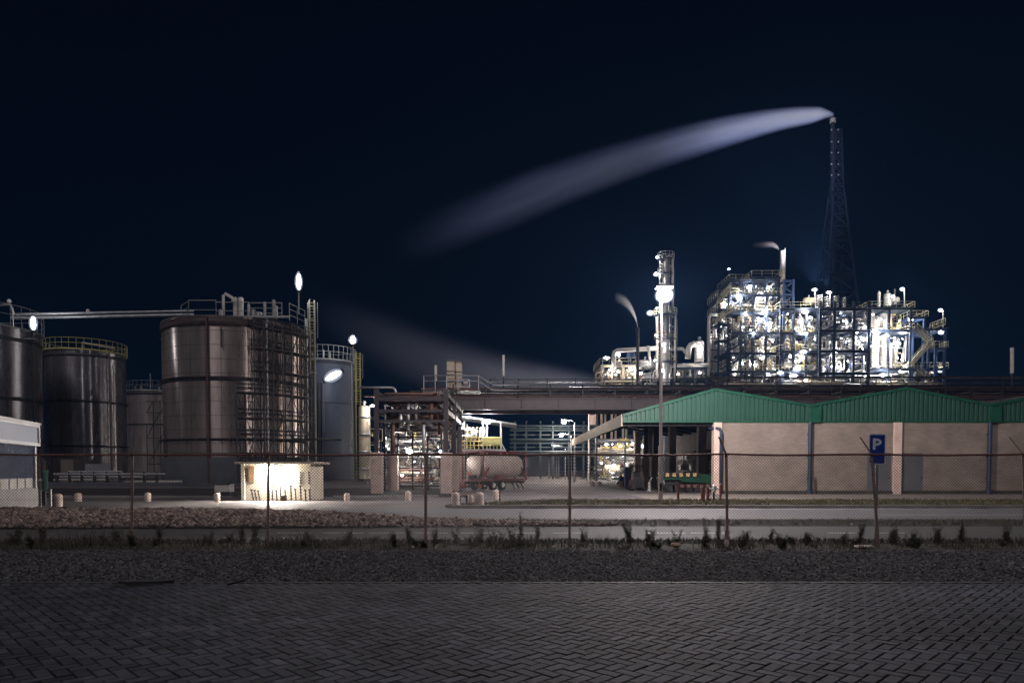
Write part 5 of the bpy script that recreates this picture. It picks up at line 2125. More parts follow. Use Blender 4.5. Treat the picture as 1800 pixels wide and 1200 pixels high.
build(MB().box2((xm - .24, KY + .75, .75), (xm + .24, KY + 1.2, .90)).box2((xm - .24, KY + .68, .9), (xm + .24, KY + .78, 1.4)), 'seat', black, fk)
for x in (xm - .25, xm + .25):
    build(MB().box2((x - .05, KY + 1.85, .1), (x + .05, KY + 1.97, 1.95)), 'mast_rail', fdark, fk)
    build(MB().box2((x - .05, KY + 1.97, .08), (x + .05, KY + 2.9, .13)), 'fork', dark_steel, fk)
for x in (x0 + .12, x1 - .12):
    build(MB().box((x, KY - .02, .86), (.12, .05, .08)), 'tail_lamp', M('tail_red', (.4, .06, .03), .4), fk)
build(MB().box((xm, KY - .01, .45), (.5, .03, .22)), 'grille', black, fk)
# blue containers
for a, b, y0, y1, Yq, lb, nm in ((1100, 1110.5, 822, 853, 54, 'tall blue container standing just left of the forklift', 'blue_container'), (1090.5, 1100, 838, 849, 62, 'small blue bin left of the tall blue container', 'blue_bin')):
    t = thing(nm, lb, 'container', (X((a + b) / 2, Yq), Yq, 0))
    bl_ = M('bin_blue', (.03, .07, .28), .5)
    build(MB().box2((X(a, Yq), Yq, .04), (X(b, Yq), Yq + .8, Z(y0, Yq))), 'body', bl_, t, bevel=.02)
    build(MB().box2((X(a, Yq) - .03, Yq - .03, Z(y0, Yq)), (X(b, Yq) + .03, Yq + .83, Z(y0, Yq) + .07)), 'lid', bl_, t)
    build(MB().box2((X(a, Yq) + .05, Yq - .03, .2), (X(a, Yq) + .1, Yq, Z(y0, Yq) - .1)).box2((X(b, Yq) - .1, Yq - .03, .2), (X(b, Yq) - .05, Yq, Z(y0, Yq) - .1)), 'rib', bl_, t)
# green flatbed trailer with black and yellow beam
TY = 46.3
ft = thing('flatbed_trailer', 'green flatbed trailer with a black and yellow striped end beam', 'trailer', (X(1205, TY), TY, 0))
gtr = M('trailer_green', (.012, .075, .04), .45, .1)
zt_ = Z(838, TY)
build(MB().box2((X(1166, TY), TY, zt_ - .18), (X(1262, TY), TY + 2.2, zt_)), 'deck', gtr, ft)
build(MB().prism([(X(1195, TY), TY - .02, zt_ - .3), (X(1262, TY), TY - .02, zt_ - .45), (X(1262, TY), TY - .02, zt_ + .12), (X(1232, TY), TY - .02, zt_ + .22)], (0, .14, 0)), 'ramp', gtr, ft)
bm2 = build(MB().box2((X(1168, TY), TY - .12, zt_ + .02), (X(1232, TY), TY - .02, zt_ + .28)), 'striped_beam', black, ft)
mb = MB()
k = 0
px = 1170
while px < 1230:
    mb.box2((X(px, TY), TY - .135, zt_ + .03), (X(px + 6, TY), TY - .122, zt_ + .27))
    px += 12
build(mb, 'yellow_stripe', M('stripe_yellow', (.62, .44, .20), .6), bm2)
for px in (1180, 1190, 1215, 1225):
    c = Vector((X(px, TY), TY + .05, .30))
    tw = build(MB().cyl(c, c + Vector((0, .3, 0)), .30, 18), 'tyre', black, ft)
    build(MB().cyl(c - Vector((0, .02, 0)), c + Vector((0, .04, 0)), .14, 12), 'rim', dark_steel, tw)
build(MB().box2((X(1172, TY), TY + .3, .35), (X(1258, TY), TY + .5, zt_ - .18)), 'chassis', dark_steel, ft)
build(MB().bar((X(1236, TY), TY + .2, zt_ - .2), (X(1256, TY), TY - .1, .06), .09), 'landing_leg', dark_steel, ft)
# white pumps left of the lamp mast
t = thing('hand_pump', 'small white hand pump between forklift and lamp mast', 'pump', (X(1142, 49), 49, 0))
build(MB().cyl((X(1142, 49), 49, 0), (X(1142, 49), 49, Z(846, 49)), .14, 10, r2=.07), 'body', white_pipe, t)
build(MB().bar((X(1142, 49), 49, Z(846, 49)), (X(1147, 49), 49, Z(838, 49)), .05), 'handle', white_pipe, t)
t = thing('workbench', 'dark low bench behind the lamp mast under the canopy', 'bench', (X(1150, 52), 52, 0))
build(MB().box2((X(1140, 52), 52, Z(840, 52)), (X(1168, 52), 53, Z(838, 52))), 'top', dark_steel, t)
for px in (1142, 1166):
    build(MB().bar((X(px, 52), 52.1, 0), (X(px, 52), 52.1, Z(840, 52)), .1), 'leg', dark_steel, t)
# red and white barrier
ba = thing('height_barrier', 'red and white striped barrier on thick red posts at the warehouse corner', 'barrier', (X(1228, 31.5), 31.5, .1))
By = 31.5
bred = M('barrier_red', (.23, .07, .06), .6, 0, .3, 5)
bz0, bz1 = Z(857, By), Z(851, By)
rr_ = build(MB().box2((X(1191, By), By, bz0), (X(1252, By), By + .06, bz1)), 'rail', bred, ba)
mb = MB()
px = 1197
while px < 1250:
    mb.box2((X(px, By), By - .008, bz0 + .01), (X(px + 5.5, By), By - .001, bz1 - .01))
    px += 11.5
build(mb, 'white_stripe', M('barrier_white', (.6, .5, .45), .6), rr_)
for px, w in ((1194, 3.2), (1238, 6), (1247, 4)):
    build(MB().box2((X(px - w / 2, By), By + .065, .09), (X(px + w / 2, By), By + .2, bz0 + .02)), 'post', bred, ba)
t = thing('hydrant', 'white wall hydrant on a dark post by the warehouse corner', 'hydrant', (X(1255, 31.8), 31.8, .1))
p = W(1255, 858, 31.8)
build(MB().cyl((p.x, p.y, .1), (p.x, p.y, p.z - .1), .045, 8), 'post', dark_steel, t)
build(MB().cyl((p.x, p.y, p.z - .16), (p.x, p.y, p.z + .12), .11, 10).dome((p.x, p.y, p.z + .12), .11, (0, 0, 1), .07, 10).cyl((p.x - .2, p.y, p.z), (p.x + .2, p.y, p.z), .06, 8), 'body', white_pipe, t)
t = thing('guard_post', 'single red guard post in front of the brick wall corner', 'post', (X(1267.5, 31.5), 31.5, .1))
build(MB().cyl((X(1267.5, By), By, .09), (X(1267.5, By), By, Z(852, By)), .05, 9), 'post', bred, t)
build(MB().cyl((X(1267.5, By), By, Z(852, By)), (X(1267.5, By), By, Z(849, By)), .06, 9), 'cap', M('barrier_white', (.6, .5, .45), .6), t)

# ------------------------------------------------------------------ main street lamp
SLY = 31.5
bp = Vector((X(1161.5, SLY), SLY, .1))
hp = W(1168, 515, SLY)
sl = thing('street_lamp', 'tall pale street lamp whose glaring head stands before the process column', 'street lamp', bp)
pole_m = M('lamp_pole', (.66, .58, .56), .5, .3, .15)
zj = Z(783, SLY)
build(MB().cyl(bp, (bp.x, SLY, zj), .115, 12), 'lower_pole', pole_m, sl)
build(MB().cyl((bp.x, SLY, zj), (bp.x - .02, SLY, hp.z - .1), .075, 12, r2=.05), 'upper_pole', pole_m, sl)
build(MB().box((bp.x, SLY - .118, .75), (.11, .02, .35)), 'service_door', dark_steel, sl)
build(MB().tube([(bp.x - .02, SLY, hp.z - .12), (bp.x, SLY, hp.z + .22), (hp.x, SLY, hp.z + .30)], .045, 8), 'arm', pole_m, sl)
hd = build(MB().box((hp.x, SLY + .05, hp.z + .30), (.8, .5, .12)), 'lamp_head', dark_steel, sl, bevel=.03)
mb = ico(2)
mb.v = [(hp.x + a * .34, hp.y + b * .27, hp.z - .10 + c * .28) for a, b, c in mb.v]
build(mb, 'lens', lamp_street, hd)
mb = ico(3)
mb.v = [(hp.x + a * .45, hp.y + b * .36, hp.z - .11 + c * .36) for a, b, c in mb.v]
build(mb, 'halo_shell', halo_shell_mat(), hd)
# lamp with visible fluorescent tubes on the tanks
FG = 'floodlights on the tanks'
lamp_mid = EM('lamp_mid', (0.95, 0.95, 1.0), 110)
def tube_lamp(px, py, Y, hpx, wpx, label, pole_to=None, tilt=0.0, mat=lamp_cool):
    p = W(px, py, Y)
    s_ = Y / F
    t = thing('tube_lamp', label, 'lamp', p, FG)
    mb = ico(2)
    rot = Matrix.Rotation(tilt, 3, 'Y')
    vs = []
    for a, b, c in mb.v:
        q = rot @ Vector((a * wpx * .34 * s_, b * wpx * .34 * s_, c * hpx * .42 * s_))
        vs.append(tuple(p + q))
    mb.v = vs
    build(mb, 'lens', mat, t)
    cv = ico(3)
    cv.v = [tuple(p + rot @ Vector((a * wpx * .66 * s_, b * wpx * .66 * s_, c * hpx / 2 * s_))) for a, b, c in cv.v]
    build(cv, 'halo_shell', halo_shell_mat(), t)
    d = rot @ Vector((0, 0, 1))
    build(MB().cyl(p + d * hpx * .5 * s_, p + d * (hpx * .5 + 2.5) * s_, wpx * .3 * s_, 8).cyl(p - d * hpx * .5 * s_, p - d * (hpx * .5 + 2.5) * s_, wpx * .3 * s_, 8), 'end_cap', dark_steel, t)
    if pole_to is not None:
        q = W(pole_to[0], pole_to[1], Y)
        build(MB().cyl(p - d * hpx * .5 * s_, q, .08, 6), 'pole', galv, t)


tube_lamp(58.5, 568, 74.5, 26, 10, 'upright tube lamp glowing at the rim of the first dark tank', (61, 590), 0.0, lamp_mid)
tube_lamp(525, 495, 78, 32, 10, 'upright tube lamp on a mast above the huge rusty tank', (525, 552), 0.0, lamp_mid)
tube_lamp(620, 597.5, 100, 15, 12, 'bright round lamp on a pole over the blue tank', (622, 640), 0.0, lamp_mid)
tube_lamp(586, 660, 96, 35, 15, 'slanted tube lamp shining on the blue tank wall', (566, 672), R(62), lamp_dim)
# ------------------------------------------------------------------ process plant far behind the bridge
PY = 150.0
grating = M('deck_grating', (.05, .06, .08), .6, .4, .3)
rail_plant = M('plant_handrail', (.42, .39, .26), .5, .1, .25)


def frame(name, label, cols_px, Y0, Y1, floors, mat, rails=(), col_w=.4, top_py=None, braces=(), rail_mat=None, ext=None, nby=2, cat='process structure', solid=True):
    """open steel frame: columns at the px of cols_px, decks at rows floors (bottom to top)"""
    xs = [X(p, Y0, 600) for p in cols_px]
    ztop = Z(top_py if top_py else floors[-1], Y0)
    t = thing(name, label, cat, ((xs[0] + xs[-1]) / 2, Y0, 0), 'process structures')
    ysl = [Y0 + (Y1 - Y0) * k / (nby - 1) for k in range(nby)]
    for y in ysl:
        for x in xs:
            build(MB().box2((x - col_w / 2, y - col_w / 2, 0), (x + col_w / 2, y + col_w / 2, ztop)), 'column', mat, t)
    for i, py in enumerate(floors):
        z = Z(py, Y0)
        mb = MB()
        for y in ysl:
            mb.box2((xs[0], y - .14, z - .45), (xs[-1], y + .14, z - .05))
        for x in xs:
            mb.box2((x - .12, Y0 + .15, z - .5), (x + .12, Y1 - .15, z - .06))
        build(mb, 'floor_beam', mat, t)
        if solid:
            mb = MB()
            # grating modelled as bars so light falls through
            y = Y0 - .6
            while y < Y1 + .5:
                mb.box2((xs[0] - .5, y, z - .04), (xs[-1] + .5, y + .26, z + .04))
                y += .62
            build(mb, 'deck', grating, t)
        if i in rails:
            mb = MB()
            rail_run(mb, (xs[0] - .5, Y0 - .6, z), (xs[-1] + .5, Y0 - .6, z), 1.25, max(3, int((xs[-1] - xs[0]) / 1.6)), .045, 1)
            rail_run(mb, (xs[0] - .5, Y0 - .6, z), (xs[0] - .5, Y1, z), 1.25, 5, .06, 1)
            rail_run(mb, (xs[-1] + .5, Y0 - .6, z), (xs[-1] + .5, Y1, z), 1.25, 5, .06, 1)
            build(mb, 'handrail', rail_mat or rail_plant, t)
    for (ci, fi, kind) in braces:
        xa, xb = xs[ci], xs[ci + 1]
        za = Z(floors[fi], Y0) if fi >= 0 else 0
        zb_ = Z(floors[fi + 1], Y0) - .5 if fi + 1 < len(floors) else ztop
        mb = MB()
        if kind in ('x', '/'):
            mb.bar((xa, Y0 - .05, za), (xb, Y0 - .05, zb_), .24)
        if kind in ('x', '\\'):
            mb.bar((xb, Y0 + .08, za), (xa, Y0 + .08, zb_), .24)
        if kind == '<':
            mb.bar((xb, Y0, za), (xa + (xb - xa) * .1, Y0, (za + zb_) / 2), .24).bar((xb, Y0, zb_), (xa + (xb - xa) * .1, Y0, (za + zb_) / 2), .24)
        build(mb, 'brace', mat, t)
    return t


FS1 = [652, 620, 584, 549, 518]
S1 = frame('process_structure', 'tall stepped navy steel process tower with crowded lit decks', (1280, 1302, 1324, 1346, 1366), PY, PY + 13, FS1 + [492], navy, rails=(0, 1, 2, 3, 4), top_py=486,
           braces=((0, 3, 'x'), (2, 4, 'x'), (3, 4, '/'), (1, 4, '\\'), (1, 1, '/'), (0, 0, '/'), (2, 2, 'x'), (3, 2, '\\')), nby=3)
S1b = frame('process_structure', 'narrow stair tower on the outer edge of the tall stepped tower', (1263, 1279), PY - 1, PY + 6, [655, 625, 598, 570, 544, 522], navy, rails=(2, 3, 4, 5), top_py=518, col_w=.35)
S1c = frame('process_structure', 'small railed top platform on the upper left of the tall tower', (1283, 1310), PY + 1, PY + 9, [494], navy, rails=(0,), top_py=493, col_w=.4)
S1d = frame('process_structure', 'wide railed roof platform beside the slim chimney', (1322, 1345, 1368), PY + 1, PY + 10, [487], navy, rails=(0,), top_py=486, col_w=.4)
S1e = frame('process_structure', 'bright blue open frame with diagonal bracing beside the chimney', (1377, 1393), PY - .5, PY + 7, [540, 516, 492], blue_steel, rails=(), top_py=491, braces=((0, 0, '<'), (0, 1, '<')), col_w=.45, solid=False)
# slanted stair flights of the stair tower
def stair(label, p, q, Y, w, mat, grp='stairs on the process plant', name='steel_stair'):
    a, b = W(*p, Y), W(*q, Y)
    t = thing(name, label, 'stair', a, grp)
    for y in (Y, Y + w):
        build(MB().bar(a + Vector((0, y - Y, 0)), b + Vector((0, y - Y, 0)), .12, .34), 'stringer', mat, t)
        mb = MB()
        for h in (1.25, .7):
            mb.cyl(a + Vector((0, y - Y, h)), b + Vector((0, y - Y, h)), .07, 5)
        n = max(3, int((b - a).length / 1.4))
        for k in range(n + 1):
            c = a.lerp(b, k / n) + Vector((0, y - Y, 0))
            mb.cyl(c, c + Vector((0, 0, 1.25)), .06, 4)
        build(mb, 'handrail', mat, t)
    n = max(6, int((b - a).length / .45))
    mb = MB()
    for k in range(n):
        c = a.lerp(b, (k + .5) / n) + Vector((0, w / 2, .05))
        mb.box(c, (.32, w * .95, .06))
    build(mb, 'tread', grating, t)
    return t


SN = 'steel_stair'
stair('topmost slanted stair flight on the edge of the tall tower', (1263, 533), (1285, 507), PY - 1.8, 1.0, rail_plant)
stair('slanted stair flight second from the top of the tall tower', (1262, 563), (1287, 545), PY - 1.8, 1.0, rail_plant)
stair('dark stair flight low in front of the tall tower', (1270, 623), (1312, 598), PY - 1.8, 1.0, navy)
stair('lowest dark stair flight in front of the tall tower', (1268, 648), (1318, 622), PY - 1.8, 1.0, navy)

# middle structures
FS2 = [652, 617, 585, 542]
S2 = frame('process_structure', 'navy framed process block with yellow railed decks right of the chimney', (1372, 1395, 1417, 1437), PY - 2, PY + 11, FS2, navy, rails=(0, 1, 2, 3), braces=((0, 2, '/'),), nby=3)
FS2b = [655, 616, 580, 542]
S2b = frame('process_structure', 'dark dense navy frame below the tall lattice stack', (1441, 1466, 1500, 1526), PY - 3, PY + 12, FS2b, navy, rails=(3,), top_py=530, col_w=.48, nby=3, rail_mat=dark_steel)
FS3 = [648, 580, 541]
S3 = frame('process_structure', 'open navy frame with tall white vessels at the end of the plant', (1528, 1562, 1600), PY - 2, PY + 11, FS3, navy, rails=(0, 1, 2), top_py=541, col_w=.42, nby=2)
S3b = frame('process_structure', 'blue legged stair landing frame at the outer end of the plant', (1604, 1632, 1661), PY - 1, PY + 7, [648, 577], blue_steel, rails=(0,), top_py=576, col_w=.4)
S3c = frame('process_structure', 'small yellow railed deck high above the outer stair landing', (1601, 1624), PY, PY + 6, [557], blue_steel, rails=(0,), top_py=556, col_w=.35)
stair('bright yellow stair flight climbing to the outer landing', (1602, 644), (1636, 605), PY - 3, 1.2, rail_plant)
stair('yellow stair flight rising from the landing to the upper deck', (1640, 604), (1612, 578), PY - 1.6, 1.0, rail_plant)
stair('short sloping yellow rail stair on top of the outer deck', (1640, 577), (1662, 569), PY - 1.6, 1.0, rail_plant)
stair('low stair flight beneath the outer landing frame', (1612, 650), (1634, 668), PY - 1.6, 1.0, rail_plant)
ld = frame('process_structure', 'small yellow landing box at the turn of the outer stair', (1644, 1660), PY - 2.5, PY + 0, [611], blue_steel, rails=(0,), top_py=611, col_w=.3)

# fill the cells with pipework
def fill(label, cols, f0, f1, Y0, Y1, n, seed, rmin=.07, rmax=.32, mats=None, valves=5):
    n = int(n * 2.8)
    rmax *= .8
    a = W(cols[0] + 1, f0, Y0)
    b = W(cols[1] - 1, f1, Y0)
    zt = b.z - .7
    pipework(label, (a.x, Y0 + .3, max(.3, a.z + .2)), (b.x, Y1 - .5, zt), n, rmin, rmax, seed, mats, 'pipework on the process structures', valves)


def fill_frame(desc, cols, floors, Y0, Y1, n, seed, ground=False, skip=(), mats=None, rmin=.07, rmax=.32):
    fl = floors
    for i in range(len(fl) - 1):
        for j in range(len(cols) - 1):
            if (i, j) in skip:
                continue
            fill(f'pipes on the {ORD[i + 1]} visible deck, {ORD[j + 1]} bay, of the {desc}', (cols[j], cols[j + 1]), fl[i], fl[i + 1], Y0, Y1, n, seed + i * 10 + j, rmin, rmax, mats)


fill_frame('tall stepped tower', (1280, 1302, 1324, 1346, 1366), [675] + FS1 + [492], PY, PY + 12, 9, 300)
fill_frame('stair tower', (1263, 1279), [675, 625, 570, 522], PY, PY + 6, 8, 380, rmin=.1, rmax=.25)
fill_frame('chimney side block', (1372, 1395, 1417, 1437), [675] + FS2, PY - 2, PY + 10, 9, 420)
DK = [navy, dark_steel, clad, galv, white_pipe, blue_steel, galv]
fill_frame('dense dark frame', (1441, 1466, 1500, 1526), [675] + FS2b, PY - 3, PY + 11, 14, 480, mats=DK, rmin=.1, rmax=.28)
fill_frame('white vessel frame', (1528, 1562, 1600), [675] + FS3, PY + 2, PY + 10, 6, 560)
pipework('pipes below the outer stair landing at the end of the plant', W(1606, 672, PY) + Vector((0, 1, 0)), W(1660, 652, PY) + Vector((0, 6, 0)), 12, .12, .3, 590, valves=4)
# shelves of coils in the dense dark frame
def coil(px, y0, y1, w, Y, label, mat, n):
    x = X(px, Y, 540)
    hw = w / 2 / F * Y
    t = thing('finned_coil', label, 'heat exchanger', (x, Y, Z(y1, Y)), 'finned coils on the dense dark frame')
    for s_ in (-1, 1):
        build(MB().box2((x + s_ * hw - .1, Y - .1, Z(y1, Y)), (x + s_ * hw + .1, Y + .1, Z(y0, Y))), 'header', mat, t)
    mb = MB()
    for k in range(n):
        z = Z(y1, Y) + (Z(y0, Y) - Z(y1, Y)) * (k + .5) / n
        mb.tube([(x - hw, Y - .1, z - .1), (x - hw * .3, Y - .5, z), (x + hw * .3, Y - .5, z), (x + hw, Y - .1, z + .25)], .13, 6)
    build(mb, 'coil_tube', clad, t)


coil(1440, 518, 541, 9, PY - 2, 'finned coil at the left top of the dense dark frame', dark_steel, 6)
coil(1453, 521, 541, 9, PY - 2, 'finned coil second from the left on the dense dark frame', dark_steel, 5)
coil(1469, 520, 541, 9, PY - 2, 'finned coil under the lattice stack on the dense dark frame', navy, 6)
coil(1483, 522, 541, 6, PY - 2, 'narrow finned coil at the right top of the dense dark frame', navy, 5)
for i, (pa, y0, y1) in enumerate(((1443, 545, 578), (1470, 545, 578), (1445, 584, 614), (1470, 583, 612), (1505, 583, 612), (1444, 620, 652), (1472, 620, 652), (1503, 545, 575))):
    coil(pa + 8, y0, y1, 16, PY + 3, ['upper left', 'upper middle', 'second row left', 'second row middle', 'second row right', 'third row left', 'third row middle', 'upper right'][i] + ' bank of coils inside the dense dark frame', navy, 7)
# vessels
VG = 'process vessels'
vessel_v(1539, 560, 648, PY + 2, 11, 'tall white column vessel at the left of the open end frame', white_pipe, bands=5)
vessel_v(1551, 548, 648, PY + 4, 13, 'widest bright white column vessel in the open end frame', white_pipe, bands=5)
vessel_v(1563, 603, 648, PY + 1, 9, 'shorter white vessel right of the widest column vessel', white_pipe)
vessel_v(1574, 590, 648, PY + 5, 8, 'slim pinkish vessel in the open end frame', clad)
vessel_v(1562, 546, 577, PY + 4, 10, 'cream vessel on the upper deck of the open end frame', cream)
vessel_v(1534, 548, 577, PY + 2, 7, 'grey vessel on the upper deck at the dark frame edge', clad)
vessel_v(1545, 513, 540, PY + 3, 5, 'slim vent column on the roof of the end frame', white_pipe)
vessel_v(1560, 515, 540, PY + 3, 12, 'white dome topped vessel on the roof of the end frame', white_pipe)
vessel_h(1564, 1580, 528, 12, PY + 4, 'white horizontal drum on the roof of the end frame', white_pipe)
vessel_v(1573, 508, 530, PY + 5, 2.5, 'thin vent stack on the roof of the end frame', galv, bands=1)
vessel_h(1297, 1324, 562, 22, PY + 3, 'big bright drum on the fourth deck of the tall tower', cream)
vessel_h(1284, 1312, 509, 18, PY + 4, 'grey horizontal drum on the upper deck of the tall tower', clad)
vessel_v(1331, 556, 584, PY + 3, 11, 'upright vessel beside the big drum on the tall tower', white_pipe)
vessel_v(1352, 528, 548, PY + 3, 10, 'white upright vessel high beneath the roof platform', white_pipe)
vessel_v(1340, 590, 618, PY + 4, 9, 'cream upright vessel on a middle deck of the tall tower', cream)
vessel_h(1326, 1350, 604, 14, PY + 5, 'pale drum lying on a middle deck of the tall tower', white_pipe)
vessel_v(1332, 628, 652, PY + 2, 12, 'cream vessel on the lowest visible deck of the tall tower', cream)
vessel_v(1292, 630, 668, PY + 2, 9, 'white vessel at the lowest left of the tall tower', white_pipe)
vessel_h(1378, 1392, 642, 14, PY - 1, 'bright white drum low on the chimney side block', white_pipe)
vessel_h(1400, 1424, 632, 14, PY - 1, 'long white drum low on the chimney side block', white_pipe)
vessel_v(1408, 558, 584, PY, 7, 'bright slim vessel on the top deck of the chimney side block', white_pipe)
vessel_h(1412, 1436, 529, 12, PY, 'tan drum on the roof of the chimney side block', cream)
vessel_v(1384, 595, 615, PY, 10, 'cream vessel on the middle deck of the chimney side block', cream)
vessel_v(1423, 592, 615, PY, 9, 'pale vessel on the middle deck near the dense dark frame', white_pipe)
# white pipe loop left of the tall tower
lp = thing('pipe_loop', 'big white looped pipe hugging the outer stair tower', 'pipe', (X(1250, PY), PY, 0))
build(MB().tube([W(1246, 665, PY), W(1246, 560, PY), W(1247, 556, PY), W(1250, 553, PY), W(1262, 553, PY)], .33, 9), 'pipe', white_pipe, lp)
build(MB().tube([W(1258, 665, PY + 2), W(1258, 566, PY + 2), W(1262, 560, PY + 2)], .25, 8), 'pipe', clad, lp)
for py in (575, 595, 615, 635):
    build(MB().bar(W(1245, py, PY + .3), W(1262, py, PY + .3), .2), 'support', navy, lp)
pipework('pipes between the white loop and the stair tower', W(1247, 665, PY) + Vector((0, 1, 0)), W(1262, 558, PY) + Vector((0, 5, 0)), 12, .12, .26, 610, valves=4)
# slim chimney
ch = thing('chimney', 'slim two tone chimney rising from the tall process tower', 'chimney', (X(1370.5, PY + 6), PY + 6, 0))
x = X(1370.5, PY + 6)
def cz(py): return Z(py, PY + 6)
build(MB().cyl((x, PY + 6, 0), (x, PY + 6, cz(474)), .62, 14), 'shaft', cream, ch)
build(MB().cyl((x, PY + 6, cz(474)), (x, PY + 6, cz(441)), .48, 14), 'upper_shaft', M('chimney_grey', (.48, .46, .47), .5), ch)
build(MB().cyl((x + .65, PY + 6, cz(500)), (x + .65, PY + 6, cz(436)), .14, 7), 'pilot_pipe', galv, ch)
mb = MB()
for py in (476, 520, 530, 560):
    mb.cyl((x, PY + 6, cz(py)), (x, PY + 6, cz(py) + .25), .8, 14)
build(mb, 'collar', galv, ch)
cpf = frame('process_structure', 'small yellow ring platform around the slim chimney', (1362, 1381), PY + 3, PY + 9, [533], navy, rails=(0,), top_py=534, col_w=.25)
# tall column tower
ct = thing('process_column', 'tall floodlit process column with side pipes and ring platforms', 'process column', (X(1168, 140), 140, 0))
x, y = X(1168, 140), 140
def qz(py): return Z(py, 140)
lad = M('column_cladding', (.36, .36, .38), .35, .6, .25, .8)
build(MB().lathe([(1.0, 0), (1.0, qz(560)), (.62, qz(548)), (.62, qz(462)), (.4, qz(456)), (.01, qz(453))], (x, y, 0), 24), 'shell', lad, ct)
for dx, r, y0, y1, mt in ((-1.75, .28, 556, 670, white_pipe), (1.85, .22, 552, 670, white_pipe), (1.4, .16, 470, 552, clad), (-1.3, .16, 458, 545, clad), (2.2, .12, 560, 670, dark_steel)):
    pts = [(x + dx, y - .6, qz(y1)), (x + dx, y - .6, qz(y0 + 3)), (x + dx * .8, y - .4, qz(y0)), (x, y, qz(y0))]
    build(MB().tube(pts, r, 8), 'side_pipe', mt, ct)
build(MB().tube([(x - .2, y - .9, qz(470)), (x - .2, y - .9, qz(456)), (x + .5, y - .9, qz(451)), (x + 1.2, y - .9, qz(456)), (x + 1.2, y - .9, qz(500))], .22, 8), 'top_loop', white_pipe, ct)
for py, w in ((456, 1.7), (482, 1.6), (520, 1.7), (554, 2.3), (596, 2.2), (636, 2.2)):
    z = qz(py)
    pf = build(MB().lathe([(1.0, z), (w, z), (w, z - .15), (1.0, z - .15)], (x, y, 0), 20), 'ring_platform', navy, ct)
    mb = MB()
    for h in (.6, 1.2):
        ring(mb, (x, y), w, z + h, .05, 24, k=4)
    for k in range(14):
        a = 2 * math.pi * k / 14
        mb.cyl((x + w * math.cos(a), y + w * math.sin(a), z), (x + w * math.cos(a), y + w * math.sin(a), z + 1.2), .045, 4)
    build(mb, 'handrail', rail_plant if py > 540 else galv, pf)
for k, (dx, y0, y1) in enumerate(((-.9, 462, 640), (.8, 460, 660), (1.1, 520, 660), (-1.15, 500, 600))):
    build(MB().bar((x + dx, y - .9, qz(y1)), (x + dx, y - .9, qz(y0)), .09), 'stanchion', [galv, navy, galv, navy][k], ct)
for k in range(11):
    py = 465 + k * 17
    build(MB().tube([(x - 1.5, y - .7, qz(py)), (x - .4, y - 1.2, qz(py + 3)), (x + .7, y - 1.1, qz(py + 4)), (x + 1.5, y - .5, qz(py + 9))], .09, 6), 'small_pipe', [clad, dark_steel, white_pipe][k % 3], ct)
mb = MB()
z = 20
while z < qz(458):
    mb.box((x + .2, y - 1.5, z), (.5, .06, .06))
    z += .5
for dx in (-.05, .45):
    mb.bar((x + dx, y - 1.5, 18), (x + dx, y - 1.5, qz(458)), .07)
build(mb, 'ladder', galv, ct)
for k in range(10):
    z = qz(560) * (k + .5) / 10
    mb = MB()
    mb.lathe([(1.0, z - .1), (1.07, z - .1), (1.07, z + .1), (1.0, z + .1)], (x, y, 0), 24)
    build(mb, 'band', galv, ct)

# low units left of the column
LYp = 140.0
U1 = frame('process_structure', 'low cream process block at the near end of the plant', (1058, 1076, 1096, 1116), LYp, LYp + 10, [668, 641], cream, rails=(1,), top_py=641, col_w=.4, rail_mat=rail_plant)
fill_frame('low cream block', (1058, 1076, 1096, 1116), [690, 668, 641], LYp, LYp + 9, 11, 640, mats=[cream, white_pipe, clad, cream, yellow])
U2 = frame('process_structure', 'low pipe frame between the process column and the stepped tower', (1186, 1204, 1222, 1242), LYp + 2, LYp + 11, [664, 646], navy, rails=(), top_py=640, col_w=.4)
fill_frame('low pipe frame', (1186, 1204, 1222, 1242), [690, 664, 640], LYp + 2, LYp + 10, 11, 670, mats=[cream, white_pipe, clad, rust, galv])
pipework('pipes and pumps packed round the foot of the tall process column', W(1120, 690, LYp + 1) + Vector((0, 0, 0)), W(1184, 650, LYp + 1) + Vector((0, 7, 0)), 20, .12, .34, 700, [cream, white_pipe, clad, galv, dark_steel], valves=8)
for y0, y1, sd, lb in ((690, 668, 720, 'band of low pipes at the foot of the stepped tower'), (690, 668, 730, 'band of low pipes at the foot of the dense dark frame'), (690, 668, 740, 'band of low pipes at the foot of the end frame')):
    pa = {720: (1280, 1366), 730: (1372, 1526), 740: (1528, 1660)}[sd]
    pipework(lb, W(pa[0], y0, PY - 4), W(pa[1], y1, PY - 4) + Vector((0, 3, 0)), 18, .12, .3, sd, [clad, white_pipe, cream, galv], valves=6, xb=.8, vb=.15)
bp_ = thing('big_pipe', 'fat pale pipe arching over the low cream block to the column', 'pipe', (X(1080, LYp), LYp - 1, 20))
build(MB().tube([W(1079, 648, LYp - 1), W(1079, 624, LYp - 1), W(1080, 619, LYp - 1), W(1085, 616, LYp - 1), W(1120, 614, LYp - 1), W(1156, 612, LYp - 1)], .46, 10), 'pipe', white_pipe, bp_)
build(MB().tube([W(1141, 613, LYp - 1), W(1141, 625, LYp - 1), W(1143, 634, LYp - 1), W(1141, 645, LYp - 1)], .25, 8), 'branch_pipe', white_pipe, bp_)
build(MB().cyl(W(1137, 612.5, LYp - 1), W(1141, 612.5, LYp - 1), .6, 12), 'flange', galv, bp_)
bp_ = thing('big_pipe', 'pale pipe running from the process column toward the stepped tower', 'pipe', (X(1200, LYp), LYp, 20))
build(MB().tube([W(1176, 668, LYp), W(1177, 648, LYp), W(1180, 643, LYp), W(1186, 642, LYp), W(1245, 641, LYp)], .34, 9), 'pipe', white_pipe, bp_)
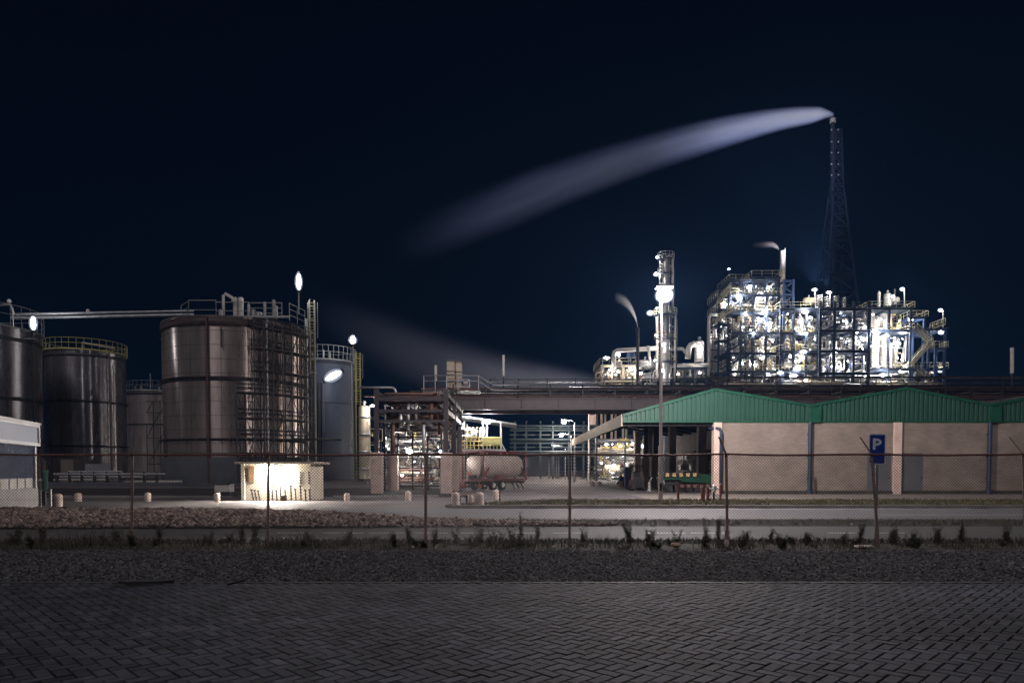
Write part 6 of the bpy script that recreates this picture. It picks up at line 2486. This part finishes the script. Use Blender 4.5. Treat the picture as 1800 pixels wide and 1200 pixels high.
build(MB().tube([W(1176, 614, LYp), W(1200, 613, LYp), W(1204, 618, LYp), W(1210, 622, LYp)], .36, 9), 'branch_pipe', white_pipe, bp_)
build(MB().tube([W(1209, 630, LYp), W(1211, 612, LYp), W(1214, 607, LYp), W(1222, 604, LYp)], .62, 9), 'elbow', white_pipe, bp_)
vessel_v(1229, 598, 640, LYp + 1, 16, 'dazzling white box like vessel just left of the stepped tower', white_pipe)
vessel_h(1122, 1152, 641, 17, LYp + 2, 'grey rounded drum between the low block and the column', clad)
vessel_v(1089, 633, 648, LYp - .5, 9, 'cream dome topped vessel on the low cream block', cream)
fan = thing('cooling_fan', 'small blue cooling fan unit above the low cream block', 'fan', (X(1109, LYp), LYp, 20))
build(MB().cyl(W(1109, 628, LYp), W(1109, 619, LYp), 1.0, 14, r2=.7), 'fan_shroud', blue_steel, fan)
build(MB().bar(W(1109, 640, LYp), W(1109, 628, LYp), .3), 'leg', blue_steel, fan)
vs = thing('vent_stack', 'thin dark vent stack puffing steam beside the process column', 'chimney', (X(1121, LYp - 2), LYp - 2, 0))
build(MB().cyl((X(1121, LYp - 2), LYp - 2, 0), W(1121, 577, LYp - 2), .32, 10), 'shaft', dark_steel, vs)
build(MB().cyl(W(1121, 582, LYp - 2), W(1121, 576, LYp - 2), .4, 10), 'tip', dark_steel, vs)

# ------------------------------------------------------------------ lattice stack
TY2 = 175.0
ls = thing('lattice_stack', 'very tall dark blue lattice stack trailing a long white plume', 'stack', (X(1464, TY2), TY2, 0))
def hw(py):
    return float(np.interp(py, [205, 228, 330, 345, 520, 700, 870], [3, 4.6, 8, 9.4, 25, 42, 57])) / F * TY2
xc = X(1464, TY2)
rows = [870, 800, 740, 690, 645, 600, 560, 520, 487, 455, 428, 402, 380, 360, 343, 330]
rows2 = [330, 313, 296, 278, 260, 244, 229]
def crn(py, k):
    h = hw(py)
    sx, sy = ((-1, -1), (1, -1), (1, 1), (-1, 1))[k]
    return Vector((xc + sx * h, TY2 + sy * h, max(0, Z(py, TY2))))
for k in range(4):
    mb = MB()
    pr = [870, 700, 520, 345, 330, 229]
    for a, b in zip(pr[:-1], pr[1:]):
        mb.bar(crn(a, k), crn(b, k), .42 if a > 345 else .3)
    build(mb, 'leg', tower_paint, ls)
for (pa, pb) in list(zip(rows[:-1], rows[1:])) + list(zip(rows2[:-1], rows2[1:])):
    mb = MB()
    for k in range(4):
        k1 = (k + 1) % 4
        mb.bar(crn(pb, k), crn(pb, k1), .2)
        mb.bar(crn(pa, k), crn(pb, k1), .2)
        mb.bar(crn(pa, k1), crn(pb, k), .2)
    build(mb, 'bracing', tower_paint, ls)
build(MB().cyl((xc, TY2, 0), W(1464, 332, TY2), .62, 12).cyl(W(1464, 332, TY2), W(1464, 228, TY2), .66, 12).cyl(W(1464, 228, TY2), W(1464, 207, TY2), .5, 12), 'flue', M('flue_dark', (.003, .008, .022), .6), ls)
build(MB().cyl(W(1464, 216, TY2), W(1464, 209, TY2), .72, 12), 'tip', galv, ls)
mb = MB()
for py in (232, 253, 272, 292, 311):
    for s_ in (-1, 1):
        p = W(1464, py, TY2) + Vector((s_ * .85, -1.1, 0))
        mb.box(p, (.34, .1, .34))
build(mb, 'reflector_plate', M('reflector', (.22, .23, .26), .5), ls)
for py in (326, 343, 420, 487):
    h = hw(py) + .3
    z = Z(py, TY2)
    build(MB().box2((xc - h, TY2 - h, z - .12), (xc + h, TY2 - .7, z)).box2((xc - h, TY2 + .7, z - .12), (xc + h, TY2 + h, z)), 'platform', tower_paint, ls)

# ------------------------------------------------------------------ lamps of the plant
L_ = [
    (1155, 452, 139, 6, 'floodlight at the very top of the process column', 'soft'),
    (1153.5, 482, 139, 11, 'floodlight on the second ring from the top of the process column', 'soft'),
    (1143, 550, 139, 14, 'slanted floodlight jutting left from the middle ring of the process column', 'soft'),
    (1155, 541, 138, 6, 'small floodlight just above the jutting one on the process column', 'soft'),
    (1154, 589, 138, 7, 'floodlight on the left side of the process column below the middle ring', 'soft'),
    (1166, 606, 137.5, 9, 'floodlight on the lower front of the process column', 'soft'),
    (1152, 633, 138, 7, 'floodlight near the foot of the process column', 'soft'),
    (1164, 651, 137.5, 9, 'lowest floodlight in front of the process column', 'soft'),
    (1066, 629, 149.4, 11, 'wide floodlight on a post at the near end of the low cream block', 'soft'),
    (1088, 624, 139, 7, 'floodlight under the fat arching pipe', 'soft'),
    (1072, 650, 139, 7, 'floodlight on the left of the low cream block', 'soft'),
    (1087, 653, 139, 6, 'floodlight in the middle of the low cream block', 'soft'),
    (1110, 650, 139, 7, 'floodlight on the right of the low cream block', 'soft'),
    (1126, 656, 139, 7, 'floodlight below the grey rounded drum', 'soft'),
    (1202, 641, 140, 8, 'floodlight in the low pipe frame right of the column', 'soft'),
    (1192, 657, 140, 6, 'floodlight low in the pipe frame right of the column', 'soft'),
    (1232, 612, 139, 10, 'floodlight glaring on the white box like vessel', 'soft'),
    (1230, 655, 140, 7, 'floodlight low before the stepped tower', 'soft'),
    (1281, 473, 150, 4, 'tiny lamp above the small top platform', 'far'),
    (1318, 503, 149.4, 8, 'floodlight under the wide roof platform, its left end', 'far'),
    (1353, 504, 149.4, 6, 'floodlight under the wide roof platform, its right end', 'far'),
    (1299, 523, 149.4, 13, 'big floodlight on the fifth deck of the tall tower', 'hot'),
    (1332, 527, 153.0, 8, 'floodlight below the crossed braces of the tall tower', 'far'),
    (1274, 535, 150.5, 8, 'floodlight on the upper stair flight of the tall tower', 'far'),
    (1344, 548, 149.4, 13, 'big floodlight in the middle of the tall tower', 'hot'),
    (1340, 561, 149.4, 8, 'floodlight just below the big middle one of the tall tower', 'far'),
    (1353, 568, 149.4, 9, 'wide floodlight beside the upright vessel of the tall tower', 'far'),
    (1311, 553, 149.4, 8, 'floodlight over the big bright drum', 'far'),
    (1363, 578, 150.5, 7, 'round lamp at the chimney foot below the blue frame', 'far'),
    (1268, 573, 150.5, 5, 'small lamp on the middle of the stair tower', 'far'),
    (1278, 590, 150.5, 6, 'small lamp on the lower stair tower', 'far'),
    (1325, 586, 149.4, 6, 'small lamp beneath the big bright drum', 'far'),
    (1322, 600, 153.0, 6, 'small lamp on the middle deck beside the pale drum', 'far'),
    (1343, 620, 153.0, 9, 'floodlight on the second deck of the tall tower', 'far'),
    (1318, 640, 153.0, 10, 'bright lamp at the cream vessel of the lowest deck', 'far'),
    (1349, 655, 153.0, 9, 'bright lamp low at the right of the tall tower', 'far'),
    (1290, 662, 153.0, 6, 'small lamp low at the left of the tall tower', 'far'),
    (1362, 587, 150.5, 5, 'first of a close pair of lamps right of the tall tower', 'far'),
    (1372, 587, 150.5, 5, 'second of a close pair of lamps right of the tall tower', 'far'),
    (1372, 655, 147.4, 10, 'wide floodlight low beside the chimney foot', 'soft'),
    (1396, 660, 147.4, 12, 'wide floodlight at the bottom of the chimney side block', 'soft'),
    (1402, 648, 147.4, 11, 'wide floodlight before the long white drum', 'soft'),
    (1390, 626, 150.5, 9, 'floodlight over the white drums of the chimney side block', 'soft'),
    (1413, 618, 147.4, 11, 'wide floodlight under the first deck of the chimney side block', 'soft'),
    (1414, 586, 147.4, 11, 'wide floodlight under the second deck of the chimney side block', 'far'),
    (1415, 548, 147.4, 13, 'wide floodlight under the top deck of the chimney side block', 'far'),
    (1424, 558, 147.4, 8, 'floodlight below the wide one under the top deck', 'far'),
    (1398, 577, 150.5, 5, 'small lamp on the second deck of the chimney side block', 'far'),
    (1432, 509, 147, 9, 'left lamp of two raised before the lattice stack', 'far'),
    (1457, 514, 146.5, 9, 'right lamp of two raised before the lattice stack', 'far'),
    (1416, 668, 146.8, 8, 'lamp behind the bridge below the chimney side block', 'soft'),
    (1490, 567, 150, 8, 'lamp on the upper deck of the dense dark frame', 'far'),
    (1460, 602, 152, 5, 'small lamp deep in the dense dark frame', 'far'),
    (1485, 640, 148, 6, 'lamp low in the dense dark frame', 'far'),
    (1455, 655, 148, 6, 'lamp lowest in the dense dark frame', 'far'),
    (1518, 596, 147.4, 11, 'wide lamp at the edge of dense frame and end frame', 'far'),
    (1520, 575, 150.5, 8, 'lamp on the deck edge left of the white column vessels', 'far'),
    (1541, 585, 147.4, 12, 'wide lamp over the tall white column vessels', 'hot'),
    (1558, 590, 147.4, 10, 'lamp at the head of the widest column vessel', 'far'),
    (1578, 604, 147.4, 13, 'big lamp right of the shorter white vessel', 'hot'),
    (1584, 584, 150.5, 9, 'lamp under the upper deck of the end frame', 'far'),
    (1583, 652, 150.5, 9, 'lamp under the lowest deck of the end frame', 'far'),
    (1552, 659, 147.4, 12, 'wide lamp below the white column vessels', 'hot'),
    (1522, 660, 150.5, 9, 'lamp low at the corner of dense frame and end frame', 'far'),
    (1601, 562, 150.5, 11, 'lamp under the small yellow railed deck', 'far'),
    (1586, 508, 149, 9, 'lamp on a post above the roof of the end frame', 'far'),
    (1570, 521, 149, 7, 'lamp between drum and dome on the roof of the end frame', 'far'),
    (1653, 545, 150.5, 9, 'lamp on a post above the outer deck', 'far'),
    (1654, 584, 150.5, 11, 'lamp under the outer deck by the yellow stair', 'far'),
    (1653, 651, 150.5, 11, 'lamp under the outer landing frame', 'far'),
]
for px, py, Y, d, lb, kd in L_:
    wide = 'wide' in lb or 'raised' in lb
    flood(px, py, Y, d * .92, lb, kd, sx=1.35 if wide else 1.0, sz=.8 if wide else 1.0)
# posts of the raised lamps
for px, pb, y0, y1, Y, lb in ((1590, 1590, 510, 541, 149.3, 'thin lamp post on the roof of the end frame'), (1658, 1658, 546, 577, 150.5, 'thin lamp post on the outer deck'), (1432, 1434, 511, 541, 147.3, 'left thin lamp post before the lattice stack'), (1459, 1459, 516, 541, 146.8, 'right thin lamp post before the lattice stack'), (1059, 1059, 631, 668, 139.3, 'yellowish lamp post at the near end of the low block')):
    t = thing('lamp_post', lb, 'lamp post', W(px, y1, Y), 'lamp posts on the plant decks')
    build(MB().cyl(W(pb, y1, Y), W(px, y0, Y), .12, 6), 'pole', galv, t)
    build(MB().bar(W(px, y0, Y), W(px - 4, y0, Y), .1), 'arm', galv, t)

# small bulkhead lamps among the pipes; extra ones added to brighten the dense frame
rg = random.Random(77)
for desc, (pa, pb), (ya, yb), Y, n in (('the tall stepped tower', (1282, 1364), (500, 665), 150.8, 34), ('the chimney side block', (1374, 1436), (550, 668), 148.8, 18), ('the dense dark frame', (1444, 1524), (548, 668), 148, 34), ('the open end frame', (1530, 1598), (545, 668), 149, 14), ('the low pipe frame', (1188, 1240), (640, 668), 142.5, 8), ('the low cream block', (1060, 1114), (645, 675), 140.6, 7)):
    for k in range(n):
        flood(rg.uniform(pa, pb), rg.uniform(ya, yb), Y + rg.uniform(0, 3), rg.uniform(2.2, 4.2), f'tiny bulkhead lamp among the pipes of {desc}', 'far' if rg.random() < .5 else 'soft', 'tiny bulkhead lamps among the pipes')
# spots added at the two raised floodlights, aimed up to brighten the plume
for k, (px, py, Y) in enumerate(((1432, 508, 147), (1457, 513, 146.5))):
    ld_ = bpy.data.lights.new('plume_fill_spot', 'SPOT')
    ld_.energy = SPOT_W
    ld_.color = (1.0, .93, 1.0)
    ld_.spot_size = R(64)
    ld_.spot_blend = .8
    ld_.shadow_soft_size = .5
    lo_ = bpy.data.objects.new('plume_fill_spot', ld_)
    COL.objects.link(lo_)
    p = W(px, py, Y) + Vector((0, .3, 1.0))
    lo_.location = p
    d = W((1405, 1330)[k], (205, 222)[k], TY2) - p
    lo_.rotation_euler = d.to_track_quat('-Z', 'Y').to_euler()
# ------------------------------------------------------------------ sky
w = bpy.data.worlds.new('World')
SC.world = w
w.use_nodes = True
nt = w.node_tree
bg = nt.nodes['Background']
tc = nt.nodes.new('ShaderNodeTexCoord')
sp = nt.nodes.new('ShaderNodeSeparateXYZ')
nt.links.new(tc.outputs['Generated'], sp.inputs[0])
cr = nt.nodes.new('ShaderNodeValToRGB')
e = cr.color_ramp.elements
e[0].position = 0.0
e[0].color = (0.0010, 0.0040, 0.0095, 1)
e[1].position = 0.62
e[1].color = (0.0002, 0.0006, 0.0026, 1)
m = cr.color_ramp.elements.new(0.22)
m.color = (0.0002, 0.0012, 0.0038, 1)
nt.links.new(sp.outputs['Z'], cr.inputs['Fac'])
nz = nt.nodes.new('ShaderNodeTexNoise')
nz.inputs['Scale'].default_value = 1.6
nz.inputs['Detail'].default_value = 3
nt.links.new(tc.outputs['Generated'], nz.inputs['Vector'])
mr = nt.nodes.new('ShaderNodeMapRange')
mr.inputs['To Min'].default_value = 0.7
mr.inputs['To Max'].default_value = 1.3
nt.links.new(nz.outputs['Fac'], mr.inputs['Value'])
mx = nt.nodes.new('ShaderNodeVectorMath')
mx.operation = 'SCALE'
nt.links.new(cr.outputs['Color'], mx.inputs[0])
nt.links.new(mr.outputs['Result'], mx.inputs['Scale'])
nt.links.new(mx.outputs['Vector'], bg.inputs['Color'])
bg.inputs['Strength'].default_value = 1.0

# soft weak fill added from behind the camera, standing in for night glow
sd = bpy.data.lights.new('night_fill', 'SUN')
sd.energy = SUN
sd.angle = R(25)
sd.color = (1.0, 0.93, 0.96)
so = bpy.data.objects.new('night_fill', sd)
COL.objects.link(so)
so.rotation_euler = (R(48), 0, R(-18))


# ------------------------------------------------------------------ steam and smoke
def plume(label, pts, Y, dens, col, name='smoke_plume', dnoise=.5, step=.35, nscale=1.5, falloff=1.6, kind=None):
    """pts: (px, py, radius px, density factor) along the plume; volume with soft radial falloff"""
    P = [W(a, b, Y) for a, b, c, d in pts]
    org = P[0]
    s_ = Y / F
    Lx = P[-1].x - P[0].x
    sg = 1 if Lx > 0 else -1
    L = abs(Lx)
    # resample by x
    n = 28
    ts = [abs(p.x - org.x) / L for p in P]
    cen = [p.z - org.z for p in P]
    rad = [c * s_ for a, b, c, d in pts]
    den = [d for a, b, c, d in pts]
    mb = MB()
    path, rr = [], []
    for i in range(n + 1):
        t = i / n
        path.append(Vector((sg * L * t, 0, float(np.interp(t, ts, cen)))))
        rr.append(float(np.interp(t, ts, rad)))
    k = 20
    for p, r in zip(path, rr):
        for j in range(k):
            a = 2 * math.pi * j / k
            mb.v.append((p.x, r * 1.03 * math.cos(a), p.z + r * 1.03 * math.sin(a)))
    for i in range(n):
        for j in range(k):
            j1 = (j + 1) % k
            mb.face((i * k + j, i * k + j1, (i + 1) * k + j1, (i + 1) * k + j), True)
    mb.face(list(range(k)))
    mb.face([n * k + j for j in range(k)][::-1])
    m = bpy.data.materials.new(name)
    m.use_nodes = True
    nt = m.node_tree
    for nd in list(nt.nodes):
        if nd.type == 'BSDF_PRINCIPLED':
            nt.nodes.remove(nd)
    out = [nd for nd in nt.nodes if nd.type == 'OUTPUT_MATERIAL'][0]
    vol = nt.nodes.new('ShaderNodeVolumeScatter')
    vol.inputs['Color'].default_value = (*col, 1)
    vol.inputs['Anisotropy'].default_value = 0.0
    nt.links.new(vol.outputs[0], out.inputs['Volume'])
    tc = nt.nodes.new('ShaderNodeTexCoord')
    sp = nt.nodes.new('ShaderNodeSeparateXYZ')
    nt.links.new(tc.outputs['Object'], sp.inputs[0])

    def math_(op, a, b=None):
        q = nt.nodes.new('ShaderNodeMath')
        q.operation = op
        for i, v in enumerate((a, b)):
            if v is None:
                continue
            if hasattr(v, 'links'):
                nt.links.new(v, q.inputs[i])
            else:
                q.inputs[i].default_value = v
        return q.outputs[0]

    t = math_('DIVIDE', sp.outputs['X'], sg * L)

    def curve(vals, lo, hi):
        fc = nt.nodes.new('ShaderNodeFloatCurve')
        c = fc.mapping.curves[0]
        span = (hi - lo) or 1.0
        vv = [(float(a), (b - lo) / span) for a, b in zip(ts, vals)]
        c.points[0].location = vv[0]
        c.points[1].location = vv[-1]
        for q in vv[1:-1]:
            c.points.new(*q)
        for pt in c.points:
            pt.handle_type = 'AUTO_CLAMPED'
        fc.mapping.update()
        nt.links.new(t, fc.inputs['Value'])
        return math_('ADD', math_('MULTIPLY', fc.outputs[0], span), lo)

    zc = curve(cen, min(cen), max(cen))
    rc = curve(rad, 0.0, max(rad))
    dc = curve(den, 0.0, max(den))
    dz = math_('SUBTRACT', sp.outputs['Z'], zc)
    # streaky noise drawn out along the plume
    cb = nt.nodes.new('ShaderNodeCombineXYZ')
    nt.links.new(math_('MULTIPLY', t, 2.6), cb.inputs[0])
    nt.links.new(math_('DIVIDE', sp.outputs['Y'], rc), cb.inputs[1])
    nt.links.new(math_('DIVIDE', dz, rc), cb.inputs[2])
    nz = nt.nodes.new('ShaderNodeTexNoise')
    nz.inputs['Scale'].default_value = nscale
    nz.inputs['Detail'].default_value = 4
    nt.links.new(cb.outputs[0], nz.inputs['Vector'])
    r2 = math_('SQRT', math_('ADD', math_('MULTIPLY', dz, dz), math_('MULTIPLY', sp.outputs['Y'], sp.outputs['Y'])))
    rn = math_('DIVIDE', r2, rc)
    fo = math_('POWER', math_('MAXIMUM', math_('SUBTRACT', 1.0, math_('MULTIPLY', rn, rn)), 0.0), falloff)
    nf = math_('ADD', math_('MULTIPLY', nz.outputs['Fac'], 2 * dnoise), 1 - dnoise)
    tot = math_('MULTIPLY', math_('MULTIPLY', math_('MULTIPLY', fo, nf), dc), dens)
    nt.links.new(tot, vol.inputs['Density'])
    m.cycles.volume_step_rate = step
    MATS[name + label] = m
    me = bpy.data.meshes.new(name)
    me.from_pydata(mb.v, [], mb.f)
    bm = bmesh.new()
    bm.from_mesh(me)
    bmesh.ops.recalc_face_normals(bm, faces=bm.faces)
    bm.to_mesh(me)
    bm.free()
    me.materials.append(m)
    o = bpy.data.objects.new(name, me)
    COL.objects.link(o)
    o.location = org
    ORG[o.name] = org
    tag(o, label, 'smoke', 'steam and smoke plumes', 'thing' if kind is None else kind)
    return o


plume('long pale plume streaming from the tall lattice stack', [
    (1465, 203, 4, 1.0), (1452, 200, 9, 1.0), (1425, 203, 15, .8), (1380, 209, 19, .55), (1300, 226, 26, .26), (1200, 253, 33, .125), (1100, 284, 38, .12),
    (1000, 318, 43, .088), (900, 357, 48, .058), (820, 389, 48, .030), (760, 414, 48, .010), (690, 442, 42, 0.0)], TY2, PL_D, (.34, .43, .80), dnoise=.95, nscale=2.6)
plume('small curved steam puff from the thin vent stack', [
    (1121, 575, 2.5, 1.0), (1118, 561, 5, .9), (1112, 547, 8, .6), (1104, 535, 10, .35), (1094, 527, 11, .15), (1080, 521, 10, 0.0)], LYp - 2, PL_D * 1.0, (.95, .93, .97), step=.2)
plume('faint wisp of steam from the slim chimney', [
    (1369, 438, 2.5, .8), (1364, 433, 4.5, .7), (1354, 430, 6, .4), (1342, 430, 6.5, .2), (1322, 431, 6, 0.0)], PY + 6, PL_D * .55, (.95, .93, .97), step=.2)
plume('low grey bank of steam drifting behind the bridge', [
    (1075, 692, 36, .6), (1000, 686, 48, 1.0), (930, 678, 56, .7), (860, 666, 66, .36), (780, 646, 74, .18), (700, 614, 76, .09), (640, 586, 70, .045), (540, 540, 60, 0.0)], 190, PL_D * .19, (.6, .66, .86), step=.5, dnoise=.7, falloff=2.8)

# thin blue haze volume added to give the lamps a glow
mb = MB().box2((-260, -12, -1), (260, 262, 96))
hz_m = bpy.data.materials.new('haze')
hz_m.use_nodes = True
hn = hz_m.node_tree
hn.nodes.remove(hn.nodes['Principled BSDF'])
pv = hn.nodes.new('ShaderNodeVolumePrincipled')
pv.inputs['Color'].default_value = (.19, .44, 1.0, 1)
pv.inputs['Density'].default_value = HAZE_D
hn.links.new(pv.outputs[0], [q for q in hn.nodes if q.type == 'OUTPUT_MATERIAL'][0].inputs['Volume'])
if HAZE_D:
    hz_o = build(mb, 'haze', hz_m, loc=(0, 0, 0))
    tag(hz_o, 'thin blue haze added for lamp glow over the plant', 'haze', kind='stuff')

# ------------------------------------------------------------------ render settings
SC.view_settings.view_transform = 'Standard'
SC.view_settings.look = 'None'
SC.view_settings.exposure = 0
SC.view_settings.gamma = 1
SC.render.engine = 'CYCLES'
cy = SC.cycles
cy.use_denoising = True
cy.max_bounces = 9
cy.diffuse_bounces = 2
cy.glossy_bounces = 3
cy.transmission_bounces = 2
cy.volume_bounces = 8
cy.sample_clamp_indirect = 4
cy.caustics_reflective = False
cy.caustics_refractive = False
cy.use_light_tree = True
